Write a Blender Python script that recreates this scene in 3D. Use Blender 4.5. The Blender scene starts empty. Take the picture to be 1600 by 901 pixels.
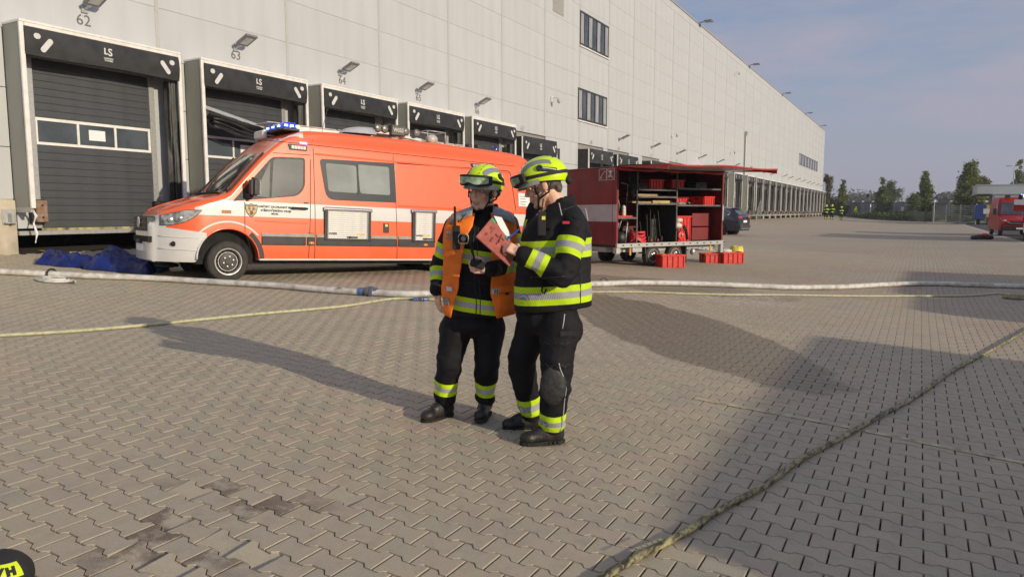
import bpy, bmesh, math, random
import numpy as np
from math import sin, cos, pi, radians as R
from mathutils import Vector as V, Matrix, noise
SC = bpy.context.scene
COL = SC.collection
random.seed(7)
# ---------------------------------------------------------------- camera
FPX, EYE = 1130.0, 1.53
PIT = math.atan(119.5 / FPX)
YAW = math.atan(638 * cos(PIT) / FPX)
FW = V((-sin(YAW) * cos(PIT), cos(YAW) * cos(PIT), -sin(PIT)))
RT = V((cos(YAW), sin(YAW), 0))
UP = RT.cross(FW)
cd = bpy.data.cameras.new('camera')
cd.sensor_width = 36; cd.lens = 36 * FPX / 1600; cd.clip_end = 5000; cd.clip_start = .05
cam = bpy.data.objects.new('camera', cd); COL.objects.link(cam)
cam.matrix_world = Matrix((RT, UP, -FW)).transposed().to_4x4()
cam.location = (0, 0, EYE)
SC.camera = cam
# ---------------------------------------------------------------- light
SUN_EL, SUN_AZ = 15.5, math.degrees(math.atan2(.984, -.18))
w = bpy.data.worlds.new('World'); SC.world = w; w.use_nodes = True
nt = w.node_tree; nt.nodes.clear()
o_ = nt.nodes.new('ShaderNodeOutputWorld'); bg = nt.nodes.new('ShaderNodeBackground')
sky = nt.nodes.new('ShaderNodeTexSky'); sky.sky_type = 'NISHITA'; sky.sun_disc = False
sky.sun_elevation = R(SUN_EL); sky.sun_rotation = R(SUN_AZ)
sky.air_density = 1.0; sky.dust_density = 2.5; sky.ozone_density = 2.0; sky.altitude = 200
bg.inputs[1].default_value = SKY_STRENGTH = .15
tc = nt.nodes.new('ShaderNodeTexCoord')
mp = nt.nodes.new('ShaderNodeMapping'); mp.inputs['Scale'].default_value = (1.2, 1.2, 5.5)
mp.inputs['Rotation'].default_value = (R(8), R(-12), 0)
ns = nt.nodes.new('ShaderNodeTexNoise'); ns.inputs['Scale'].default_value = 2.1
ns.inputs['Detail'].default_value = 7; ns.inputs['Roughness'].default_value = .58
cr = nt.nodes.new('ShaderNodeMapRange'); cr.inputs['From Min'].default_value = .40; cr.inputs['From Max'].default_value = .60
cr.inputs['To Min'].default_value = .12; cr.inputs['To Max'].default_value = .92; cr.clamp = True
mx = nt.nodes.new('ShaderNodeMix'); mx.data_type = 'RGBA'
mx.inputs[7].default_value = SKY_CLOUD = (2.36, 2.32, 2.86, 1)
L = nt.links.new
L(tc.outputs['Generated'], mp.inputs[0]); L(mp.outputs[0], ns.inputs['Vector']); L(ns.outputs[0], cr.inputs[0])
sx = nt.nodes.new('ShaderNodeSeparateXYZ'); hz = nt.nodes.new('ShaderNodeMapRange'); hz.inputs['From Max'].default_value = .28
hz.inputs['To Min'].default_value = .90; hz.inputs['To Max'].default_value = 0; mm = nt.nodes.new('ShaderNodeMath'); mm.operation = 'MAXIMUM'
L(tc.outputs['Generated'], sx.inputs[0]); L(sx.outputs[2], hz.inputs[0]); L(hz.outputs[0], mm.inputs[0]); L(cr.outputs[0], mm.inputs[1]); L(mm.outputs[0], mx.inputs[0])
bl = nt.nodes.new('ShaderNodeMix'); bl.data_type = 'RGBA'; bl.inputs[0].default_value = .5; bl.inputs[7].default_value = (1.25, 1.62, 2.55, 1); L(sky.outputs[0], bl.inputs[6]); L(bl.outputs[2], mx.inputs[6]); L(mx.outputs[2], bg.inputs[0]); L(bg.outputs[0], o_.inputs[0])
sd = bpy.data.lights.new('sun', 'SUN'); sd.energy = 3.2; sd.angle = R(.6); sd.color = (1, .865, .645)
so = bpy.data.objects.new('sun', sd); COL.objects.link(so)
_az = R(SUN_AZ)
TOSUN = V((sin(_az) * cos(R(SUN_EL)), cos(_az) * cos(R(SUN_EL)), sin(R(SUN_EL))))
so.rotation_euler = TOSUN.to_track_quat('Z', 'Y').to_euler()
SC.view_settings.view_transform = 'Standard'; SC.view_settings.look = 'None'
SC.view_settings.exposure = 0.15; SC.view_settings.gamma = 1
SC.render.engine = 'CYCLES'
# ---------------------------------------------------------------- terrain
_k = [(40, 0), (1.5, 0), (.5, .06), (-3, .06), (-6, .025), (-10, .025), (-12.5, .09), (-60, .09)]
def _slope(x):
    for (a, s), (b, t) in zip(_k, _k[1:]):
        if b <= x <= a: return s + (t - s) * (a - x) / (a - b)
    return 0
_xs = np.arange(-22, 12.01, .05); _s = np.array([_slope(x) for x in _xs])
_s[_xs < -18] = 0
_g = np.concatenate([[0], np.cumsum((_s[1:] + _s[:-1]) / 2 * .05)]); _g = -_g
_g -= np.interp(-2.2, _xs, _g)
def G(x, y):
    """height of the yard: it rises towards the docks, and near the viewer falls to the right"""
    x = np.asarray(x, float); y = np.asarray(y, float)
    near = np.interp(x, _xs, _g)
    t = np.clip(-x, 0, 17.5); far = .31 * (t / 10.5) ** 2.2
    wgt = np.clip((26 - y) / 14, 0, 1); wgt = wgt * wgt * (3 - 2 * wgt)
    wl = np.clip((-x - 9) / 4, 0, 1)          # along the docks both agree
    r = far + (near - far) * wgt
    return r
def g(x, y): return float(G(x, y))
CAM = V((0, 0, EYE))
def ray(px, py): return FW + RT * ((px - 800) / FPX) + UP * ((450.5 - py) / FPX)
def at(px, py, h=0.0):
    r = ray(px, py); z = 0
    for _ in range(25):
        p = CAM + r * ((z + h - EYE) / r.z); z = .5 * z + .5 * g(p.x, p.y)
    p.z = z + h
    return p
# ---------------------------------------------------------------- materials
MATS = {}
def newmat(name):
    m = bpy.data.materials.new(name); m.use_nodes = True
    n = m.node_tree; b = n.nodes['Principled BSDF']; MATS[name] = m
    return m, n, b
def M(name, col, rough=.6, metal=0, var=.12, ns=6, bump=0, bs=60, coat=0, stretch=(1, 1, 1), emit=0, dirt=None, trans=0, alpha=1, spec=None):
    if name in MATS: return MATS[name]
    m, n, b = newmat(name)
    b.inputs['Roughness'].default_value = rough; b.inputs['Metallic'].default_value = metal
    b.inputs['Coat Weight'].default_value = coat; b.inputs['Coat Roughness'].default_value = .08
    if spec is not None: b.inputs['Specular IOR Level'].default_value = spec
    c4 = (*col, 1)
    if trans: b.inputs['Transmission Weight'].default_value = trans
    if emit:
        b.inputs['Emission Color'].default_value = c4; b.inputs['Emission Strength'].default_value = emit
    tcn = n.nodes.new('ShaderNodeTexCoord'); mpn = n.nodes.new('ShaderNodeMapping'); mpn.inputs['Scale'].default_value = stretch
    n.links.new(tcn.outputs['Object'], mpn.inputs[0])
    if var:
        t = n.nodes.new('ShaderNodeTexNoise'); t.inputs['Scale'].default_value = ns; t.inputs['Detail'].default_value = 5
        n.links.new(mpn.outputs[0], t.inputs['Vector'])
        k = n.nodes.new('ShaderNodeMix'); k.data_type = 'RGBA'
        d = dirt or tuple(max(0, c * (1 - 2.2 * var)) for c in col)
        k.inputs[6].default_value = (*d, 1); k.inputs[7].default_value = (*[min(1, c * (1 + var)) for c in col], 1)
        rr = n.nodes.new('ShaderNodeMapRange'); rr.inputs['From Min'].default_value = .28; rr.inputs['From Max'].default_value = .6
        n.links.new(t.outputs[0], rr.inputs[0]); n.links.new(rr.outputs[0], k.inputs[0])
        n.links.new(k.outputs[2], b.inputs['Base Color'])
        r2 = n.nodes.new('ShaderNodeMapRange'); r2.inputs['To Min'].default_value = min(1, rough + .1); r2.inputs['To Max'].default_value = max(.02, rough - .06)
        n.links.new(t.outputs[0], r2.inputs[0]); n.links.new(r2.outputs[0], b.inputs['Roughness'])
    else: b.inputs['Base Color'].default_value = c4
    if bump:
        t = n.nodes.new('ShaderNodeTexNoise'); t.inputs['Scale'].default_value = bs; t.inputs['Detail'].default_value = 4
        n.links.new(mpn.outputs[0], t.inputs['Vector'])
        u = n.nodes.new('ShaderNodeBump'); u.inputs['Strength'].default_value = bump; u.inputs['Distance'].default_value = .02
        n.links.new(t.outputs[0], u.inputs['Height']); n.links.new(u.outputs[0], b.inputs['Normal'])
    return m
class NG:
    """tiny helper for writing masks with nodes"""
    def __init__(s, nt): s.nt = nt
    def v(s, x):
        return x
    def m(s, op, *a):
        n = s.nt.nodes.new('ShaderNodeMath'); n.operation = op
        for i, x in enumerate(a):
            if isinstance(x, (int, float)): n.inputs[i].default_value = x
            else: s.nt.links.new(x, n.inputs[i])
        return n.outputs[0]
    def gt(s, a, b): return s.m('GREATER_THAN', a, b)
    def lt(s, a, b): return s.m('LESS_THAN', a, b)
    def AND(s, *a):
        r = a[0]
        for x in a[1:]: r = s.m('MULTIPLY', r, x)
        return r
    def OR(s, *a):
        r = a[0]
        for x in a[1:]: r = s.m('MAXIMUM', r, x)
        return r
    def rng(s, x, a, b, c=0, d=1):
        n = s.nt.nodes.new('ShaderNodeMapRange'); n.clamp = True
        for i, q in enumerate((x, a, b, c, d)):
            if isinstance(q, (int, float)): n.inputs[i].default_value = q
            else: s.nt.links.new(q, n.inputs[i])
        return n.outputs[0]
    def mix(s, f, a, b):
        n = s.nt.nodes.new('ShaderNodeMix'); n.data_type = 'RGBA'
        for i, q in ((0, f), (6, a), (7, b)):
            if isinstance(q, tuple): n.inputs[i].default_value = (*q, 1)
            elif isinstance(q, (int, float)): n.inputs[i].default_value = q
            else: s.nt.links.new(q, n.inputs[i])
        return n.outputs[2]
    def noise(s, vec, scale, detail=4, rough=.5):
        n = s.nt.nodes.new('ShaderNodeTexNoise'); n.inputs['Scale'].default_value = scale; n.inputs['Detail'].default_value = detail
        n.inputs['Roughness'].default_value = rough
        s.nt.links.new(vec, n.inputs['Vector']); return n.outputs[0]
    def xyz(s, vec):
        n = s.nt.nodes.new('ShaderNodeSeparateXYZ'); s.nt.links.new(vec, n.inputs[0]); return n.outputs
# ---------------------------------------------------------------- objects
def tag(o, label=None, cat=None, group=None, kind=None):
    if label: o['label'] = label
    if cat: o['category'] = cat
    if group: o['group'] = group
    if kind: o['kind'] = kind
    return o
def thing(name, label, cat, mw=None, loc=(0, 0, 0), rz=0, group=None):
    o = bpy.data.objects.new(name, None); COL.objects.link(o); o.empty_display_size = .2
    if mw is not None: o.matrix_world = mw
    else: o.location = loc; o.rotation_euler = (0, 0, rz)
    return tag(o, label, cat, group)
def put(name, me, parent=None, mw=None):
    o = bpy.data.objects.new(name, me); COL.objects.link(o)
    if parent is not None: o.parent = parent
    if mw is not None: o.matrix_local = mw
    return o
def kids(o): return [c for c in bpy.data.objects if c.parent == o]
KC = {}
def copy_tree(o, parent=None):
    if o.name not in KC: KC[o.name] = list(o.children)
    c = o.copy(); COL.objects.link(c); c.parent = parent
    for ch in KC[o.name]: copy_tree(ch, c)
    return c
class MB:
    def __init__(s): s.v = []; s.f = []; s.m = []; s.cur = 0
    def mat(s, i): s.cur = i; return s
    def add(s, vs, fs, T=None):
        b = len(s.v)
        s.v += [tuple(T @ V(v)) for v in vs] if T else [tuple(v) for v in vs]
        s.f += [tuple(b + i for i in f) for f in fs]; s.m += [s.cur] * len(fs); return s
    def box(s, a, b, T=None):
        (x0, y0, z0), (x1, y1, z1) = a, b
        if x0 > x1: x0, x1 = x1, x0
        if y0 > y1: y0, y1 = y1, y0
        if z0 > z1: z0, z1 = z1, z0
        return s.add([(x0, y0, z0), (x1, y0, z0), (x1, y1, z0), (x0, y1, z0), (x0, y0, z1), (x1, y0, z1), (x1, y1, z1), (x0, y1, z1)],
                     [(0, 3, 2, 1), (4, 5, 6, 7), (0, 1, 5, 4), (1, 2, 6, 5), (2, 3, 7, 6), (3, 0, 4, 7)], T)
    def cbox(s, c, d, T=None):
        return s.box([c[i] - d[i] / 2 for i in range(3)], [c[i] + d[i] / 2 for i in range(3)], T)
    def tube(s, pts, r, n=8, caps=True, flat=1.0, upv=None):
        pts = [V(p) for p in pts]; k = len(pts); rs = r if isinstance(r, (list, tuple)) else [r] * k
        b = len(s.v); prev = None
        for i, p in enumerate(pts):
            t = (pts[min(i + 1, k - 1)] - pts[max(i - 1, 0)]).normalized()
            a = upv or V((0, 0, 1))
            if abs(t.dot(a)) > .95: a = V((1, 0, 0)) if prev is None else prev
            u = t.cross(a).normalized(); prev = a; w_ = u.cross(t)
            for j in range(n):
                q = 2 * pi * j / n
                s.v.append(tuple(p + u * cos(q) * rs[i] + w_ * sin(q) * rs[i] * flat))
        for i in range(k - 1):
            for j in range(n):
                s.f.append((b + i * n + j, b + i * n + (j + 1) % n, b + (i + 1) * n + (j + 1) % n, b + (i + 1) * n + j)); s.m.append(s.cur)
        if caps:
            s.f.append(tuple(b + j for j in range(n))[::-1]); s.f.append(tuple(b + (k - 1) * n + j for j in range(n))); s.m += [s.cur] * 2
        return s
    def bar(s, p, q, wd, ht=None):
        """box-section bar from p to q"""
        p, q = V(p), V(q); ht = ht or wd; t = (q - p); l = t.length; t.normalize()
        a = V((0, 0, 1)) if abs(t.z) < .95 else V((1, 0, 0))
        u = t.cross(a).normalized(); w_ = u.cross(t)
        T = Matrix((t, u, w_)).transposed().to_4x4(); T.translation = p
        return s.box((0, -wd / 2, -ht / 2), (l, wd / 2, ht / 2), T)
    def lathe(s, prof, n=16, T=None, cap=True):
        """profile of (r, z) turned about local z"""
        vs = []; fs = []
        for (r_, z) in prof:
            for j in range(n): vs.append((r_ * cos(2 * pi * j / n), r_ * sin(2 * pi * j / n), z))
        for i in range(len(prof) - 1):
            for j in range(n): fs.append((i * n + j, i * n + (j + 1) % n, (i + 1) * n + (j + 1) % n, (i + 1) * n + j))
        if cap and prof[0][0] > 1e-6: fs.append(tuple(range(n))[::-1])
        if cap and prof[-1][0] > 1e-6: fs.append(tuple((len(prof) - 1) * n + j for j in range(n)))
        return s.add(vs, fs, T)
    def prism(s, poly, d, T=None):
        """poly: list of (a,b) -> local x,y ; extruded along z from 0 to d"""
        n = len(poly); vs = [(a, b, 0) for a, b in poly] + [(a, b, d) for a, b in poly]
        fs = [tuple(range(n))[::-1], tuple(range(n, 2 * n))] + [(i, (i + 1) % n, n + (i + 1) % n, n + i) for i in range(n)]
        return s.add(vs, fs, T)
    def ell(s, c, r, T=None, n=12, k=8):
        vs = []; fs = []
        for i in range(k + 1):
            th = pi * i / k
            for j in range(n):
                ph = 2 * pi * j / n
                vs.append((c[0] + r[0] * sin(th) * cos(ph), c[1] + r[1] * sin(th) * sin(ph), c[2] + r[2] * cos(th)))
        for i in range(k):
            for j in range(n): fs.append((i * n + j, (i + 1) * n + j, (i + 1) * n + (j + 1) % n, i * n + (j + 1) % n))
        return s.add(vs, fs, T)
    def cap(s, p, q, r0, r1, n=12):
        """tapered capsule, closed"""
        p, q = V(p), V(q); t = q - p; l = max(t.length, 1e-5); t.normalize()
        a = V((0, 0, 1)) if abs(t.z) < .9 else V((1, 0, 0)); u = t.cross(a).normalized(); w_ = u.cross(t)
        T = Matrix((u, w_, t)).transposed().to_4x4(); T.translation = p
        pr = [(r0 * cos(x), r0 * sin(x)) for x in (-1.5, -1.1, -.7, -.35, 0)] + [(r1 * cos(x), l + r1 * sin(x)) for x in (0, .35, .7, 1.1, 1.5)]
        return s.lathe(pr, n, T)
    def grid(s, P, closed=False):
        """P[i][j] points"""
        b = len(s.v); h = len(P); k = len(P[0])
        for row in P: s.v += [tuple(p) for p in row]
        for i in range(h - 1):
            for j in range(k if closed else k - 1):
                s.f.append((b + i * k + j, b + i * k + (j + 1) % k, b + (i + 1) * k + (j + 1) % k, b + (i + 1) * k + j)); s.m.append(s.cur)
        return s
    def split(s, name, mats, parent=None, mw=None, **k):
        """one object per loose piece"""
        par = list(range(len(s.v)))
        def find(i):
            while par[i] != i: par[i] = par[par[i]]; i = par[i]
            return i
        for f in s.f:
            a = find(f[0])
            for i in f[1:]: par[find(i)] = a
        grp = {}
        for f, m in zip(s.f, s.m): grp.setdefault(find(f[0]), []).append((f, m))
        out = []
        for fs in grp.values():
            q = MB(); mp = {}
            for f, m in fs:
                for i in f:
                    if i not in mp: mp[i] = len(q.v); q.v.append(s.v[i])
                q.f.append(tuple(mp[i] for i in f)); q.m.append(m)
            out.append(q.build(name, mats, parent, mw, **k))
        return out
    def mesh(s, name, mats, smooth=False, bevel=0, seg=1, merge=False, recalc=True):
        me = bpy.data.meshes.new(name); me.from_pydata(s.v, [], s.f)
        for m in (mats if isinstance(mats, (list, tuple)) else [mats]): me.materials.append(m)
        me.polygons.foreach_set('material_index', s.m)
        if bevel or merge or recalc:
            bm = bmesh.new(); bm.from_mesh(me)
            if merge: bmesh.ops.remove_doubles(bm, verts=bm.verts, dist=1e-5)
            if recalc: bmesh.ops.recalc_face_normals(bm, faces=bm.faces)
            if bevel:
                ed = [e for e in bm.edges if len(e.link_faces) == 2 and e.calc_face_angle(0) > .5]
                bmesh.ops.bevel(bm, geom=ed, offset=bevel, segments=seg, affect='EDGES', clamp_overlap=True)
            bm.to_mesh(me); bm.free()
        if smooth:
            me.polygons.foreach_set('use_smooth', [True] * len(me.polygons))
            if smooth != 'all': me.set_sharp_from_angle(angle=R(smooth if smooth > 1 else 38))
        me.update(); return me
    def build(s, name, mats, parent=None, mw=None, **k):
        return put(name, s.mesh(name, mats, **k), parent, mw)
def hug(me, pts, off=.004):
    """lay points (x, z) on the side of a mesh that faces -y"""
    from mathutils.bvhtree import BVHTree
    t = BVHTree.FromPolygons([v.co for v in me.vertices], [tuple(p.vertices) for p in me.polygons]); out = []
    for x, z in pts:
        h = t.ray_cast(V((x, -1.5, z)), V((0, 1, 0)))
        if h[0] is not None: out.append(h[0] + h[1] * off)
    return out
def text(name, body, size, mat, parent, T, depth=.004, bold=0, align='CENTER', sx=1, spacing=1):
    c = bpy.data.curves.new(name, 'FONT'); c.body = body; c.size = size; c.extrude = depth; c.offset = bold
    c.align_x = align; c.align_y = 'CENTER'; c.resolution_u = 3; c.space_character = spacing
    o = bpy.data.objects.new(name, c); COL.objects.link(o)
    me = bpy.data.meshes.new_from_object(o.evaluated_get(bpy.context.evaluated_depsgraph_get()))
    bpy.data.objects.remove(o); me.materials.clear(); me.materials.append(mat)
    me.transform(Matrix.Diagonal((sx, 1, 1, 1)))
    p = put(name, me, parent, T); return p
def basis(x, y, z, o=(0, 0, 0)):
    T = Matrix((V(x), V(y), V(z))).transposed().to_4x4(); T.translation = o; return T
def jit(a): return random.uniform(-a, a)
# ================================================================ GROUND
def paving_material(name, far):
    m, n, b = newmat(name); q = NG(n)
    geo = n.nodes.new('ShaderNodeNewGeometry'); oi = n.nodes.new('ShaderNodeObjectInfo')
    pos = geo.outputs['Position']; X, Y, Z = q.xyz(pos)
    if far:
        # same block layout further off, where single blocks are smaller than a pixel
        mp_ = n.nodes.new('ShaderNodeMapping'); mp_.inputs['Scale'].default_value = (5, 7.2, 1); n.links.new(pos, mp_.inputs[0])
        vo = n.nodes.new('ShaderNodeTexWhiteNoise'); vo.noise_dimensions = '2D'
        fl = n.nodes.new('ShaderNodeVectorMath'); fl.operation = 'FLOOR'; n.links.new(mp_.outputs[0], fl.inputs[0]); n.links.new(fl.outputs[0], vo.inputs[0])
        rnd = vo.outputs[0]
    else:
        rnd = q.m('FRACT', q.m('ADD', geo.outputs['Random Per Island'], oi.outputs['Random']))
    base = q.mix(rnd, (.400, .336, .240), (.460, .388, .275))
    r2 = q.m('FRACT', q.m('MULTIPLY', rnd, 7.31))
    base = q.mix(q.rng(r2, .60, .90, 0, .75), base, (.43, .325, .260)); base = q.mix(q.rng(r2, .32, .05, 0, .8), base, (.335, .325, .245))
    big = q.noise(pos, .35, 4); base = q.mix(q.rng(big, .35, .65), base, (.385, .340, .262))
    # some batches of reddish blocks among the sand coloured ones
    red = q.AND(q.rng(q.noise(pos, .22, 3), .45, .6), q.rng(Y, 9, 13), q.rng(q.m('ADD', rnd, q.noise(pos, .9, 2)), .7, 1.05))
    base = q.mix(q.m('MULTIPLY', red, .55), base, (.37, .24, .19))
    fx = q.m('SUBTRACT', X, -8.6); fy = q.m('SUBTRACT', Y, 11.6)
    blob = q.rng(q.m('ADD', q.m('ADD', q.m('MULTIPLY', q.m('MULTIPLY', fx, fx), .16), q.m('MULTIPLY', q.m('MULTIPLY', fy, fy), .45)), q.noise(pos, 1.3, 3)), 1.35, .85)
    base = q.mix(q.m('MULTIPLY', blob, .55), base, (.30, .175, .135))
    # grime in the blocks
    base = q.mix(q.rng(q.noise(pos, 9, 6, .6), .5, .75, 0, .35), base, (.19, .16, .13))
    base = q.mix(q.rng(q.noise(pos, 2.2, 5, .6), .52, .68, 0, .30), base, (.25, .22, .19))
    # rusty brown tyre stains in the near left
    sx = q.m('SUBTRACT', X, -2.95); sy = q.m('SUBTRACT', Y, 2.2)
    near = q.rng(q.m('ADD', q.m('MULTIPLY', sx, sx), q.m('MULTIPLY', sy, sy)), .5, .1)
    st = q.AND(near, q.rng(q.m('FRACT', q.m('MULTIPLY', rnd, 13.7)), .66, .72), q.rng(q.noise(pos, 7, 4, .6), .38, .54))
    base = q.mix(q.m('MULTIPLY', st, .88), base, (.105, .070, .052))
    # wet fan left by the water that ran off the hose
    a_ = q.m('SUBTRACT', X, -2.75); b_ = q.m('SUBTRACT', Y, 9.1)
    u = q.m('ADD', q.m('MULTIPLY', a_, -.69), q.m('MULTIPLY', b_, .72)); v = q.m('ADD', q.m('MULTIPLY', a_, .72), q.m('MULTIPLY', b_, .69))
    e = q.m('ADD', q.m('DIVIDE', q.m('MULTIPLY', u, u), 8.8), q.m('DIVIDE', q.m('MULTIPLY', v, v), .98))
    e = q.m('ADD', e, q.m('MULTIPLY', q.m('SUBTRACT', q.noise(pos, 1.6, 5, .6), .5), .75))
    wet = q.rng(e, 1.06, .93)
    a2 = q.m('SUBTRACT', X, -5.0); b2 = q.m('SUBTRACT', Y, 13.6)
    e2 = q.m('ADD', q.m('DIVIDE', q.m('MULTIPLY', a2, a2), 9.0), q.m('DIVIDE', q.m('MULTIPLY', b2, b2), 1.3))
    e2 = q.m('ADD', e2, q.m('MULTIPLY', q.m('SUBTRACT', q.noise(pos, 1.4, 5, .6), .5), 2.4))
    wet2 = q.rng(e2, 1.1, .7, 0, .75)
    wt = q.OR(wet, wet2)
    base = q.mix(q.m('MULTIPLY', wt, .88), base, (.155, .118, .068))
    # dried lime bloom beside the hose
    a3 = q.m('SUBTRACT', X, -2.6); b3 = q.m('SUBTRACT', Y, 12.9)
    e3 = q.rng(q.m('ADD', q.m('ADD', q.m('MULTIPLY', a3, a3), q.m('MULTIPLY', q.m('MULTIPLY', b3, b3), .9)), q.noise(pos, 6, 3)), 1.5, .8)
    base = q.mix(q.m('MULTIPLY', e3, q.rng(q.noise(pos, 14, 3), .5, .56, 0, .5)), base, (.6, .58, .54))
    # patchy olive tinge, growing to the right across the yard
    base = q.mix(q.m('MULTIPLY', q.rng(q.noise(pos, .8, 4), .45, .7), q.rng(X, -1.5, .5, 0, .28)), base, (.29, .285, .21))
    if far:
        # lighter and darker lanes where lorries turn
        mp2 = n.nodes.new('ShaderNodeMapping'); mp2.inputs['Scale'].default_value = (.05, .16, 1); mp2.inputs['Rotation'].default_value = (0, 0, .12); n.links.new(pos, mp2.inputs[0])
        base = q.mix(q.rng(q.noise(mp2.outputs[0], 1.5, 6, .7), .35, .7, 0, .55), base, (.26, .235, .215))
        X5 = q.m('FRACT', q.m('MULTIPLY', X, 5)); gap = q.lt(X5, .07)
        base = q.mix(q.m('MULTIPLY', gap, q.rng(Y, 90, 28, .0, .45)), base, (.09, .08, .07))
    base = q.mix(q.rng(q.noise(pos, 120, 3, .75), .44, .30, 0, .45), base, (.17, .15, .12))
    fine = q.noise(pos, 260, 2, .7)
    base = q.mix(q.rng(fine, .45, .7, .0, .40), base, (.62, .57, .48))
    n.links.new(base, b.inputs['Base Color'])
    n.links.new(q.rng(wt, 0, 1, .86, .45), b.inputs['Roughness'])
    b.inputs['Specular IOR Level'].default_value = .3
    u_ = n.nodes.new('ShaderNodeBump'); u_.inputs['Strength'].default_value = .4; u_.inputs['Distance'].default_value = .003
    hh = q.m('ADD', q.noise(pos, 170, 3, .7), q.m('MULTIPLY', q.noise(pos, 16, 3), 1.2)); n.links.new(hh, u_.inputs['Height']); n.links.new(u_.outputs[0], b.inputs['Normal'])
    return m
MPAV = paving_material('paving_block', False); MFAR = paving_material('paving_far', True)
RAD = 30.0
# bed under the blocks out to RAD, block surface beyond it
def in_view(x, y, mar):
    d = -x * sin(YAW) + y * cos(YAW); r = x * cos(YAW) + y * sin(YAW)
    return (d > -.5) & (np.abs(r) < .712 * np.maximum(d, 0) + mar)
def bed_material():
    m, n, b = newmat('yard_ground'); q = NG(n)
    geo = n.nodes.new('ShaderNodeNewGeometry'); X, Y, Z = q.xyz(geo.outputs['Position'])
    d = q.m('SQRT', q.m('ADD', q.m('MULTIPLY', X, X), q.m('MULTIPLY', Y, Y)))
    c = q.mix(q.noise(geo.outputs['Position'], 30, 3), (.020, .017, .014), (.05, .043, .034))
    n.links.new(c, b.inputs['Base Color']); b.inputs['Roughness'].default_value = .95; return m
xs = sorted(set([-320, -200, -120, -70, -45, -30] + list(np.arange(-22, 12.01, .5)) + [16, 22, 30, 50, 80, 140, 260, 420, 700]))
ys = sorted(set([-60, -30, -10] + list(np.arange(-4, 34, 1.0)) + [36, 40, 46, 52, 60, 70, 82, 96, 112, 130, 160, 200, 260, 340, 450, 600, 900, 1400, 2400]))
mb = MB(); P = [[(x, y, g(x, y) - .031) for x in xs] for y in ys]; mb.grid(P)
ground = mb.build('ground', bed_material(), recalc=False, smooth='all'); tag(ground, kind='structure')
ground.data.update()
# far paving : everything outside the laid blocks
mb = MB()
xf = [-15.7, -15] + list(np.arange(-14.5, 12.01, .5)) + [14, 18, 24, 34]
yf = list(np.arange(-6, 36, .5)) + [38, 41, 45, 50, 56, 64, 74, 86, 100, 116, 134, 150, 165]
def cellin(x0, x1, y0, y1):
    cx, cy = (x0 + x1) / 2, (y0 + y1) / 2
    return x1 < 4.1 and bool(in_view(np.array(cx), np.array(cy), 3.0)) and math.hypot(cx, cy) < RAD
idx = {}
for i in range(len(xf) - 1):
    for j in range(len(yf) - 1):
        if xf[i] >= 4.3 and yf[j] >= 5: continue
        if cellin(xf[i], xf[i + 1], yf[j], yf[j + 1]): continue
        c = []
        for (x, y) in ((xf[i], yf[j]), (xf[i + 1], yf[j]), (xf[i + 1], yf[j + 1]), (xf[i], yf[j + 1])):
            if (x, y) not in idx: idx[(x, y)] = len(mb.v); mb.v.append((x, y, g(x, y) - .001))
            c.append(idx[(x, y)])
        mb.f.append(tuple(c)); mb.m.append(0)
paving = mb.build('paving', MFAR, recalc=False, smooth='all'); tag(paving, kind='structure')
# the blocks themselves: waisted interlocking blocks 200 x 139 mm
def block_outline():
    a, w0, w1 = .1 - .0043, .0825 - .0043, .0565 - .0043
    up = [(-a, w0), (-.0625, w0), (-.0375, w1), (.0375, w1), (.0625, w0), (a, w0)]
    return up + [(x, -y) for x, y in up[::-1]]
OUT = block_outline(); NO = len(OUT)
def block_verts(ch):
    T = [(x * (1 - ch / .1), y * (1 - ch / .075), 0) for x, y in OUT]
    M_ = [(x, y, -ch * .7) for x, y in OUT]; B = [(x, y, -.032) for x, y in OUT]
    return np.array(T + M_ + B)
def block_faces():
    f = [tuple(range(NO))[::-1]]
    for k in (0, NO):
        for i in range(NO): f.append((k + i, k + (i + 1) % NO, k + NO + (i + 1) % NO, k + NO + i))
    return f
BF = block_faces()
nx, ny = int(40 / .2), int(32 / .139)
cells = []
for j in range(-8, ny):
    y = j * .139 + .03; i = np.arange(-90, 26); x = i * .2 + (.1 if j % 2 else 0)
    x = x[(x > -15.55) & (x < 4.2)]
    for xx in x[in_view(x, np.full_like(x, y), 3.6) & (np.hypot(x, y) < RAD + .6)]:
        cx = math.floor(xx / .5) * .5; cy = math.floor(y / .5) * .5
        if cellin(cx, cx + .5, cy, cy + .5): cells.append((xx, y))
cells = np.array(cells)
dep_ = -cells[:, 0] * sin(YAW) + cells[:, 1] * cos(YAW); rgt = cells[:, 0] * cos(YAW) + cells[:, 1] * sin(YAW)
vis = (dep_ > 2.25) & (np.abs(rgt) < .72 * dep_)
order = np.argsort(np.where(vis, np.hypot(cells[:, 0], cells[:, 1]), 1e6))
loose = cells[order[:300]]; rest = cells[order[300:]]
rng = np.random.RandomState(3)
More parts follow.
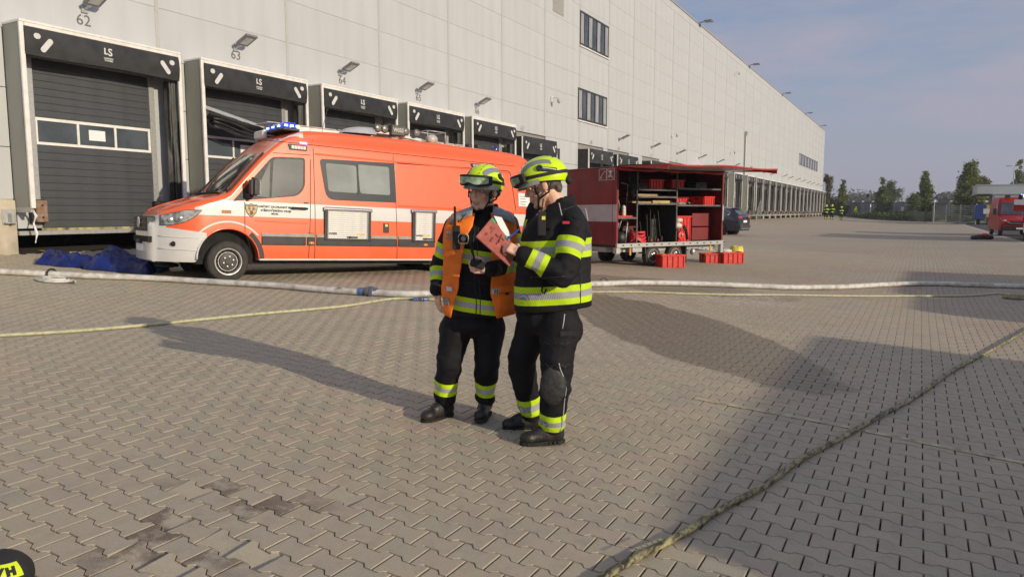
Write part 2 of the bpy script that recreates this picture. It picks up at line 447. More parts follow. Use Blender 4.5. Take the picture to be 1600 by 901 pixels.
# sunken and tilted blocks seen in the near left of the yard
SUNK = [at(*p) for p in ((300, 762), (200, 858), (290, 880), (385, 858), (262, 800), (350, 835), (545, 772), (170, 715), (245, 890), (330, 905), (450, 800))]
SD = [.016, .016, .02, .017, .01, .013, .013, .010, .013, .014, .008]
variants = []
for k in range(6):
    bv = block_verts(.0032 + .0006 * (k % 3)); bv[:NO, 2] += rng.uniform(-.0004, .0004, NO)
    me = bpy.data.meshes.new('paving_block'); me.from_pydata([tuple(v) for v in bv], [], BF); me.materials.append(MPAV)
    variants.append(me)
tilt_n = 0
for k, (x, y) in enumerate(loose):
    z = g(x, y) + rng.uniform(-.0012, .0012); rx, ry = rng.normal(0, .0035), rng.normal(0, .0035)
    for p, d in zip(SUNK, SD):
        if math.hypot(p.x - x, p.y - y) < .085: z -= d * .35; rx += d * rng.uniform(3.5, 7.5); ry += d * rng.uniform(5, 9); break
    e = .1; nx_ = (g(x + e, y) - g(x - e, y)) / (2 * e)
    o = put('paving_block', variants[k % 6], paving)
    o.location = (x, y, z); o.rotation_euler = (rx, -math.atan(nx_) + ry, 0)
def joined_blocks(name, pts, ch):
    bv = block_verts(ch); n = len(pts); nv = len(bv)
    z = G(pts[:, 0], pts[:, 1]) + rng.uniform(-.0012, .0012, n)
    sx = (G(pts[:, 0] + .05, pts[:, 1]) - G(pts[:, 0] - .05, pts[:, 1])) / .1
    tx, ty = rng.normal(0, .0035, n) + sx, rng.normal(0, .0035, n)
    vs = np.zeros((n, nv, 3)); vs[:, :, 0] = pts[:, None, 0] + bv[None, :, 0]; vs[:, :, 1] = pts[:, None, 1] + bv[None, :, 1]
    vs[:, :, 2] = z[:, None] + bv[None, :, 2] + tx[:, None] * bv[None, :, 0] + ty[:, None] * bv[None, :, 1]
    ls = np.array([i for f in BF for i in f]); ln = np.array([len(f) for f in BF])
    me = bpy.data.meshes.new(name); me.vertices.add(n * nv); me.vertices.foreach_set('co', vs.reshape(-1))
    allv = (ls[None, :] + (np.arange(n) * nv)[:, None]).reshape(-1); lens = np.tile(ln, n)
    me.loops.add(len(allv)); me.loops.foreach_set('vertex_index', allv.astype(np.int32))
    me.polygons.add(len(lens)); me.polygons.foreach_set('loop_start', np.concatenate([[0], np.cumsum(lens)[:-1]]).astype(np.int32))
    me.update(calc_edges=True); me.validate(); me.shade_flat(); me.materials.append(MPAV)
    return put(name, me, paving)
o = joined_blocks('paving_blocks_further_off', rest, .0034); tag(o, kind='stuff')
print('blocks', len(cells))
# asphalt lane, pale channel strip and the verge beyond
def sheet(name, poly_rows, mat, kind='structure', parent=None, lift=0):
    mb = MB(); mb.grid([[(x, y, g(x, y) + lift) for x, y in row] for row in poly_rows])
    o = mb.build(name, mat, parent, recalc=False, smooth='all'); tag(o, kind=kind); return o
M('asphalt', (.05, .05, .053), .9, var=.15, ns=1.5, bump=.3, bs=300)
M('concrete_pale', (.42, .39, .33), .85, var=.12, ns=1.2, bump=.2, bs=60)
yy = [5, 15, 25, 35, 45, 60, 80, 105, 140, 165]
sheet('asphalt_lane', [[(x, y) for x in (4.75, 8, 12, 20, 40, 80, 130)] for y in yy], MATS['asphalt'], lift=-.006)
sheet('channel_strip', [[(x, y) for x in (4.28, 4.52, 4.76)] for y in yy], MATS['concrete_pale'], lift=.002)
# yellow bay lines
M('yellow_paint', (.52, .35, .07), .7, var=.3, ns=12, dirt=(.28, .24, .16))
def strip(name, p0, p1, wd, mat, n=24, lift=.004, label=None):
    a, b = at(*p0), at(*p1); d = (b - a); d.z = 0; d.normalize(); s_ = V((-d.y, d.x, 0)) * wd / 2; mb = MB(); rows = []
    for i in range(n + 1):
        c = a.lerp(b, i / n); l, r = c + s_, c - s_
        rows.append([(l.x, l.y, g(l.x, l.y) + lift), (c.x, c.y, g(c.x, c.y) + lift), (r.x, r.y, g(r.x, r.y) + lift)])
    mb.grid(rows); o = mb.build(name, mat, recalc=False); tag(o, kind='structure'); return o
strip('bay_line', (62, 391), (545, 459), .085, MATS['yellow_paint'])
strip('bay_line', (440, 404), (700, 432), .085, MATS['yellow_paint'])
strip('bay_line', (500, 401), (700, 424), .085, MATS['yellow_paint'])
strip('bay_line', (1290, 393), (1380, 397), .05, MATS['concrete_pale'])
M('pale_strip', (.43, .385, .26), .85, var=.2, ns=14)
strip('worn_marking_line', (1085, 622), (1330, 668), .07, MATS['pale_strip'])
strip('worn_marking_line', (1352, 673), (1620, 727), .07, MATS['pale_strip'])
# ================================================================ WAREHOUSE
WX = -15.7
M('panel_white', (.465, .482, .508), .55, var=.035, ns=1.1, bump=.03, bs=12, stretch=(1, 1.6, .22))
def _panel_tone():
    n = MATS['panel_white'].node_tree; q = NG(n); b = n.nodes['Principled BSDF']; oi = n.nodes.new('ShaderNodeObjectInfo')
    src = b.inputs['Base Color'].links[0].from_socket; n.links.new(q.mix(q.rng(oi.outputs['Random'], 0, 1, 0, .07), src, (.25, .25, .25)), b.inputs['Base Color'])
_panel_tone()
M('panel_seam', (.42, .42, .41), .5, var=.05)
M('joint_dark', (.26, .255, .25), .8, var=.05)
M('concrete_plinth', (.47, .42, .34), .85, var=.14, ns=2.0, bump=.3, bs=25, dirt=(.26, .22, .17))
M('frame_dark', (.035, .037, .04), .45, var=.1)
M('white_metal', (.72, .71, .69), .4, var=.05)
M('alu', (.55, .55, .54), .35, metal=.6, var=.08, ns=20)
M('galv', (.42, .43, .43), .45, metal=.5, var=.07, ns=15)
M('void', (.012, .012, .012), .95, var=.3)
M('glass_dark', (.05, .06, .07), .06, var=.3, ns=1.5, spec=.8)
M('curtain_grey', (.30, .31, .33), .4, var=.25, ns=4, stretch=(1, 7, .2))
wh = thing('warehouse', 'long white panelled warehouse wall with a row of numbered loading docks', 'warehouse', loc=(WX, 0, 0))
Y0, Y1 = -.9, 143.1
ZS = [5.09 + 1.152 * k for k in range(10)]; ZT = 15.95
mb = MB(); mb.box((-.12, 0, 0), (0, 3.986, 1.147)); pm = mb.mesh('wall_panel', MATS['panel_white'], bevel=.003)
mbs = MB()
for c in range(36):
    y = Y0 + 4 * c
    for r in range(9):
        if c < 32:
            o = put('wall_panel', pm, wh); o.location = (jit(.0012), y + .007, ZS[r] + .0025); o.rotation_euler = (0, jit(.0012), 0)
        else: mbs.box((-.12, y + .009, ZS[r] + .005), (0, y + 3.991, ZS[r] + 1.147))
tag(mbs.build('far_wall_panels', MATS['panel_white'], wh, bevel=.008), kind='stuff')
mb = MB(); mb.box((-30, Y0, 1.18), (-.1, Y1, ZT - .1)); mb.build('wall_core', MATS['joint_dark'], wh)
mb = MB(); mb.box((-.3, Y0 - .03, ZS[9]), (.012, Y1 + .05, ZT - .02)); mb.build('parapet', MATS['panel_white'], wh)
mb = MB(); mb.box((-.35, Y0 - .05, ZT - .02), (.07, Y1 + .09, ZT + .07)); mb.build('roof_flashing', M('flashing', (.33, .33, .33), .5), wh)
mb = MB(); mb.box((-30, Y1 + .0, .2), (-.0, Y1 + .05, ZT - .03)); mb.build('end_wall', MATS['panel_white'], wh)
mb = MB(); mb.box((0, -.045, 0), (.008, .045, ZS[9] - ZS[0]))
for k in range(26): mb.box((.008, -.012, .2 + k * .4), (.014, .012, .214 + k * .4))
sm = mb.mesh('seam_cover', MATS['panel_seam'])
for c in range(1, 36):
    o = put('seam_cover', sm, wh); o.location = (0, Y0 + 4 * c, ZS[0])
DK = [9.5 + 4 * k for k in range(6)] + [36.7, 40.8, 46.7, 52.5, 58.5, 64.5, 70.5, 76.5] + [80.9 + 4 * k for k in range(16)]
TYP = [0] * 5 + [1] * 5 + [0] * 20
# lower wall between docks: panels + concrete plinth with a dark pit under every door
edges = []
prev = Y0
for yc in DK:
    edges.append((prev, yc - 1.73)); prev = yc + 1.73
edges.append((prev, Y1))
for (a, b) in edges:
    y = a
    while y < b - .05:
        e = min(b, y + 4.0)
        for k, (z0, z1) in enumerate(((1.78, 2.80), (2.80, 3.95), (3.95, 5.09))):
            mb = MB(); mb.box((-.12, y + .004, z0 + .006), (0, e - .004, z1 - .006)); mb.build('wall_panel_low', MATS['panel_white'], wh, bevel=.006)
        y = e
    mb = MB(); mb.box((-.25, a + .0, -.3), (.05, b, 1.76)); mb.box((-.25, a + .02, 1.76), (.03, b - .02, 1.785)); mb.build('plinth', MATS['concrete_plinth'], wh, bevel=.01)
# windows in the facade
def facade_window(y0, y1, z0, z1, n, name='facade_window', open_=None):
    mb = MB(); f = .09
    mb.box((0, y0, z0), (.035, y1, z0 + f)); mb.box((0, y0, z1 - f), (.035, y1, z1))
    for i in range(n + 1):
        c = y0 + (y1 - y0) * i / n; wd = f if i % 2 == 0 else f * .7
        c0 = min(max(c - wd / 2, y0), y1 - wd); mb.box((0, c0, z0 + f), (.033, c0 + wd, z1 - f))
    o = mb.build(name, MATS['frame_dark'], wh)
    for i in range(n):
        a = y0 + (y1 - y0) * i / n + .04; b = y0 + (y1 - y0) * (i + 1) / n - .04
        mg = MB(); mg.box((.002, a, z0 + f), (.012, b, z1 - f))
        p = mg.build('pane', MATS['glass_dark'] if i % 2 else MATS['curtain_grey'], o)
    ms = MB(); ms.box((.0, y0 - .06, z0 - .09), (.075, y1 + .06, z0 - .03)); ms.build('sill', MATS['white_metal'], o); return o
facade_window(35.05, 38.95, 10.08, 11.78, 7)
facade_window(34.9, 38.82, 6.3, 7.9, 7)
facade_window(112.8, 134.2, 8.35, 9.98, 14)
# louvre vent, service door, downpipe
mb = MB(); mb.box((0, 31.9, 11.0), (.02, 33.1, 12.1))
for k in range(12): mb.box((.02, 31.95, 11.04 + .088 * k), (.05, 33.05, 11.09 + .088 * k))
mb.build('louvre_vent', MATS['panel_seam'], wh)
mb = MB(); mb.box((0, 31.4, 2.0), (.05, 32.7, 4.62)); mb.build('service_door', MATS['frame_dark'], wh)
mb = MB(); mb.tube([(.12, 75.5, .6), (.12, 75.5, 9.2)], .11, 10); mb.box((.0, 75.3, 9.1), (.25, 75.7, 9.5)); mb.build('downpipe', MATS['galv'], wh, smooth=True)
# ---------------------------------------------------------------- dock shelters
M('door_grey', (.050, .056, .064), .5, var=.12, ns=3, bump=.06, bs=90, dirt=(.04, .043, .047))
M('curtain_black', (.017, .018, .020), .5, var=.35, ns=7, bump=.25, bs=14, stretch=(1, 3, .6))
M('side_panel_grey', (.26, .265, .235), .6, var=.10, ns=1.4, stretch=(1, 1, .3), dirt=(.17, .17, .15))
M('brown_grey', (.16, .145, .13), .6, var=.15)
M('print_white', (.58, .58, .58), .5, var=.04)
M('rust', (.17, .085, .045), .8, var=.4, ns=14, dirt=(.26, .25, .23))
M('rubber', (.02, .02, .02), .7, var=.2)
M('paper', (.75, .76, .78), .6, var=.02)
M('hazard', (.30, .26, .12), .6, var=.4, ns=6, dirt=(.05, .05, .05))
D = .6     # the shelter stands this far proud of the wall
ORD = ['first', 'second', 'third', 'fourth', 'fifth', 'sixth', 'seventh', 'eighth', 'ninth', 'tenth', 'eleventh', 'twelfth', 'thirteenth', 'fourteenth', 'fifteenth', 'sixteenth', 'seventeenth', 'eighteenth', 'nineteenth', 'twentieth', 'twenty-first', 'twenty-second', 'twenty-third', 'twenty-fourth']
def pill(mb, cx, cz, l, wd, ang, x=0, th=.006, n=6):
    pts = []
    for s_ in (1, -1):
        for k in range(n + 1):
            a = -pi / 2 + pi * k / n + (0 if s_ > 0 else pi)
            pts.append(((l / 2 - wd / 2) * s_ + wd / 2 * cos(a), wd / 2 * sin(a)))
    ca, sa = cos(ang), sin(ang)
    mb.prism([(cx + a * ca - b * sa, cz + a * sa + b * ca) for a, b in pts], th, basis((0, 1, 0), (0, 0, 1), (1, 0, 0), (x, 0, 0)))
def make_dock(style, detailed, label, name='loading_dock'):
    t = thing(name, label, 'loading dock', group='loading docks along the warehouse wall')
    top = 5.16 if style == 0 else 4.80
    hw = 1.72
    # door frame recess
    mb = MB(); dw = 1.26
    mb.box((.0, -dw - .16, 1.2), (.07, -dw, 4.72)); mb.box((0, dw, 1.2), (.07, dw + .13, 4.72)); mb.box((0, -dw - .16, 4.60), (.075, dw + .13, 4.80))
    mb.build('door_frame', MATS['galv'], t, bevel=.006)
    mb = MB(); mb.box((-.06, -hw + .02, 4.801), (.05, hw - .02, top - .02)); mb.build('lintel', MATS['brown_grey'], t)
    mb = MB(); mb.box((-.06, -hw + .02, 1.2), (.02, -dw - .161, 4.80)); mb.box((-.06, dw + .131, 1.2), (.02, hw - .02, 4.80)); mb.split('reveal', MATS['panel_white'], t)
    # door of ribbed sections, one glazed band
    ribs = [(1.2 + .1535 * k, 1.2 + .1535 * (k + 1)) for k in range(11)] + [(3.44 + .145 * k, 3.44 + .145 * (k + 1)) for k in range(8)]
    if detailed:
        ra = MB(); ra.box((-.02, -dw, .001), (.028, dw, .1525)); ram = ra.mesh('door_slat', MATS['door_grey'], bevel=.007)
        dr = MB(); dr.box((-.03, -dw, 1.2), (-.005, dw, 4.60)); door = dr.build('door', MATS['door_grey'], t)
        for z0, z1 in ribs:
            o = put('door_slat', ram, door); o.location = (0, 0, z0); o.scale = (1, 1, (z1 - z0) / .153)
    else:
        ra = MB()
        for z0, z1 in ribs: ra.box((-.02, -dw, z0 + .002), (.028, dw, z1 - .002))
        door = ra.build('door', MATS['door_grey'], t, bevel=.006)
    mw_ = MB(); mw_.box((.0, -dw, 2.89), (.036, dw, 2.945)); mw_.box((0, -dw, 3.375), (.036, dw, 3.435))
    for y in (-dw, -.42, .40, dw - .05): mw_.box((0, y, 2.946), (.034, y + .05, 3.374))
    mw_.build('window_frame', MATS['white_metal'], door)
    for k, (a, b) in enumerate(((-dw + .05, -.42), (-.37, .40), (.45, dw - .05))):
        mg = MB(); mg.box((.004, a, 2.946), (.014, b, 3.374)); mg.build('pane', MATS['glass_dark'], door)
    if style == 0:
        mg = MB(); mg.box((.015, -.16, 3.06), (.018, .20, 3.28)); mg.build('notice', MATS['paper'], t)
    mg = MB(); mg.box((0, -dw, 1.15), (.05, dw, 1.20)); mg.build('door_seal', MATS['hazard'], t)
    # steel edge of the leveller pit, and the pit
    mb = MB(); mb.box((-.05, -hw, 1.06), (.10, hw, 1.15)); mb.build('pit_edge', MATS['galv'], t, bevel=.008)
    mb = MB(); mb.box((-1.4, -hw, .3), (-1.35, hw, 1.06)); mb.box((-1.35, -hw - .02, .3), (-.05, -hw + .0, 1.15)); mb.box((-1.35, hw, .3), (-.05, hw + .02, 1.15)); mb.box((-1.35, -hw, 1.07), (-.06, hw, 1.15)); mb.build('pit', MATS['void'], t)
    # shelter box
    side = MATS['side_panel_grey'] if style == 0 else MATS['curtain_black']
    zb = 1.62
    for s_ in (-1, 1):
        mb = MB(); y0 = s_ * hw; y1 = s_ * (hw - .03)
        mb.box((.0, y0, zb), (D, y1, top - .03)); mb.build('side_panel', side, t)
        mb = MB(); mb.box((D - .03, s_ * (hw + .012), zb - .02), (D + .02, s_ * (hw - .075), top - .03)); mb.build('edge_profile', MATS['white_metal'], t, bevel=.005)
    if style == 0:
        mb = MB(); mb.box((0, -hw - .012, top - .03), (D + .03, hw + .012, top + .02)); mb.box((D - .02, -hw + .08, top - .10), (D + .025, hw - .08, top - .031)); mb.build('roof_cap', MATS['white_metal'], t, bevel=.008)
        hd = (top - .10, top - .62)
    else: hd = (top, top - .72)
    # header curtain, slightly bowed cloth
    mb = MB(); rows = []
    for i in range(5):
        z = hd[0] + (hd[1] - hd[0]) * i / 4
        rows.append([(D + .03 + .03 * sin(i / 4 * pi) + .006 * noise.noise(V((y * 3, z * 3, style))), y, z + (.012 * sin(y * 2.2 + 1) if i == 4 else 0)) for y in np.linspace(-hw + .06, hw - .06, 25)])
    mb.grid(rows); mb.grid([[(x - .02, y, z) for x, y, z in r_] for r_ in rows])
    h = mb.build('header_curtain', M('header_black', (.026, .027, .029), .5, var=.2, ns=4, bump=.1, bs=20), t, smooth='all', recalc=False)
    zc = (hd[0] + hd[1]) / 2
    mp_ = MB(); xx = D + .064
    pill(mp_, -hw + .28, zc + .10, .13, .11, 0, xx); pill(mp_, -hw + .45, zc - .05, .33, .105, R(52), xx)
    pill(mp_, hw - .26, zc + .10, .13, .11, 0, xx); pill(mp_, hw - .43, zc - .03, .33, .105, R(-52), xx)
    mp_.split('pictogram', MATS['print_white'], h)
    lg = MB(); ly = -.02
    lg.box((xx, ly - .10, zc + .0), (xx + .004, ly - .07, zc + .13)); lg.box((xx, ly - .07, zc + .0), (xx + .004, ly - .03, zc + .03))
    lg.build('letter_mark', MATS['print_white'], h)
    text('letter_mark', 'S', .21, MATS['print_white'], h, basis((0, 1, 0), (0, 0, 1), (1, 0, 0), (xx, ly + .03, zc + .05)), .003, .005)
    text('letter_mark', 'LOADING\nSYSTEMS', .045, MATS['print_white'], h, basis((0, 1, 0), (0, 0, 1), (1, 0, 0), (xx, ly - .01, zc - .10)), .003, .0015)
    # side curtains folded against the right hand inner face
    for s_ in (1,):
        mb = MB(); rows = []
        for i in range(15):
            z = top - .65 - (top - .65 - 1.75) * i / 14; row = []
            for j in range(11):
                f = j / 10; y = s_ * (hw - .05 - .22 * f); x = .40 + .10 * sin(j * 1.9 + .4 * sin(z * 2)) + .03 * noise.noise(V((z * 2, j, 3)))
                row.append((x, y + .02 * noise.noise(V((z * 1.5, j, 9))), z))
            rows.append(row)
        mb.grid(rows); mb.build('side_curtain', MATS['curtain_black'], t, smooth='all', recalc=False)
    mb = MB(); mb.box((.48, hw - .055, 2.4), (.52, hw - .03, 3.5)); mb.box((.44, hw - .06, 3.5), (.50, hw - .03, 3.62)); mb.build('guide_rail', MATS['rubber'], t)
    for s_ in (-1, 1):
        # foot of the side panel, bracket and buffer
        mb = MB(); mb.box((0, s_ * (hw + .006), zb - .10), (D - .03, s_ * (hw - .05), zb - .001)); mb.build('panel_foot', MATS['galv'], t)
        mb = MB(); y = s_ * (hw - .36)
        mb.box((.06, y - .14, 1.30), (.16, y + .14, 1.78)); mb.build('buffer_plate', MATS['rubber'], t, bevel=.012)
        mb = MB(); mb.box((.161, y - .11, 1.32), (.30, y + .11, 1.76)); bf = mb.build('buffer', MATS['rust'], t, bevel=.02)
        for zz in (1.42, 1.66):
            q = MB(); q.lathe([(.02, 0), (.02, .02), (0, .02)], 8, basis((0, 1, 0), (0, 0, 1), (1, 0, 0), (.30, y, zz))); q.build('bolt', MATS['rubber'], bf)
    mb = MB(); yb = -hw - .16
    mb.box((.05, yb - .12, 1.28), (.065, yb + .12, 1.58)); mb.box((.065, yb - .02, 1.30), (.22, yb + .02, 1.50)); mb.box((.065, yb - .10, 1.30), (.15, yb + .10, 1.33)); mb.build('bracket', MATS['galv'], t)
    if style == 0:
        mb = MB(); mb.tube([(.42, -hw + .1, 1.60), (.43, -hw + .16, 1.45), (.40, -hw + .12, 1.3), (.44, -hw + .15, 1.1), (.42, -hw + .12, .92)], [.012, .03, .018, .025, .012], 6)
        mb.build('rag_strap', MATS['paper'], t)
    return t
protos = {}
for i, yc in enumerate(DK):
    st, det = TYP[i], i < 2
    if i < 6: lab = 'loading dock under ' + ['number 62, its grey door and rusty buffers fully in view', 'number 63, its black curtain fallen slantwise across the door', 'number 64, right behind the blue beacon of the van', 'number 65, behind the floodlights on the van roof', 'number 66, over the rear half of the van roof', 'number 67, nearest to the yellow helmets, without grey cap'][i]
    elif i < 10: lab = 'black sided loading dock showing just above the red trailer roof, %s from the left' % ORD[i - 6]
    else: lab = 'distant loading dock beyond the red trailer, the %s one counted from the far corner' % ORD[29 - i]
    key = (st, det)
    if key not in protos: t = make_dock(st, det, lab); protos[key] = t
    else: t = copy_tree(protos[key]); t['label'] = lab
    t.location = (WX, yc, 0)
    for ch in t.children:
        if i > 1 and ch.name.startswith('notice'): ch.location.y = random.uniform(-.5, .5); ch.location.z = random.uniform(-.05, .03)
        if i > 0 and ch.name.startswith('side_curtain'): ch.scale = (1, 1, random.uniform(.88, 1)); ch.location.z = .3 * (1 - ch.scale.z)
        if i > 0 and ch.name.startswith('rag_strap'): ch.scale.z = random.uniform(.6, 1.0); ch.location.z = 1.6 * (1 - ch.scale.z)
        if i > 0 and ch.name.startswith('header_curtain'): ch.rotation_euler.x = R(random.uniform(-.25, .25))
    if i == 1: D63 = t
# fallen curtain of dock 63
mb = MB(); rows = []
for i in range(9):
    f = i / 8; row = []
    for j in range(33):
        u = j / 32; y = -1.62 + 3.2 * u; zt = 3.98 - .56 * u
        a = f * 1.0
        z = zt - .42 * f * (1 - .35 * u) + .05 * noise.noise(V((u * 9, f * 5, 1))) - .10 * sin(f * pi) * sin(u * pi); x = D - .02 + .12 * sin(f * 9 + u * 3) + .07 * noise.noise(V((u * 7, f * 9, 5)))
        row.append((x, y, z))
    rows.append(row)
mb.grid(rows); fc = mb.build('fallen_curtain', MATS['curtain_black'], D63, smooth='all', recalc=False)
mb = MB(); mb.bar((D + .03, -1.66, 4.02), (D + .03, 1.62, 3.44), .05, .09); mb.build('curtain_bar', MATS['alu'], fc, bevel=.008)
for k in range(3):
    mb = MB(); mb.tube([(D + .08 + .02 * sin(q), -1.5 + .75 * q, 3.78 - .1 * k - .12 * q + .03 * sin(q * 3 + k)) for q in np.linspace(0, 3.6, 14)], [.03 + .01 * sin(q * 2 + k) for q in range(14)], 6)
    mb.build('curtain_fold', MATS['curtain_black'], fc, smooth='all')
# lamps, numbers, cameras
def make_lamp(label):
    t = thing('wall_lamp', label, 'wall lamp', group='lamps on the warehouse wall')
    mb = MB(); mb.box((.0, -.07, -.08), (.05, .07, .08)); mb.bar((.04, 0, 0), (.22, .02, .05), .05); mb.build('bracket', MATS['galv'], t, bevel=.006)
    T = Matrix.Translation((.2, .02, .07)) @ Matrix.Rotation(R(-24), 4, 'Y')
    mb = MB(); mb.box((0, -.16, -.03), (.46, .20, .035), T); hd = mb.build('lamp_head', M('lamp_grey', (.20, .20, .20), .5, var=.15, ns=20), t, bevel=.012)
    mb = MB(); mb.box((.08, -.10, -.036), (.36, .13, -.031), T); mb.build('diffuser', M('lamp_glass', (.50, .50, .46), .3), hd)
    return t
LP = [(9.4, 5.80)] + [(9.4 + 3.9 * k, 5.74) for k in range(1, 5)] + [(40.8, 5.74), (46.7, 5.74), (52.5, 5.74), (58.5, 5.8), (64.5, 5.8), (70.8, 5.8), (76.6, 5.8), (81.5, 5.85), (86, 5.9), (90.5, 5.9), (98.9, 6), (104, 6), (110.5, 6), (116, 6), (122, 6), (127, 6), (133, 6), (139, 6)]
lp0 = None
for i, (y, z) in enumerate(LP):
    lab = ('grey floodlight on the white wall above the number ' + ['sixty-two', 'sixty-three', 'sixty-four', 'sixty-five', 'sixty-six'][i]) if i < 5 else 'grey floodlight on the distant white wall, %s one right of the lower window row' % ORD[i - 5]
    if lp0 is None: lp0 = make_lamp(lab); t = lp0
    else: t = copy_tree(lp0); t['label'] = lab
    t.location = (WX, y, z)
NUM = [(9.38, 5.56), (13.32, 5.56), (17.3, 5.53), (21.2, 5.53), (25.1, 5.53), (28.9, 5.22), (36.7, 5.25), (40.8, 5.22), (46.7, 5.2), (52.5, 5.2)]
M('number_grey', (.12, .115, .11), .6, var=.2, ns=30)
for i, (y, z) in enumerate(NUM):
    text('dock_number', str(62 + i), .32, MATS['number_grey'] if i < 5 else M('number_pale', (.32, .31, .30), .6, var=.1), wh, basis((0, 1, 0), (0, 0, 1), (1, 0, 0), (.006, y, z)), .002)
def make_cctv(label):
    t = thing('security_camera', label, 'security camera', group='cameras on the warehouse wall')
    mb = MB(); mb.box((0, -.08, -.1), (.08, .08, .16)); mb.bar((.05, 0, .1), (.42, 0, .1), .05); mb.build('arm', MATS['white_metal'], t, bevel=.006)
    mb = MB(); mb.lathe([(.001, -.16), (.07, -.12), (.09, -.05), (.09, .03), (.03, .08)], 10, Matrix.Translation((.42, 0, -.02))); mb.build('dome', MATS['panel_seam'], t, smooth='all'); return t
def wallat(px, py):
    r = ray(px, py); return CAM + r * (WX / r.x)
ct = None
for (px, py, lab) in ((861, 157, 'white camera dome on the wall left of the lower window'), (1049, 211, 'camera on the wall above the awning of the red trailer'), (1148, 115, 'camera high on the wall under the roof edge'), (1141, 238, 'small camera on the distant wall beside the tall downpipe')):
    if ct is None: ct = make_cctv(lab); t = ct
    else: t = copy_tree(ct); t['label'] = lab
    p = wallat(px, py); t.location = (WX, p.y, p.z)
rl = None
for k, (px, py) in enumerate(((1092, 44), (1170, 105), (1222, 147), (1258, 174), (1281, 196))):
    lab = 'grey floodlight on the roof edge, %s from the left' % ORD[k]
    if rl is None:
        rl = thing('roof_lamp', lab, 'roof lamp', group='lamps along the roof edge')
        mb = MB(); mb.bar((-.2, 0, .05), (.5, 0, .12), .08); mb.build('arm', MATS['galv'], rl)
        mb = MB(); mb.box((.45, -.28, .06), (1.05, .28, .17)); mb.build('lamp_head', MATS['lamp_grey'], rl, bevel=.02); t = rl
    else: t = copy_tree(rl); t['label'] = lab
    t.location = (WX, wallat(px, py).y, ZT + .05)
# steps with handrail by the docks behind the dark car
def metal_steps(y, label):
    t = thing('steel_steps', label, 'steps', loc=(WX + .1, y, g(WX + .1, y)))
    for k in range(5):
        mb = MB(); mb.box((0, -.3 - .28 * k, .95 - .19 * k), (1.0, -.04 - .28 * k, .99 - .19 * k)); mb.build('tread', MATS['galv'], t)
    for x in (.0, 1.0):
        mb = MB(); mb.bar((x, .4, 1.9), (x, -.1, 1.9), .045); mb.bar((x, -.1, 1.9), (x, -1.6, .95), .045); mb.bar((x, -.1, 1.5), (x, -1.6, .55), .03); mb.bar((x, -.1, 1.2), (x, -1.6, .25), .03)
        for q in (.4, -.1, -.85, -1.6): mb.bar((x, q, 1.9 if q > -.2 else (1.43 if q > -1 else .95)), (x, q, 0 if q < -.2 else .0), .045)
        mb.build('handrail', MATS['galv'], t)
metal_steps(80.2 - 1.2, 'galvanised steel steps with handrail behind the dark car')
metal_steps(118.5, 'small galvanised steps far along the docks near the building corner')
# ================================================================ RESCUE VAN
def frame_from(P0, psi, pitch, side=0):
    a = R(psi)
    X_ = V((sin(a) * cos(pitch), cos(a) * cos(pitch), -sin(pitch))); Z_ = V((sin(a) * sin(pitch), cos(a) * sin(pitch), cos(pitch)))
    Y_ = Z_.cross(X_)
    return basis(X_, Y_, Z_, P0 + Y_ * side)
VP0 = CAM + ray(353, 440.4) * 12.6
VM = frame_from(VP0, 22, .042, 1.0)      # local: x rearwards, -y towards the viewer, z up
van = thing('rescue_van', 'orange and white fire service van with blue beacons parked before the loading docks', 'van', mw=VM)
def van_paint():
    m, n, b = newmat('van_paint'); q = NG(n); tcn = n.nodes.new('ShaderNodeTexCoord'); x, y, z = q.xyz(tcn.outputs['Object'])
    orange = (.82, .115, .028); white = (.60, .60, .60)
    zc = q.m('ADD', z, q.m('MULTIPLY', x, -.003))
    stripe = q.AND(q.gt(zc, 1.15), q.lt(zc, 1.415), q.gt(x, -.50))
    # front end of the stripe follows the wing edge
    stripe = q.AND(stripe, q.lt(z, q.m('ADD', 1.27, q.m('MULTIPLY', q.m('ADD', x, .50), .30))))
    low = q.AND(q.lt(z, .455), q.gt(x, .5), q.lt(z, .40))
    bump = q.AND(q.lt(x, -.32), q.lt(z, q.m('ADD', .80, q.m('MULTIPLY', x, -.13))))
    dx = q.m('SUBTRACT', x, .05); dz = q.m('SUBTRACT', z, .36)
    r = q.m('SQRT', q.m('ADD', q.m('MULTIPLY', dx, dx), q.m('MULTIPLY', dz, dz)))
    arc = q.AND(q.gt(r, .672), q.lt(r, .70), q.gt(z, .82))
    ro = q.AND(q.lt(q.m('ABSOLUTE', q.m('SUBTRACT', q.m('ABSOLUTE', y), .80)), .022), q.lt(x, 1.45), q.gt(z, 2.25))
    nose = q.AND(q.lt(x, -.90), q.lt(z, q.m('SUBTRACT', 1.12, q.m('MULTIPLY', q.gt(q.m('ABSOLUTE', y), .60), .02))))
    roofw = q.AND(q.gt(z, 2.83), q.lt(q.m('ABSOLUTE', y), .0))
    wm = q.OR(stripe, low, bump, arc, ro, nose, roofw)
    dust = q.rng(q.noise(tcn.outputs['Object'], 3, 5), .4, .7, 0, .16)
    c = q.mix(wm, orange, white)
    c = q.mix(q.m('MULTIPLY', q.rng(z, 1.1, .35, .15, 1), dust), c, (.30, .26, .20))
    n.links.new(c, b.inputs['Base Color']); b.inputs['Roughness'].default_value = .38
    b.inputs['Coat Weight'].default_value = .8; b.inputs['Coat Roughness'].default_value = .16
    t = q.noise(tcn.outputs['Object'], 1.1, 2); u = n.nodes.new('ShaderNodeBump'); u.inputs['Strength'].default_value = .12; u.inputs['Distance'].default_value = .02
    n.links.new(t, u.inputs['Height']); n.links.new(u.outputs[0], b.inputs['Coat Normal'])
    return m
PAINT = van_paint()
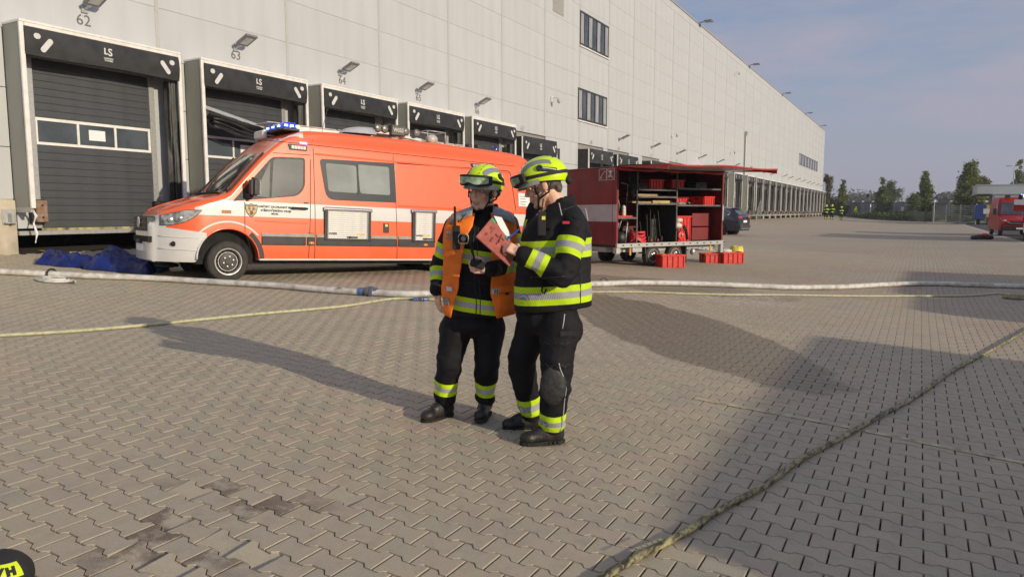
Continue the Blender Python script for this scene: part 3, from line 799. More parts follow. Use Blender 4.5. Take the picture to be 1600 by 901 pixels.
def van_half(z):
    """half width of the body side as a function of height"""
    return float(np.interp(z, [.30, .40, .62, .84, 1.05, 1.30, 1.46, 2.30, 2.55, 2.70, 2.80, 2.86], [.955, .985, 1.0, 1.0, .995, .985, .97, .885, .855, .80, .70, .55]))
VT = [(-1.02, 1.02), (-.98, 1.14), (-.9, 1.20), (-.7, 1.285), (-.45, 1.37), (-.2, 1.45), (.0, 1.52), (.10, 1.58), (.2, 1.70), (.35, 1.88), (.5, 2.05), (.65, 2.22), (.75, 2.32), (.9, 2.46), (1.05, 2.58), (1.2, 2.67), (1.4, 2.75), (1.6, 2.79), (2.2, 2.825), (3.3, 2.85), (4.5, 2.86), (5.6, 2.85), (6.4, 2.83), (6.75, 2.79), (6.92, 2.70), (6.97, 2.4)]
def ztop(x): return float(np.interp(x, [a for a, b in VT], [b for a, b in VT]))
def vsec(x, n=40):
    zt = ztop(x); zb = .38 if x > -.5 else .34
    # plan taper at nose and tail
    if x < -.2: tap = 1 - .55 * ((-.2 - x) / .92) ** 2.6
    elif x > 6.7: tap = 1 - .07 * ((x - 6.7) / .27) ** 2
    else: tap = 1.0
    pts = []
    zs = list(np.linspace(zb, zt - .10, 24))
    rc = .10
    half = [(van_half(z) * tap, z) for z in zs]
    w0 = half[-1][0]
    arc = [(w0 - rc * (1 - cos(a)) , zt - rc + rc * sin(a)) for a in np.linspace(.2, pi / 2, 6)]
    crown = .035
    top = [(wv, zt + crown * (1 - (wv / w0) ** 2)) for wv in np.linspace(w0 - rc, 0, 7)[1:]]
    right = half + arc + top
    return [(x, -a, b) for a, b in right] + [(x, a, b) for a, b in right[::-1][1:]]
xsn = sorted(set([a for a, b in VT] + list(np.arange(-.95, 1.7, .05).round(3)) + list(np.arange(1.75, 6.7, .35).round(3)) + [6.75, 6.85]))
secs = [vsec(x) for x in xsn]
# close nose with a last shrunken section
nose = [(-1.06, y * .96, .33 + (z - .34) * .97) for x, y, z in secs[0]]
tail = [(6.985, y * .97, z * .985) for x, y, z in secs[-1]]
secs = [[(x_, y * k_, .36 + (z - .34) * kz) for x, y, z in secs[0]] for x_, k_, kz in ((-1.135, .62, .86), (-1.12, .80, .92), (-1.09, .91, .96))] + [nose] + secs + [tail]
mb = MB(); mb.grid(secs, closed=True); n0 = len(secs[0])
mb.f.append(tuple(range(n0))); mb.m.append(0); mb.f.append(tuple((len(secs) - 1) * n0 + j for j in range(n0))[::-1]); mb.m.append(0)
bodyme = mb.mesh('body', PAINT, merge=True)
body = put('body', bodyme, van)
cm = MB()
cutters = []
def cutter(mb):
    me = mb.mesh('cut', PAINT); o = put('cut', me); o.matrix_world = VM; cutters.append(o); return o
for s_ in (-1, 1):
    for xw, rr in ((.05, .53), (4.80, .50)):
        mb = MB(); mb.lathe([(rr, 0), (rr, .62)], 36, basis((1, 0, 0), (0, 0, 1), (0, -1, 0), (xw, 1.2 if s_ > 0 else -.58, .40))); cutter(mb)
bpy.context.view_layer.update()
for c in cutters:
    md = body.modifiers.new('b', 'BOOLEAN'); md.object = c; md.operation = 'DIFFERENCE'; md.solver = 'EXACT'
dg = bpy.context.evaluated_depsgraph_get(); dg.update()
me = bpy.data.meshes.new_from_object(body.evaluated_get(dg)); body.modifiers.clear(); body.data = me; me.name = 'body'
for c in cutters: bpy.data.objects.remove(c)
me.polygons.foreach_set('use_smooth', [True] * len(me.polygons)); me.set_sharp_from_angle(angle=R(50))
BLK = M('black_plastic', (.022, .022, .023), .5, var=.15, ns=12, bump=.05, bs=200)
M('belt_grey', (.028, .028, .030), .55, var=.1)
M('van_glass', (.085, .095, .093), .04, var=.22, ns=.9, spec=1.0, coat=1.0, dirt=(.02, .022, .022))
M('van_glass_light', (.24, .27, .26), .06, var=.10, ns=1.2, spec=1.0, dirt=(.15, .17, .165))
M('chrome', (.75, .75, .75), .18, metal=.9, var=.05)
M('gap', (.012, .011, .010), .9, var=0)
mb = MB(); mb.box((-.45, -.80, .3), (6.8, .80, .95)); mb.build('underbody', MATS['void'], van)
def spatch(x0, x1, z0, z1, off=.004, skew0=0, skew1=0, nz=5, nx=2, s_=-1, rc=0):
    """thin patch lying on the body side; skew moves the top end of an edge"""
    rows = []
    for i in range(nz + 1):
        f = i / nz; z = z0 + (z1 - z0) * f; a = x0 + skew0 * f; b = x1 + skew1 * f
        rows.append([(a + (b - a) * j / nx, s_ * (van_half(z) + off), z) for j in range(nx + 1)])
    return rows
def slab(rows, th=.012, s_=-1):
    mb = MB(); f = rows; bk = [[(x, y - s_ * th, z) for x, y, z in r_] for r_ in rows]
    mb.grid(f); mb.grid(bk)
    h, k = len(f), len(f[0]); N = h * k
    ring = [(0, j) for j in range(k)] + [(i, k - 1) for i in range(1, h)] + [(h - 1, j) for j in range(k - 2, -1, -1)] + [(i, 0) for i in range(h - 2, 0, -1)]
    for a, b in zip(ring, ring[1:] + ring[:1]):
        i0, i1 = a[0] * k + a[1], b[0] * k + b[1]; mb.f.append((i0, i1, i1 + N, i0 + N)); mb.m.append(mb.cur)
    return mb
def poly_on_side(poly, off, th=.01, s_=-1):
    """rounded polygon (x,z) on the body side"""
    n = len(poly); mb = MB()
    vs = [(x, s_ * (van_half(z) + off), z) for x, z in poly] + [(x, s_ * (van_half(z) + off - th), z) for x, z in poly]
    fs = [tuple(range(n))] + [tuple(range(n, 2 * n))[::-1]] + [(i, (i + 1) % n, n + (i + 1) % n, n + i) for i in range(n)]
    return mb.add(vs, fs)
def rounded(poly, r, n=4):
    out = []; k = len(poly); rr = r if isinstance(r, (list, tuple)) else [r] * k
    for i in range(k):
        p, a, b = V(poly[i]).to_2d(), V(poly[i - 1]).to_2d(), V(poly[(i + 1) % k]).to_2d(); q = rr[i]
        u = (a - p); v = (b - p); q = min(q, u.length * .45, v.length * .45); u.normalize(); v.normalize()
        s0, s1 = p + u * q, p + v * q
        for j in range(n + 1):
            t = j / n; c = (1 - t) ** 2 * s0 + 2 * t * (1 - t) * p + t * t * s1; out.append((c.x, c.y))
    return out
def inset(poly, d):
    cx = sum(p[0] for p in poly) / len(poly); cy = sum(p[1] for p in poly) / len(poly)
    return [(x - d * (1 if x > cx else -1) * min(1, abs(x - cx) / .1), z - d * (1 if z > cy else -1) * min(1, abs(z - cy) / .1)) for x, z in poly]
for s_ in (-1, 1):
    vis = s_ < 0
    # black belt moulding with grey upper edge
    for (a, b) in ((.62, 1.44), (1.47, 1.62), (1.65, 3.36), (3.40, 4.27), (5.33, 6.5)):
        if b <= a: continue
        slab(spatch(a, b, .655, .80, .022, nx=4, s_=s_), .03, s_).build('belt_moulding', MATS['belt_grey'], van, bevel=.006)
    for (a, b) in ((.62, 1.60), (1.65, 1.80), (2.78, 3.36), (3.40, 3.70), (5.36, 6.5)):
        slab(spatch(a, b, .805, .865, .020, nx=4, s_=s_), .026, s_).build('belt_trim', M('belt_trim', (.30, .29, .27), .5, var=.1), van, bevel=.005)
    # white sill line
    slab(spatch(.60, 4.28, .375, .405, .006, nx=6, s_=s_), .01, s_).build('sill_line', M('van_white', (.66, .66, .65), .4, coat=.4, var=.05), van)
    slab(spatch(5.32, 6.9, .375, .405, .006, nx=6, s_=s_), .01, s_).build('sill_line', MATS['van_white'], van)
    # panel gaps
    gm = MB()
    for (x, z0, z1, sk) in ((.32, .86, 1.40, 0), (.46, .42, .86, -.12), (1.50, .42, 2.25, .06), (1.62, .40, 2.78, .0), (3.38, .40, 2.79, -.08), (6.46, 1.5, 2.05, -.08)):
        gm.cur = 0; rws = spatch(x, x + .011, z0, z1, .0025, sk, sk, 14, 1, s_); gm.grid(rws)
    for (x0, x1, z, dz) in ((.85, 1.56, 2.305, .03), (.5, 6.5, 2.52, 0)):
        rws = [[(x, s_ * (van_half(z + q) + .003), z + q + dz * (x - x0)) for x in np.linspace(x0, x1, 12)] for q in (0, .009)]; gm.grid(rws)
    ridge = [[(x, s_ * (van_half(2.36) + o_), 2.36 + q) for x in np.linspace(1.66, 6.3, 12)] for q, o_ in ((-.018, .0), (-.006, .010), (.006, .010), (.018, .0))]
    gm.build('panel_gap', MATS['gap'], van, recalc=False)
    rm = MB(); rm.grid(ridge); rm.build('side_ridge', PAINT, van, recalc=False, smooth='all')
    rd = [[(x, s_ * (van_half(1.50) + o_), 1.475 + q) for x in np.linspace(3.40, 6.7, 8)] for q, o_ in ((-.02, .0), (-.006, .012), (.008, .012), (.022, .0))]
    rm = MB(); rm.grid(rd); rm.build('side_ridge', PAINT, van, recalc=False, smooth='all')
    # cab door window: frame, quarter light and pane
    P_ = rounded([(.12, 1.405), (1.30, 1.56), (1.44, 1.72), (1.46, 2.27), (.84, 2.24)], [.02, .12, .12, .06, .10])
    wf = poly_on_side(P_, .005, .02, s_).build('window_frame', BLK, van)
    gp = rounded([(.80, 1.50), (1.28, 1.585), (1.40, 1.73), (1.42, 2.235), (.86, 2.205)], [.02, .12, .10, .05, .06])
    poly_on_side(gp, .010, .01, s_).build('pane', MATS['van_glass'], wf)
    gq = rounded([(.49, 1.52), (.765, 1.50), (.80, 2.16)], [.03, .02, .04])
    poly_on_side(gq, .010, .01, s_).build('pane', MATS['van_glass'], wf)
    if vis:
        # long side window of the crew bay
        P_ = rounded([(1.86, 1.52), (3.36, 1.54), (3.345, 2.33), (1.74, 2.28)], [.18, .03, .03, .08])
        wf = poly_on_side(P_, .006, .02).build('window_frame', M('win_border', (.045, .048, .05), .12, var=.1, spec=.8), van)
        for x0, x1, z0, z1 in ((1.90, 2.50, 1.68, 2.21), (2.56, 3.22, 1.68, 2.24)):
            ps = rounded([(x0 + .0, z0), (x1, z0), (x1 - .01, z1), (x0 - .04, z1)], .05)
            poly_on_side(ps, .0115, .008).build('pane', MATS['van_glass_light'], wf)
        poly_on_side([(2.52, 1.64), (2.535, 1.64), (2.535, 2.24), (2.52, 2.24)], .013, .012).build('window_bar', BLK, wf)
        # roller lockers
        for (x0, x1, z1) in ((1.80, 2.77, 1.385), (3.71, 4.27, 1.43)):
            z0 = .755
            lk = MB(); y = -1.012
            lk.box((x0, y - .02, z0), (x0 + .055, -.93, z1)); lk.box((x1 - .055, y - .02, z0), (x1, -.93, z1)); lk.box((x0, y - .02, z0 - .0), (x1, -.93, z0 + .03))
            lo = lk.build('roller_locker', MATS['belt_grey'], van, bevel=.005)
            q = MB(); q.box((x0 + .058, y - .024, z0 + .03), (x0 + .085, -.95, z1 - .07)); q.box((x1 - .085, y - .024, z0 + .03), (x1 - .058, -.95, z1 - .07)); q.split('shutter_rail', MATS['chrome'], lo, bevel=.004)
            q = MB(); q.tube([(x0 - .01, y - .02, z1 - .035), (x1 + .01, y - .02, z1 - .035)], .036, 12); q.build('roller_drum', MATS['chrome'], lo, smooth=True)
            nsl = 13; h = (z1 - .075 - z0 - .03) / nsl
            sl = MB(); sl.box((x0 + .085, y - .008, .002), (x1 - .085, y + .012, h - .0005)); sm_ = sl.mesh('shutter_slat', M('shutter', (.68, .68, .67), .4, var=.05, coat=.2), bevel=.004)
            for k in range(nsl):
                o = put('shutter_slat', sm_, lo); o.location = (0, 0, z0 + .03 + k * h)
            q = MB(); xc = x0 + (x1 - x0) * .5; q.box((xc - .02, y - .03, z0 + .055), (xc + .20, y - .010, z0 + .085)); q.ell((xc + .04, y - .025, z0 + .07), (.03, .012, .022)); q.build('handle', BLK, lo, bevel=.004)
            q = MB(); q.box((x1 - .30, y - .0135, z0 + .115), (x1 - .13, y - .0095, z0 + .155)); q.build('sticker', M('sticker_yellow', (.62, .48, .18), .5), lo)
            text('sticker', 'WISS', .05, BLK, lo, basis((1, 0, 0), (0, 0, 1), (0, -1, 0), (x0 + .17, y - .011, z0 + .13)), .001, .002, sx=1.5)
        # badge with griffin shaped emblem, and wording
        cx, cz = .44, 1.275
        sh = [(-.10, .10), (-.05, .085), (0, .112), (.05, .085), (.10, .10), (.112, .03), (.085, -.06), (.04, -.11), (0, -.145), (-.04, -.11), (-.085, -.06), (-.112, .03)]
        bd = poly_on_side([(cx + a, cz + b) for a, b in sh], .006, .004).build('badge', M('badge_dark', (.05, .035, .03), .4), van)
        poly_on_side([(cx + a * .86, cz + b * .86) for a, b in sh], .0075, .002).build('badge_field', M('badge_gold', (.48, .30, .08), .4, var=.2, ns=30), bd)
        for pl in ([(-.05, .05), (-.015, .02), (-.02, -.02), (-.055, 0)], [(.05, .05), (.015, .02), (.02, -.02), (.055, 0)], [(-.025, -.02), (.025, -.02), (.03, -.08), (0, -.105), (-.03, -.08)]):
            poly_on_side([(cx + a, cz + b) for a, b in pl], .009, .002).build('badge_emblem', MATS['badge_dark'], bd)
        poly_on_side([(cx - .085, cz + .055), (cx + .085, cz + .055), (cx + .08, cz + .08), (cx - .08, cz + .08)], .009, .002).build('badge_emblem', MATS['badge_dark'], bd)
        for txt, sz, x, z in (('HASIČSKÝ ZÁCHRANNÝ SBOR', .050, .885, 1.335), ('STŘEDOČESKÉHO KRAJE', .050, .885, 1.268), ('MĚLNÍK', .036, .86, 1.210)):
            T = basis((1, 0, 0), (0, .018, 1), (0, -1, .018), (x, -(van_half(z) + .004), z)); text('lettering', txt, sz, BLK, van, T, .0015, .0016, spacing=1.0)
        # door handle, fuel catch, side markers, panel lamps
        mb = MB(); mb.tube([(1.17, -1.02, 1.335), (1.2, -1.045, 1.335), (1.42, -1.045, 1.335), (1.46, -1.02, 1.33)], .02, 8); mb.build('door_handle', BLK, van, smooth=True)
        poly_on_side(rounded([(1.17, 1.30), (1.33, 1.28), (1.36, 1.37), (1.22, 1.40)], .05), .004, .006).build('handle_cup', MATS['van_white'], van)
        poly_on_side([(1.41, 1.425), (1.50, 1.425), (1.50, 1.455), (1.41, 1.455)], .005, .004).build('catch', BLK, van)
        poly_on_side([(3.06, .93), (3.18, .93), (3.18, 1.12), (3.06, 1.12)], .016, .02).build('socket_box', BLK, van)
        poly_on_side([(3.09, 1.05), (3.15, 1.05), (3.15, 1.10), (3.09, 1.10)], .018, .01).build('socket_label', MATS['sticker_yellow'], van)
        poly_on_side([(1.48, .885), (1.60, .875), (1.60, .885), (1.48, .895)], .006, .006).build('catch', MATS['badge_dark'], van)
        for x, z in ((1.55, .70), (4.04, .70)):
            mb = MB(); mb.ell((x, -1.022, z), (.06, .02, .028)); mb.build('side_marker', M('amber', (.62, .22, .03), .2, coat=.5, emit=.15), van, smooth='all')
        poly_on_side(rounded([(-.07, 1.19), (.09, 1.19), (.09, 1.245), (-.07, 1.245)], .015), .008, .02).build('indicator', M('amber_dark', (.42, .12, .02), .2, coat=.6), van)
        for (x0, x1, z0, z1) in ((1.17, 1.50, 2.40, 2.50), (5.26, 5.66, 2.41, 2.49)):
            lp = poly_on_side(rounded([(x0, z0), (x1, z0), (x1, z1), (x0 - .03, z1)], .02), .022, .03).build('scene_light', BLK, van)
            for k in range(5):
                xa = x0 + .03 + k * (x1 - x0 - .05) / 5; poly_on_side([(xa, z0 + .02), (xa + .05, z0 + .02), (xa + .05, z1 - .02), (xa, z1 - .02)], .024, .006).build('lens', MATS['lamp_glass'], lp)
        poly_on_side([(1.36, 2.52), (1.50, 2.52), (1.50, 2.56), (1.36, 2.56)], .030, .05).build('blue_flasher', M('blue_lit', (.25, .25, 1.0), .2, emit=2.2, var=0), van)
        # rear door panel rib (rounded line) and pinned notice
        pl = [(3.40, 2.335), (5.0, 2.375), (6.2, 2.40)] + [(6.25 + .1 * sin(a), 2.40 - .12 * (1 - cos(a))) for a in np.linspace(.3, 1.5, 5)] + [(6.46, 1.56)]
        mb = MB(); mb.tube([(x, -(van_half(z) + .001), z) for x, z in pl], .008, 6); mb.build('door_seam', MATS['gap'], van)
        poly_on_side([(6.55, 1.62), (6.88, 1.62), (6.88, 1.92), (6.55, 1.92)], .01, .003).build('paper_notice', MATS['paper'], van)
        for k in range(4):
            poly_on_side([(6.60, 1.66 + .06 * k), (6.76 + .05 * (k % 2), 1.66 + .06 * k), (6.76, 1.675 + .06 * k), (6.60, 1.675 + .06 * k)], .012, .002).build('notice_print', MATS['number_grey'], van)
    # lower door crease
    cr_ = [[(x, s_ * (van_half(1.08) + o_), 1.09 - .02 * (x - .4) + q) for x in np.linspace(.5, 1.48, 8)] for q, o_ in ((-.02, .0), (0, .010), (.012, .0))]
    rm = MB(); rm.grid(cr_); rm.build('door_crease', PAINT, van, recalc=False, smooth='all')
    # wheel arch lip
    mb = MB(); a_ = np.linspace(.25, 1.05, 8) if False else np.linspace(-.15, pi + .15, 28)
    for xw, rr in ((.05, .53), (4.80, .50)):
        mb.tube([(xw + rr * cos(a), s_ * .992, .40 + rr * sin(a)) for a in a_ if .40 + rr * sin(a) > .36], .016, 6)
    mb.split('arch_lip', PAINT, van, smooth='all')
    mb = MB()
    rows = [[(.05 + rr * cos(a), s_ * (1.006), .40 + rr * sin(a)) for a in np.linspace(.02, .88, 8)] for rr in (.535, .62)]
    mb.grid(rows); mb.grid([[(x, y - s_ * .02, z) for x, y, z in r_] for r_ in rows]); mb.build('arch_moulding', MATS['belt_grey'], van)
    # mirror
    mb = MB(); T = basis((1, 0, 0), (0, s_, 0), (0, 0, 1), (.42, s_ * 1.17, 1.66))
    mb.box((-.07, -.10, -.17), (.07, .12, .17), T); mi = mb.build('mirror', BLK, van, bevel=.045, seg=3, smooth=True)
    mb = MB(); mb.bar((.33, s_ * .95, 1.50), (.40, s_ * 1.10, 1.52), .07); mb.build('mirror_arm', BLK, mi)
    mb = MB(); mb.box((.072, -.07, -.13), (.076, .09, .13), T); mb.build('mirror_glass', MATS['chrome'], mi)
    # headlight
    hp = [(-1.0, .935), (-.60, .93), (-.47, 1.20), (-.62, 1.235), (-.88, 1.19), (-.97, 1.10)]
    def onnose(x, z):
        if x < -.2: tap = 1 - .55 * ((-.2 - max(x, -1.02)) / .92) ** 2.6
        else: tap = 1
        return van_half(z) * tap
    for nm, sc_, off, mt in (('headlight', 1.0, .012, M('lamp_dark', (.10, .105, .11), .25, var=.2, ns=18)), ('lens', .90, .020, M('lamp_clear', (.26, .27, .27), .08, var=.45, ns=9, spec=.9, dirt=(.05, .05, .05)))):
        cx = sum(p[0] for p in hp) / 6; cz = sum(p[1] for p in hp) / 6
        # fan grid so the lens wraps round the corner
        rows = []
        for i in range(7):
            f = i / 6; row = []
            for j in range(9):
                h_ = j / 8; x = cx + (-.985 + h_ * .50 + (-.0 if f < .5 else 0) - cx) * sc_; zl = .945 + .17 * h_ ** 2.2; zu = 1.12 + .11 * min(1, h_ * 1.6)
                xx = x + .10 * f * h_
                z = cz + (zl + (zu - zl) * f - cz) * sc_; row.append((xx, s_ * (onnose(xx, z) + off), z))
            rows.append(row)
        mb = MB(); mb.grid(rows); mb.grid([[(x + .03, y - s_ * .04, z) for x, y, z in r_] for r_ in rows])
        ho = mb.build(nm, mt, van, recalc=False, smooth='all')
    for x, z, r_ in ((-.83, 1.05, .055), (-.70, 1.08, .045)):
        mb = MB(); y = s_ * (onnose(x, z) + .018); mb.ell((x, y, z), (r_, .022, r_)); mb.build('reflector', MATS['chrome'], ho, smooth='all')
    # fog lamp and bumper crease
    mb = MB(); y = s_ * (onnose(-.80, .62) + .0); mb.ell((-.80, y, .645), (.055, .02, .045)); mb.build('fog_lamp', MATS['void'], van, smooth='all')
    mb = MB()
    for k, (z, o0) in enumerate(((.77, .006), (.56, .006))):
        mb.tube([(x, s_ * (onnose(x, z) + o0), z - .03 * (x + 1)) for x in np.linspace(-1.0, -.45, 8)], .009, 6)
    mb.build('bumper_crease', MATS['van_white'], van, smooth='all')
    # tail light
    mb = MB(); mb.box((6.90, s_ * .86, 1.0), (7.0, s_ * .97, 1.55)); mb.build('tail_light', M('red_lens', (.35, .01, .01), .2, coat=.6), van, bevel=.01)
# windscreen with wipers
rows = []
for i in range(10):
    x = .055 + (.70 - .055) * i / 9; zt = ztop(x); wv = (van_half(zt) - .085)
    rows.append([(x - .018 + .05 * (abs(u) ** 2.5) * 1, u * wv, zt + .040 * (1 - u * u) + .006) for u in np.linspace(-1, 1, 15)])
mb = MB(); mb.grid(rows); mb.grid([[(x + .01, y, z - .03) for x, y, z in r_] for r_ in rows]); ws = mb.build('windscreen', MATS['van_glass'], van, recalc=False, smooth='all')
for s_ in (-1, 1):
    mb = MB(); mb.tube([(x - .012, s_ * (van_half(ztop(x)) - .075), ztop(x) + .012) for x in np.linspace(.05, .72, 8)], .016, 6); mb.build('windscreen_seal', BLK, ws, smooth='all')
    mb = MB(); mb.tube([(.03, s_ * .25, 1.60), (.33, s_ * .62 + .05, 1.90)], .010, 5); mb.tube([(.02, s_ * .25, 1.58), (.22, s_ * .45, 1.80)], .012, 5); mb.build('wiper', BLK, ws)
mb = MB(); mb.box((-.06, -.70, 1.55), (.06, .70, 1.575), Matrix.Rotation(0, 4, 'Y')); mb.build('scuttle', BLK, van)
mb = MB()
for s_ in (-1, 1): mb.add([(-.28, s_ * .38, 1.462), (-.02, s_ * .40, 1.545), (-.02, s_ * .68, 1.540), (-.26, s_ * .62, 1.462)], [(0, 1, 2, 3)])
mb.build('bonnet_vent', BLK, van)
mb = MB()
for s_ in (-1, 1): mb.tube([(x, s_ * (.42 + .22 * (x + .95)), ztop(x) + .022) for x in np.linspace(-.93, -.02, 10)], .014, 6)
mb.split('bonnet_crease', PAINT, van, smooth='all')
# grille and number plate
mb = MB(); mb.box((-1.15, -.45, .84), (-1.0, .45, 1.10)); gr = mb.build('grille', BLK, van, bevel=.02)
for z in (.90, .98, 1.06):
    mb = MB(); mb.box((-1.165, -.42, z - .018), (-1.13, .42, z + .018)); mb.build('grille_bar', MATS['belt_grey'], gr, bevel=.006)
mb = MB(); mb.lathe([(.085, 0), (.10, .01), (.085, .02)], 20, basis((0, 1, 0), (0, 0, 1), (-1, 0, 0), (-1.16, 0, .99)))
for k in range(3):
    a = pi / 2 + k * 2 * pi / 3; mb.bar((-1.175, 0, .99), (-1.175, .085 * cos(a), .99 + .085 * sin(a)), .016)
mb.build('star_emblem', MATS['chrome'], gr)
mb = MB(); mb.box((-1.155, -.26, .50), (-1.10, .26, .62)); mb.build('number_plate', MATS['paper'], van, bevel=.006)
mb = MB(); mb.box((-1.142, -.55, .66), (-1.03, .55, .76)); mb.build('air_intake', MATS['void'], van)
mb = MB(); mb.box((-1.18, -.10, .63), (-1.02, .16, .70)); mb.build('plate_bracket', BLK, van, bevel=.01)
# wheels
M('tyre', (.028, .027, .026), .85, var=.25, ns=9, bump=.2, bs=50, dirt=(.06, .055, .048))
M('wheel_steel', (.45, .45, .44), .4, metal=.3, var=.15, ns=12)
M('wheel_dark', (.05, .05, .052), .55, var=.2)
def make_wheel(parent, xw, s_, y, z, r=.355, wd=.23, name='wheel', holes=16, rim=.60):
    T = basis((1, 0, 0), (0, 0, s_), (0, -s_, 0), (xw, y, z)) if False else basis((1, 0, 0), (0, 0, 1), (0, -1, 0), (xw, y, z))
    if s_ > 0: T = basis((-1, 0, 0), (0, 0, 1), (0, 1, 0), (xw, y, z))
    hw = wd / 2; k = r / .355
    w_ = bpy.data.objects.new(name, None); COL.objects.link(w_); w_.parent = parent; w_.matrix_local = T; w_.empty_display_size = .1
    mb = MB(); ri = r * .66
    mb.lathe([(ri, -hw * .8), (ri + .02, -hw), (r - .05 * k, -hw), (r - .015 * k, -hw * .86), (r, -hw * .62), (r, hw * .62), (r - .015 * k, hw * .86), (r - .05 * k, hw), (ri + .02, hw), (ri, hw * .8)], 40, cap=False)
    mb.build('tyre', MATS['tyre'], w_, smooth=True)
    ro = ri + .004
    mb = MB(); mb.lathe([(ro, hw * .82), (ro - .012, hw * .95), (ro - .03, hw * .7), (ro - .035, hw * .2), (ro - .05, hw * .35), (.66 * ro, hw * .55), (.64 * ro, hw * .45), (.62 * ro, hw * .30), (.0, hw * .28)], 40, cap=False)
    rm = mb.build('rim', M('wheel_disc', (.075, .075, .077), .5, metal=.2, var=.2, ns=12), w_, smooth=True)
    mb = MB(); mb.lathe([(ro + .001, hw * .83), (ro - .004, hw * .99), (ro - .018, hw * .97), (ro - .034, hw * .74), (ro - .037, hw * .30)], 40, cap=False); mb.lathe([(.70 * ro, hw * .60), (.70 * ro, hw * .66), (.66 * ro, hw * .66), (.66 * ro, hw * .60)], 40, cap=False); mb.split('rim_lip', MATS['wheel_steel'], rm, smooth=True)
    hm = MB()
    for q in range(holes):
        a = 2 * pi * q / holes; T2 = Matrix.Translation((.77 * ro * cos(a), .77 * ro * sin(a), hw * .47)) @ Matrix.Rotation(a, 4, 'Z') @ Matrix.Rotation(R(25), 4, 'Y')
        hm.lathe([(.021 * k, 0), (.021 * k, .018), (0, .018)], 8, T2)
    hm.build('rim_hole', MATS['void'], rm)
    hb = MB(); hb.lathe([(.64 * ro, hw * .3), (.64 * ro, hw * .66), (.60 * ro, hw * .80), (.22 * ro, hw * .9), (.20 * ro, hw * 1.05), (0, hw * 1.05)], 24); hb.build('hub', MATS['wheel_dark'], rm, smooth=True)
    nb = MB()
    for q in range(6):
        a = 2 * pi * q / 6 + .3; nb.lathe([(.017 * k, 0), (.017 * k, .02), (.008 * k, .022)], 6, Matrix.Translation((.36 * ro * cos(a), .36 * ro * sin(a), hw * .88)))
    nb.build('wheel_nut', MATS['chrome'], rm)
    return w_
for s_ in (-1, 1):
    make_wheel(van, .05, s_, s_ * .87, .352); make_wheel(van, 4.80, s_, s_ * .87, .352)
# roof gear
BL = M('blue_lens', (.02, .06, .62), .12, var=.1, coat=.6, emit=.35)
def beacon(x, y, z, ln, wd, label=None):
    mb = MB(); mb.box((x - wd / 2, y - ln / 2, z), (x + wd / 2, y + ln / 2, z + .05)); b_ = mb.build('light_bar', BLK, van, bevel=.015)
    mb = MB(); T = Matrix.Translation((x, y, z + .05)); P_ = []
    for i in range(7):
        f = i / 6; a = f * pi / 2; P_.append((1 - .0 - .35 * (1 - cos(a)), .105 * sin(a)))
    rows = []
    for sc_, zz in P_:
        rows.append([(wd / 2 * sc_ * (abs(cos(t)) ** .5) * (1 if cos(t) > 0 else -1), (ln / 2 * (.9 + .1 * sc_)) * (abs(sin(t)) ** .5) * (1 if sin(t) > 0 else -1), zz) for t in np.linspace(0, 2 * pi, 25)[:-1]])
    mb.add([p for r_ in rows for p in r_], [(i * 24 + j, i * 24 + (j + 1) % 24, (i + 1) * 24 + (j + 1) % 24, (i + 1) * 24 + j) for i in range(6) for j in range(24)] + [tuple(range(144, 168))], T)
    mb.build('lens', BL, b_, smooth=True)
    for k in range(3):
        mb = MB(); yy_ = y - ln / 2 - .004 if False else y + (k - 1) * ln * .28; mb.box((x - wd / 2 - .006, yy_ - .05, z + .075), (x - wd / 2 + .01, yy_ + .05, z + .105)); mb.box((x - wd / 2 * .8 + k * .11, y - ln / 2 - .006, z + .075), (x - wd / 2 * .8 + k * .11 + .06, y - ln / 2 + .012, z + .11)); mb.build('led', M('led_lit', (.35, .6, 1.0), .3, emit=3.5, var=0), b_)
beacon(1.28, -.18, 2.765, 1.0, .33)
mb = MB(); mb.box((1.02, .1, 2.66), (1.12, .60, 2.83)); mb.build('beacon_base', MATS['white_metal'], van, bevel=.03)
RZ = 2.885
mb = MB(); mb.box((1.28, .1, 2.80), (5.75, .78, RZ + .09))
for k in range(16): mb.box((1.1 + .29 * k, .06, RZ + .09), (1.36 + .29 * k, .74, RZ + .105))
mb.build('roof_walkway', MATS['white_metal'], van, bevel=.008)
mb = MB(); T = Matrix.Translation((3.0, -.30, RZ)); rows = []
for i in range(9):
    f = i / 8; rows.append([(3.05 - .62 * (1 - f) + .0, -.32 + .34 * u * (1 - .5 * (1 - f) ** 2), RZ + .17 * (1 - (1 - f) ** 2) ** .5 * (1 - u * u) ** .5) for u in np.linspace(-1, 1, 11)])
mb.grid(rows); mb.f.append(tuple(range(88, 99))); mb.m.append(0); ms_ = mb.build('mast_fairing', M('fairing', (.42, .43, .46), .3, coat=.5), van, smooth='all')
mb = MB(); mb.box((3.05, -.42, RZ + .06), (3.75, -.16, RZ + .12)); mb.bar((3.4, -.3, RZ + .12), (4.35, -.3, RZ + .04), .07); ml = mb.build('floodlight_mast', MATS['galv'], van, bevel=.01)
for x in (3.20, 3.36, 3.86, 4.12):
    mb = MB(); mb.lathe([(.0, -.05), (.05, -.04), (.075, .02), (.085, .06), (.078, .065)], 14, basis((1, 0, 0), (0, 0, 1), (0, -1, 0), (x, -.38, RZ + .17))); fl = mb.build('floodlight', BLK, ml, smooth=True)
    mb = MB(); mb.lathe([(.074, .0), (.05, .015), (0, .022)], 14, basis((1, 0, 0), (0, 0, 1), (0, -1, 0), (x, -.447, RZ + .17))); mb.build('lens', MATS['lamp_glass'], fl) if False else mb.build('lens', M('flood_lens', (.16, .15, .14), .12, var=.4, ns=20, spec=.9), ml)
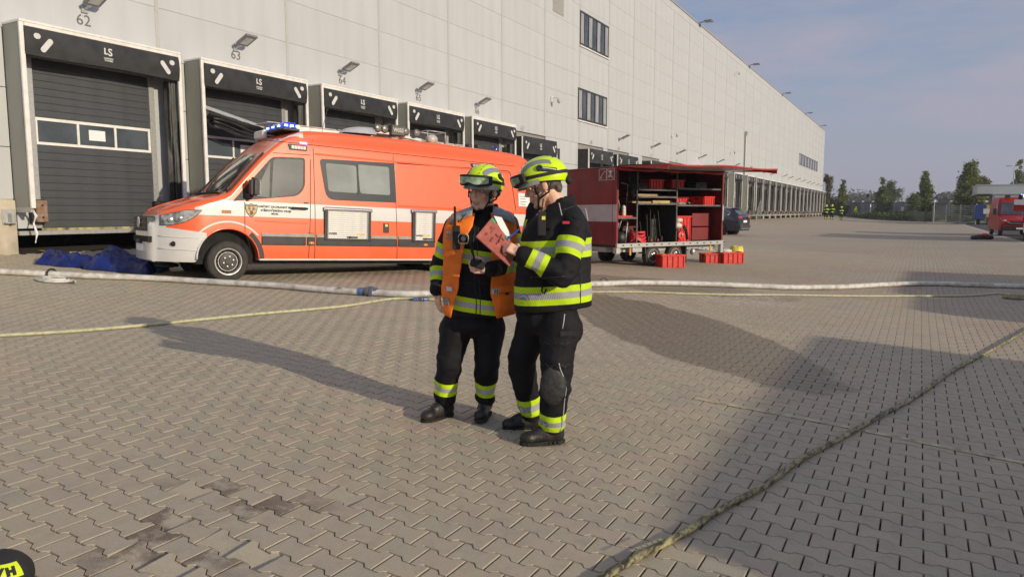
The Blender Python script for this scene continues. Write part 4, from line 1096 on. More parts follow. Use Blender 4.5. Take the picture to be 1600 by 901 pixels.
mb = MB(); mb.box((3.48, -.50, RZ + .06), (3.80, -.26, RZ + .27)); mb.build('mast_motor', M('motor_dark', (.07, .065, .06), .5, var=.2), van, bevel=.012)
text('maker_mark', 'WISS', .11, MATS['lamp_glass'], van, basis((1, 0, 0), (0, 0, 1), (0, -1, 0), (3.64, -.502, RZ + .165)), .002, .003)
mb = MB()
for x in (4.35, 4.8): mb.tube([(x, -.5, RZ), (x, -.5, RZ + .24), (x, -.1, RZ + .24), (x, -.1, RZ)], .014, 6)
mb.tube([(4.35, -.5, RZ + .24), (4.8, -.5, RZ + .24)], .014, 6); mb.tube([(4.35, -.1, RZ + .24), (4.8, -.1, RZ + .24)], .014, 6); mb.build('lamp_guard', MATS['galv'], van, smooth='all')
mb = MB(); mb.ell((4.58, -.3, RZ + .09), (.14, .12, .11)); mb.build('dome_lamp', MATS['lamp_glass'], van, smooth='all')
mb = MB(); mb.box((5.55, -.3, RZ), (5.68, -.15, RZ + .1)); mb.box((5.8, -.3, RZ), (5.92, -.15, RZ + .12)); mb.build('roof_bracket', BLK, van, bevel=.02)
mb = MB(); mb.tube([(2.02, -.35, 2.84), (2.13, -.36, 3.32)], .006, 5); mb.build('aerial', BLK, van)
mb = MB(); mb.lathe([(.07, 0), (.07, .05), (.04, .09), (0, .095)], 14, Matrix.Translation((6.1, -.60, 2.87))); mb.build('rear_beacon', M('blue_off', (.015, .03, .2), .15, coat=.6), van, smooth=True)
mb = MB(); mb.box((6.93, -.40, 2.68), (7.03, -.2, 2.75)); mb.build('rear_lamp', BLK, van)
# ================================================================ RED TRAILER
tp = at(1018, 416); sc_ = (tp - CAM).dot(FW) / 20.3
TM = frame_from(tp, 27, 0.0) @ Matrix.Diagonal((sc_, sc_, sc_, 1))
trl = thing('equipment_trailer', 'dark red tarpaulin trailer with its side rolled up and shelves of equipment inside', 'trailer', mw=TM)
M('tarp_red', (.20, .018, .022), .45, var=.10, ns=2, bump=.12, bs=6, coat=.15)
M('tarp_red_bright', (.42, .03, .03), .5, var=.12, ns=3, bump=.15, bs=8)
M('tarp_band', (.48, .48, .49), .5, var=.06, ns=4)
M('crate_red', (.66, .035, .028), .4, var=.08, ns=10)
M('steel_black', (.02, .02, .021), .6, var=.2)
M('inner_red', (.16, .015, .015), .6, var=.2, ns=3)
M('wood', (.36, .26, .14), .7, var=.2, ns=6, stretch=(1, 12, 12))
M('reflector_amber', (.62, .28, .03), .3, coat=.5)
W_ = 2.16; X0, X1, ZB, ZTOP = -1.32, 2.92, .62, 2.70
mb = MB(); mb.box((X0 - .02, 0, ZB), (X0 + .015, W_, ZTOP)); mb.build('end_tarpaulin', MATS['tarp_red'], trl, bevel=.006)
mb = MB(); mb.box((X0 - .025, .17, 1.255), (X0 - .0205, W_ - .05, 1.715)); mb.build('white_band', MATS['tarp_band'], trl)
mb = MB(); mb.box((X0 - .025, .0, 1.255), (X0 - .0205, .15, 1.715)); mb.build('white_band', MATS['tarp_band'], trl)
mb = MB(); mb.box((X0 - .0255, .152, ZB), (X0 - .0205, .166, ZTOP - .02)); mb.build('tarp_seam', MATS['inner_red'], trl)
mb = MB(); mb.box((X0, W_ - .02, ZB), (X1, W_, ZTOP)); mb.build('far_wall', MATS['inner_red'], trl)
mb = MB(); mb.box((X1 - .02, 0, ZB), (X1 + .015, W_, ZTOP)); mb.build('end_wall', MATS['inner_red'], trl)
mb = MB(); mb.box((X0 - .03, -.02, ZTOP), (X1 + .03, W_ + .02, ZTOP + .04)); rr_ = mb.build('roof_tarpaulin', MATS['tarp_red'], trl, bevel=.012)
mb = MB(); mb.box((X0 + .0, .0, ZB - .06), (X1, W_, ZB)); mb.build('floor', MATS['steel_black'], trl)
# framed pictograms on the end: a sketch of a hose stroke and a crossed out figure
mb = MB()
def ep(y, z): return (X0 - .024, y, z)
for (y0, y1) in ((.10, .40), (.42, .72)):
    for a, b in (((y0, 2.38), (y1, 2.38)), ((y0, 2.68), (y1, 2.68)), ((y0, 2.38), (y0, 2.68)), ((y1, 2.38), (y1, 2.68))): mb.bar(ep(*a), ep(*b), .012)
mb.tube([ep(.68, 2.41), ep(.62, 2.50), ep(.56, 2.56), ep(.48, 2.62), ep(.45, 2.60)], .012, 5)
mb.tube([ep(.66, 2.48), ep(.60, 2.42)], .01, 5)
mb.bar(ep(.12, 2.40), ep(.38, 2.66), .014); mb.bar(ep(.14, 2.64), ep(.36, 2.44), .014)
mb.ell(ep(.26, 2.60), (.006, .05, .045)); mb.bar(ep(.32, 2.50), ep(.20, 2.45), .02); mb.bar(ep(.30, 2.44), ep(.22, 2.54), .018)
mb.build('pictogram', MATS['print_white'], trl)
# frame, rail, legs
mb = MB()
for x in (X0 + .02, X1 - .03): mb.bar((x, .02, ZB), (x, .02, ZTOP), .05)
mb.bar((X0, .0, ZTOP - .02), (X1, 0, ZTOP - .02), .05)
mb.build('tarp_frame', MATS['inner_red'], trl)
mb = MB(); mb.box((X1 - .05, -.03, 1.26), (X1 - .01, .0, 1.72)); mb.build('white_strip', MATS['tarp_band'], trl)
mb = MB(); mb.box((X0 - .02, -.05, .55), (X1 + .02, .02, .67)); ra = mb.build('side_rail', MATS['alu'], trl, bevel=.008)
mb = MB()
for k in range(15):
    mb.cbox((X0 + .2 + .29 * k, -.053, .615), (.055, .008, .03))
mb.build('lashing_hole', MATS['void'], ra)
mb = MB(); mb.box((X0 - .03, -.03, .40), (X0 + .12, .1, .55)); mb.box((X1 - .09, -.03, .30), (X1 + .02, .08, .55)); mb.split('corner_leg', MATS['alu'], trl, bevel=.006)
mb = MB(); mb.box((X0 + .3, .2, .42), (X1 - .1, .34, .55)); mb.box((X0 + .3, W_ - .34, .42), (X1 - .1, W_ - .2, .55)); mb.box((-.75, -.02, .42), (-.4, .3, .54)); mb.build('chassis', MATS['galv'], trl)
mb = MB(); mb.box((X0 - .02, W_ * .2, .42), (X0 + .3, W_ * .8, .55)); mb.bar((X0, W_ / 2, .46), (X0 - 1.5, W_ / 2, .46), .1); mb.build('drawbar', MATS['galv'], trl)
mb = MB(); mb.cbox((-.86, -.045, .44), (.06, .02, .2)); mb.cbox((2.35, -.045, .44), (.06, .02, .2)); mb.build('side_reflector', MATS['reflector_amber'], trl)
mb = MB(); mb.box((-.28, -.02, .36), (-.24, .25, .56)); mb.box((1.36, .0, .05), (1.40, .26, .58)); mb.box((-.28, -.01, .56), (1.40, .24, .60)); mb.build('mudguard', BLK, trl)
for y, s_ in ((.13, -1), (W_ - .13, 1)):
    for x in (.10, .98): make_wheel(trl, x, s_, y, .29, r=.29, wd=.19, holes=12)
mb = MB(); mb.bar((1.6, .3, .40), (2.7, .2, .40), .05); mb.ell((1.75, .1, .36), (.08, .08, .1)); mb.bar((2.0, .1, .45), (2.7, .1, .36), .03); mb.build('jack', MATS['galv'], trl)
# raised side flap, silver underneath, with hanging end gussets
rows = []; FD = 1.84
for i in range(9):
    f = i / 8
    rows.append([(X0 + (X1 - X0) * u, -FD * f, ZTOP + .045 + .02 * sin(f * 3) - .06 * f - .045 * sin(u * pi * 3) * f * .5 - .03 * sin(u * pi) * (1 - f)) for u in np.linspace(0, 1, 21)])
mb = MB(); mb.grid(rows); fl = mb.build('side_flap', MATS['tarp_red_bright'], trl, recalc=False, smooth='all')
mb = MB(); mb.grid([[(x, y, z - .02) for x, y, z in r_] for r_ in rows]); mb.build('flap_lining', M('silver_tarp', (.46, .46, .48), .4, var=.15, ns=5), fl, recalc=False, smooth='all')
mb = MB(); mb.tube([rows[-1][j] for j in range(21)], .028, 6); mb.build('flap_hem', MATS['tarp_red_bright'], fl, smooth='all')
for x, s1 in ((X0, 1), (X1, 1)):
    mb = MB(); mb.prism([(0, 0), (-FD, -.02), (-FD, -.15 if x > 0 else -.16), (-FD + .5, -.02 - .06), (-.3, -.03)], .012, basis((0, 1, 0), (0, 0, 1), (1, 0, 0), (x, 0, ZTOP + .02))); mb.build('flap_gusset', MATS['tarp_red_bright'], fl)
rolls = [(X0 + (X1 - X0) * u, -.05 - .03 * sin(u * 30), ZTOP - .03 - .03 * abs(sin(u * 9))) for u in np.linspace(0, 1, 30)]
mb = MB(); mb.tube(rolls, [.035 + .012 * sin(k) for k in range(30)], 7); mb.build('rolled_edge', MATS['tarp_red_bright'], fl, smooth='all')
for x in (X0 + .35, 1.15):
    mb = MB(); mb.tube([(x, -.04, ZTOP - .05), (x + .03, -.05, 2.2 if x > 0 else 2.3), (x + .01, -.04, 2.48)], .008, 4); mb.build('strap', MATS['steel_black'], fl)
# racking inside
mb = MB()
for x in (-.52, 1.02):
    for y in (.08, 1.6): mb.bar((x, y, ZB), (x, y, ZTOP - .1), .035)
mb.split('rack_post', M('rack_steel', (.10, .10, .105), .5, var=.2), trl)
for (xa, xb, z) in ((X0 + .05, -.54, 1.34), (-.5, 1.0, 1.73), (-.5, 1.0, 1.92), (-.5, 1.0, 2.12), (1.04, X1 - .05, 1.69), (1.04, X1 - .05, 2.17)):
    mb = MB(); mb.box((xa, .06, z), (xb, 1.7, z + .03)); mb.build('shelf', MATS['steel_black'], trl, bevel=.004)
    mb = MB(); mb.box((xa, .045, z - .012), (xb, .059, z + .034)); mb.build('shelf_edge', MATS['rack_steel'], trl)
mb = MB(); mb.box((1.0, .1, ZB), (1.03, 1.6, 1.72)); mb.build('divider', MATS['steel_black'], trl)
# gear: own things standing in the trailer
TI = TM
def tthing(name, label, cat, x, y, z, rz=0, group=None):
    return thing(name, label, cat, mw=TI @ Matrix.Translation((x, y, z)) @ Matrix.Rotation(rz, 4, 'Z'), group=group)
def crate(label, mw, L_=.6, B_=.4, H_=.32, group='red plastic crates'):
    t = thing('plastic_crate', label, 'crate', mw=mw, group=group)
    mb = MB(); th = .012
    mb.box((-L_ / 2, -B_ / 2, 0), (L_ / 2, B_ / 2, .015))
    for s_ in (-1, 1):
        mb.box((-L_ / 2, s_ * B_ / 2, .016), (L_ / 2, s_ * (B_ / 2 - th), H_)); mb.box((s_ * L_ / 2, -B_ / 2 + th, .016), (s_ * (L_ / 2 - th), B_ / 2 - th, H_))
    mb.build('tub', MATS['crate_red'], t)
    mb = MB()
    for s_ in (-1, 1):
        mb.box((-L_ / 2 - .024, s_ * (B_ / 2 + .024), H_ - .04), (L_ / 2 + .024, s_ * (B_ / 2), H_ + .002)); mb.box((s_ * (L_ / 2 + .024), -B_ / 2, H_ - .04), (s_ * L_ / 2, B_ / 2, H_ + .002))
    mb.build('rim', MATS['crate_red'], t, bevel=.003)
    rb = MB()
    for s_ in (-1, 1):
        for k in range(5):
            x = -L_ / 2 + .012 + (L_ - .03) * k / 4; rb.box((x - .008, s_ * (B_ / 2 + .022), .01), (x + .014, s_ * B_ / 2, H_ - .036))
        for k in range(3):
            y = -B_ / 2 + .008 + (B_ - .03) * k / 2; rb.box((s_ * (L_ / 2 + .020), y, .01), (s_ * L_ / 2, y + .014, H_ - .036))
    rb.split('rib', MATS['crate_red'], t)
    hm = MB()
    for s_ in (-1, 1): hm.box((s_ * (L_ / 2 + .0125), -.06, H_ - .085), (s_ * (L_ / 2 + .0005), .06, H_ - .05))
    hm.split('hand_grip', MATS['void'], t)
    mb = MB(); mb.box((-.14, -B_ / 2 - .013, .13), (-.06, -B_ / 2 - .0105, .17)); mb.build('label_plate', M('label_faded', (.45, .16, .14), .6), t)
    return t
S3 = sc_
crate('red plastic crate on the upper right shelf inside the trailer, end face lit', TI @ Matrix.Translation((2.42, .42, 1.725)) @ Matrix.Scale(.95, 4) @ Matrix.Rotation(R(4), 4, 'Z'), .48, .62, .26)
crate('red plastic crate deep on the same shelf, half hidden by the lit crate', TI @ Matrix.Translation((1.85, .85, 1.725)) @ Matrix.Rotation(R(2), 4, 'Z'), .5, .4, .24)
crate('dark red crate with a pale label high under the trailer roof left of the divider', TI @ Matrix.Translation((.38, .45, 2.15)), .5, .4, .28)
crate('dark grey lidded crate high under the trailer roof beside the red labelled crate', TI @ Matrix.Translation((1.40, .6, 2.21)), .5, .4, .24)
crate('tall red container standing on the trailer floor right of the motor pump', TI @ Matrix.Translation((1.68, .62, ZB)), .56, .44, .78, 'red plastic crates')
for (x0, z0, w0, lab) in ((2.05, ZB, .34, 'lower dark red board leaning on the end of the trailer'), (2.05, 1.02, .30, 'upper dark red board leaning on the end of the trailer')):
    pass
t = tthing('plank_bundle', 'bundle of pale wooden battens on the middle shelf of the trailer', 'planks', -.1, .3, 1.762)
for k in range(4):
    mb = MB(); mb.cbox((-.05 + .02 * k, .06 * k, .025 + .002 * k), (.72, .055, .045)); mb.build('batten', MATS['wood'], t, bevel=.004)
t = tthing('plank_bundle', 'second bundle of yellowish battens right of the first on the middle shelf', 'planks', .62, .3, 1.762)
for k in range(3):
    mb = MB(); mb.cbox((0, .07 * k, .04), (.70, .06, .075)); mb.build('batten', M('wood_yellow', (.50, .38, .16), .7, var=.15, ns=6), t, bevel=.004)
t = tthing('plank_bundle', 'thin boards lying on the shelf above the battens', 'planks', .1, .3, 1.952)
for k in range(3):
    mb = MB(); mb.cbox((-.1 + .05 * k, .05 * k, .012 + .022 * k), (.75, .2, .02)); mb.build('board', MATS['wood'], t)
# motor pump with white tanks
t = tthing('motor_pump', 'small red motor pump with white tank on the trailer floor by the divider', 'pump', 1.24, .2, ZB)
mb = MB(); mb.ell((0, .05, .50), (.17, .13, .09)); mb.ell((.06, .05, .66), (.14, .11, .07)); mb.build('tank', M('white_plastic', (.66, .65, .58), .4, var=.1), t, smooth='all')
mb = MB(); mb.box((-.18, -.1, .1), (.12, .18, .36)); mb.build('engine', MATS['steel_black'], t, bevel=.03)
mb = MB(); mb.lathe([(.0, 0), (.11, 0), (.13, .03), (.12, .07), (.0, .09)], 16, basis((1, 0, 0), (0, 0, 1), (0, -1, 0), (-.04, -.1, .22))); mb.build('starter_cover', MATS['crate_red'], t, smooth=True)
mb = MB(); mb.lathe([(.03, 0), (.035, .03), (0, .035)], 10, basis((1, 0, 0), (0, 0, 1), (0, -1, 0), (-.04, -.19, .24))); mb.build('cap', MATS['chrome'], t)
mb = MB()
for y in (-.14, .2): mb.tube([(-.24, y, 0), (-.24, y, .40), (.2, y, .40), (.22, y, 0), (-.24, y, 0)], .014, 6)
mb.build('frame', MATS['steel_black'], t, smooth='all')
mb = MB(); mb.tube([(.16, -.05, .5), (.22, -.1, .35), (.26, -.12, .1)], .045, 8); mb.build('outlet_hose', BLK, t, smooth='all')
# folded wheelchair-like hand truck, bags, red hose bundle
t = tthing('hand_truck', 'folded hand truck with bent tube handle in the lower left corner of the trailer', 'hand truck', -.95, .25, ZB)
mb = MB(); mb.tube([(-.2, 0, .02), (-.05, 0, .5), (.02, 0, .68), (.22, 0, .68), (.25, 0, .6), (.18, 0, .05)], .018, 6); mb.tube([(-.12, .15, .2), (.2, .15, .2)], .016, 6); mb.build('tube_frame', MATS['galv'], t, smooth='all')
mb = MB(); mb.ell((.1, .1, .18), (.17, .14, .18)); mb.build('sack', BLK, t, smooth='all')
for k in range(3):
    mb = MB(); mb.lathe([(.08, -.02), (.10, 0), (.08, .02)], 14, basis((1, 0, 0), (0, 0, 1), (0, -1, 0), (-.15 + .1 * k, .2, .35 + .09 * k))); mb.build('disc', M('brass', (.22, .20, .12), .4, metal=.6), t)
t = tthing('hose_coil', 'bundle of bright red hose on the trailer floor left of the dark bay', 'hose', -.28, .3, ZB)
mb = MB(); random.seed(4)
for k in range(5):
    mb.tube([(.27 * cos(a) * (1 - .1 * k) + jit(.02), .2 * sin(a), .05 + .06 * k + .05 * sin(a * 2 + k) + .1 * max(0, -cos(a))) for a in np.linspace(0, 5.9, 16)], .034, 7)
mb.build('hose_loop', M('hose_red', (.62, .04, .05), .45, var=.1), t, smooth='all')
t = tthing('trolley', 'tube framed red and white trolley standing on the upper left shelf of the trailer', 'trolley', -.95, .25, 1.37)
mb = MB(); mb.tube([(-.25, 0, 0), (-.22, 0, .5), (-.12, 0, .52), (-.05, 0, .3), (-.1, 0, 0)], .014, 6); mb.tube([(.0, .05, 0), (.22, .05, 0), (.28, .05, .9), (.05, .05, .94)], .016, 6); mb.build('tube_frame', MATS['galv'], t, smooth='all')
mb = MB(); mb.lathe([(.05, 0), (.055, .02), (.055, .24), (.02, .28)], 12, Matrix.Translation((.1, 0, .05))); mb.build('bottle', MATS['white_plastic'], t, smooth=True)
mb = MB(); mb.box((-.2, -.1, .0), (.35, .2, .05)); mb.build('tray', MATS['crate_red'], t, bevel=.01)
t = tthing('plastic_sheet', 'crumpled pale plastic sheet on the right hand shelf of the trailer', 'sheet', 1.45, .35, 1.722)
P_ = [[(-.38 + .76 * u, -.2 + .4 * v, .015 + .07 * abs(noise.noise(V((u * 4, v * 4, 2)))) * 2 * (1 - (2 * u - 1) ** 4)) for u in np.linspace(0, 1, 16)] for v in np.linspace(0, 1, 9)]
mb = MB(); mb.grid(P_); mb.build('sheet_folds', M('clear_sheet', (.45, .46, .45), .3, var=.2, ns=10), t, recalc=False, smooth='all')
t = tthing('tool_row', 'row of dark tools with red grips standing in the middle bay of the trailer', 'tools', .5, .5, ZB)
for k in range(6):
    x = -.35 + .14 * k + jit(.03)
    mb = MB(); mb.bar((x, 0, 0), (x + jit(.08), .1, .62 + .2 * (k % 3)), .016); mb.build('tool_shaft', MATS['steel_black'], t)
    mb = MB(); mb.bar((x, -.02, .06), (x, -.02, .20 if k % 2 else .12), .05); mb.build('tool_grip', MATS['tarp_red_bright'] if k % 2 == 0 else MATS['steel_black'], t)
t = tthing('leaning_board', 'two dark red folding boards leaning on the inside of the trailer end', 'boards', 2.55, .35, ZB)
for k in range(2):
    mb = MB(); mb.box((-.52, .05, .05 + .42 * k), (.28, .08, .44 + .42 * k)); mb.build('board', MATS['tarp_red'], t, bevel=.01)
# more gear so that the shelves are as full as in the photograph
def case(label, x, y, z, w_, d_, h_, mat, handle=True):
    t = tthing('equipment_case', label, 'case', x, y, z, rz=jit(.06), group='cases on the trailer shelves')
    mb = MB(); mb.box((-w_ / 2, -d_ / 2, 0), (w_ / 2, d_ / 2, h_ * .7)); mb.build('base', mat, t, bevel=.012); mb = MB(); mb.box((-w_ / 2 - .004, -d_ / 2 - .004, h_ * .7 + .003), (w_ / 2 + .004, d_ / 2 + .004, h_)); mb.build('lid', mat, t, bevel=.012)
    if handle: mb = MB(); mb.tube([(-.06, -d_ / 2 - .005, h_ * .5), (-.05, -d_ / 2 - .035, h_ * .5), (.05, -d_ / 2 - .035, h_ * .5), (.06, -d_ / 2 - .005, h_ * .5)], .009, 5); mb.build('handle', BLK, t)
case('flat black case on the top shelf left of the dark red labelled crate', -.22, .35, 2.15, .42, .35, .16, BLK)
case('grey case on the top right shelf near the end of the trailer', 2.2, .4, 2.205, .5, .35, .18, MATS['frame_dark'])
case('black case in the dark bay behind the red hose bundle', -.30, .9, ZB, .4, .5, .45, BLK)
case('small black case on the upper left shelf behind the trolley', -1.05, .9, 1.37, .35, .4, .5, BLK)
case('black case standing between the tools and the divider', .82, .9, ZB, .3, .4, .7, BLK)
t = tthing('ratchet_straps', 'tangle of dark straps hanging down from the trailer roof edge', 'straps', -.9, .03, 2.55)
for k in range(4):
    mb = MB(); mb.tube([(.1 * k, 0, 0), (.1 * k + .04, -.02, -.25 - .08 * k), (.1 * k + .02 + .05 * (k % 2), .02, -.5 - .1 * k), (.1 * k - .03, 0, -.3)], .008, 4); mb.build('strap', BLK, t)
t = tthing('cable_reel', 'black cable reel on the lower left floor of the trailer behind the hand truck', 'reel', -.75, .7, ZB)
for z_ in (.0, .18):
    mb = MB(); mb.lathe([(.03, 0), (.17, 0), (.17, .012), (.03, .012)], 18, basis((1, 0, 0), (0, 0, 1), (0, -1, 0), (0, -z_, .18))); mb.build('flange', MATS['crate_red'], t)
mb = MB(); mb.lathe([(.12, 0), (.13, .08), (.12, .17)], 16, basis((1, 0, 0), (0, 0, 1), (0, -1, 0), (0, 0, .18))); mb.build('cable', BLK, t)
# crates standing on the paving
def onground(px, py, rz=0): 
    p = at(px, py); return Matrix.Translation(p) @ Matrix.Rotation(rz, 4, 'Z')
rot = R(90 - 27 + 24)
ca = crate('red plastic crate on the paving in front of the trailer wheels', onground(1047, 417, R(40)), .60, .40, .33)
cb = crate('red plastic crate with yellow hose on top, right of the trailer', onground(1141, 411, R(38)), .60, .40, .32)
cc = crate('low red crate half behind the crate with the yellow hose', onground(1113, 410, R(38)), .60, .40, .27)
m_ = at(1150, 410)
t = thing('yellow_hose_roll', 'folded yellow hose lying on top of the right hand red crate', 'hose', loc=(m_.x, m_.y, m_.z + .33), rz=R(38))
mb = MB()
for k in range(5): mb.tube([(.2 * cos(a) * (1 - .05 * k), .12 * sin(a), .03 * k + .02 * sin(a * 3 + k)) for a in np.linspace(0, 6.2, 16)], .022, 6)
mb.build('hose_loop', M('hose_yellow', (.66, .60, .12), .5, var=.15, ns=10), t, smooth='all')
m_ = at(1133, 410)
t = thing('white_cloth', 'white sheet bundle with a black strap on the right hand red crate', 'cloth', loc=(m_.x, m_.y, m_.z + .30), rz=R(38))
mb = MB(); mb.ell((0, 0, .03), (.2, .13, .07)); mb.build('bundle', M('cloth_white', (.6, .58, .58), .7, var=.1, bump=.5, bs=12), t, smooth='all')
mb = MB(); mb.tube([(-.15, 0, .05), (-.18, 0, .14), (-.10, 0, .16), (-.07, 0, .07)], .015, 6); mb.build('strap', BLK, t, smooth='all')
m_ = at(1046, 417)
t = thing('loose_tools', 'a few black and yellow tools filling the crate before the trailer wheels', 'tools', loc=(m_.x, m_.y, m_.z + .27), rz=R(40))
for k in range(4):
    mb = MB(); mb.tube([(-.2 + .1 * k, -.1, .02), (-.12 + .1 * k, .12, .06)], .02, 6); mb.build('tool', BLK if k % 2 else MATS['hose_yellow'], t)
# ================================================================ HOSES
M('hose_white', (.60, .595, .575), .6, var=.06, ns=8, bump=.06, bs=220, dirt=(.36, .33, .28))
def smooth_path(pts, n=14):
    out = []; P_ = [pts[0]] + pts + [pts[-1]]
    for i in range(1, len(P_) - 2):
        p0, p1, p2, p3 = P_[i - 1], P_[i], P_[i + 1], P_[i + 2]
        for k in range(n):
            t = k / n; out.append(.5 * ((2 * p1) + (p2 - p0) * t + (2 * p0 - 5 * p1 + 4 * p2 - p3) * t * t + (3 * p1 - p0 - 3 * p2 + p3) * t ** 3))
    out.append(pts[-1]); return out
def hose(label, pix, r, mat, parts=(), flat=.85, n=12, wob=0, sm=14):
    pts = [at(*p) for p in pix]; pts = smooth_path(pts, sm); o = pts[0].copy(); P_ = []
    for i, p in enumerate(pts): P_.append(V((p.x, p.y, g(p.x, p.y) + r * flat + .002)) - o)
    t = thing('fire_hose', label, 'hose', loc=tuple(o))
    rr = [r * (1 + wob * noise.noise(V((i * .7, 1, 2)))) for i in range(len(P_))]
    mb = MB(); mb.tube(P_, rr, n, flat=flat); mb.build('hose_run', mat, t, smooth='all', recalc=False)
    return t, P_, o
def coupling(t, o, px, py, dirp, r, name='coupling', mat=None, ln=.14):
    p = at(px, py); q = at(*dirp); d = (q - p); d.z = 0; d.normalize(); c = p - o; c.z = g(p.x, p.y) + r - o.z
    s_ = V((0, 0, 1)).cross(d)
    T = basis(s_, V((0, 0, 1)), d, c)
    mb = MB(); k = r * 1.0; mb.lathe([(k * 1.02, -ln / 2 - .05), (k * 1.1, -ln / 2 - .04), (k * 1.1, -ln / 2), (k * 1.35, -ln / 2 + .01), (k * 1.4, -.01), (k * 1.25, -.004), (k * 1.25, .004), (k * 1.4, .01), (k * 1.35, ln / 2 - .01), (k * 1.1, ln / 2), (k * 1.1, ln / 2 + .05), (k * 1.02, ln / 2 + .06)], 14, T)
    cp = mb.build(name, mat or MATS['alu'], t, smooth=40)
    mb = MB()
    for a in range(4): mb.cbox((k * 1.35 * cos(a * pi / 2 + .4), k * 1.35 * sin(a * pi / 2 + .4), .03), (.03, .03, .04), T)
    mb.build('lug', M('blue_ring', (.06, .12, .36), .4, var=.2), cp)
    mb = MB(); mb.lathe([(k * 1.12, -ln / 2 - .11), (k * 1.16, -ln / 2 - .09), (k * 1.16, -ln / 2 - .05), (k * 1.1, -ln / 2 - .045)], 14, T); mb.build('hose_binding', MATS['blue_ring'], cp)
BIG = [(-60, 425), (0, 429), (120, 435), (230, 439), (330, 445), (430, 451), (500, 457), (576, 462), (640, 465), (690, 461), (750, 452), (850, 449), (930, 448), (1000, 446), (1100, 448), (1180, 451), (1240, 453), (1320, 452), (1370, 449), (1420, 447), (1470, 447), (1530, 449), (1600, 451), (1680, 453)]
t, P_, o = hose('thick white fire hose filled with water crossing the yard in front of the van', BIG, .062, MATS['hose_white'])
coupling(t, o, 578, 462, (640, 465), .062, mat=M('coupling_dark', (.16, .16, .17), .4, metal=.5))
def hose_mark(t, o, px, py, txt, size, mat, rz):
    p = at(px, py); T = Matrix.Translation(V((p.x, p.y, g(p.x, p.y) + .062 * 1.7 + .004)) - o) @ Matrix.Rotation(rz, 4, 'Z')
    text('printed_mark', txt, size, mat, t, T, .001, .002)
M('mark_blue', (.10, .12, .30), .6)
for px, txt in ((531, 'KR'), (545, '112'), (550, '4'), (606, '2')):
    hose_mark(t, o, px, 460 if px < 570 else 463, txt if txt != '112' else '||', .09, MATS['mark_blue'] if txt != '4' else BLK, R(155))
mb = MB()
for px, py in ((943, 447),):
    p = at(px, py) - o; p.z = g(at(px, py).x, at(px, py).y) - o.z
    mb.tube([p + V((.06 * cos(a), .05 * cos(a), .07 + .085 * sin(a))) for a in np.linspace(0, 6.28, 14)], .009, 5)
mb.build('hose_tie', BLK, t, smooth='all')
mb = MB(); p = at(83, 433); q = p - o
mb.tube([V((q.x + .03 * k / 6, q.y - .03, 0)) + V((0, .085 * cos(a), q.z + .062 + .078 * sin(a) + 0)) for k, a in enumerate(np.linspace(-.6, 3.8, 9))], .018, 5); mb.build('hose_tie', BLK, t, smooth='all')
M('hose_lime', (.46, .45, .29), .55, var=.12, ns=20, bump=.2, bs=200)
YL = [(-60, 531), (0, 527), (100, 521), (200, 513), (300, 503), (400, 493), (480, 486), (540, 480), (590, 472), (618, 468.5), (650, 469), (700, 470), (780, 466), (860, 460), (930, 458), (1000, 458), (1060, 460), (1140, 462), (1230, 462.5), (1330, 464), (1440, 464), (1520, 463), (1556, 460), (1585, 462), (1640, 464)]
t, P_, o = hose('thin yellowish hose running along the thick white one', YL, .023, MATS['hose_lime'])
coupling(t, o, 661, 470, (690, 470), .026, mat=MATS['coupling_dark'], ln=.07)
def brown():
    m, n, b = newmat('hose_camo'); q = NG(n); tcn = n.nodes.new('ShaderNodeTexCoord'); v = tcn.outputs['Object']
    mp_ = n.nodes.new('ShaderNodeMapping'); mp_.inputs['Rotation'].default_value = (0, 0, R(-16)); mp_.inputs['Scale'].default_value = (30, 7, 30); n.links.new(v, mp_.inputs[0])
    c = q.mix(q.rng(q.noise(mp_.outputs[0], 1, 6, .65), .40, .58), (.034, .032, .020), (.36, .33, .17))
    c = q.mix(q.rng(q.noise(v, 11, 5, .7), .56, .64, 0, .8), c, (.50, .45, .27))
    c = q.mix(q.rng(q.noise(v, 34, 4, .7), .54, .60, 0, .75), c, (.022, .020, .014))
    n.links.new(c, b.inputs['Base Color']); b.inputs['Roughness'].default_value = .6
    u = n.nodes.new('ShaderNodeBump'); u.inputs['Strength'].default_value = .5; u.inputs['Distance'].default_value = .006; n.links.new(q.noise(v, 50, 4, .7), u.inputs['Height']); n.links.new(u.outputs[0], b.inputs['Normal']); return m
BR = [(905, 935), (955, 899), (1010, 868), (1070, 836), (1130, 797), (1190, 765), (1250, 722), (1310, 689), (1370, 655), (1430, 622), (1490, 580), (1550, 548), (1600, 520), (1680, 475)]
t, P_, o = hose('dirty olive brown hose lying slantwise across the near right corner of the yard', BR, .0215, brown(), flat=.75, wob=.10, n=14, sm=12)
text('printed_mark', 'WWWWWW', .035, M('mark_pale', (.42, .40, .24), .6), t, Matrix.Translation(V((at(1010, 868).x, at(1010, 868).y, g(at(1010, 868).x, at(1010, 868).y) + .055)) - o) @ Matrix.Rotation(R(66), 4, 'Z'), .0006, .0008)
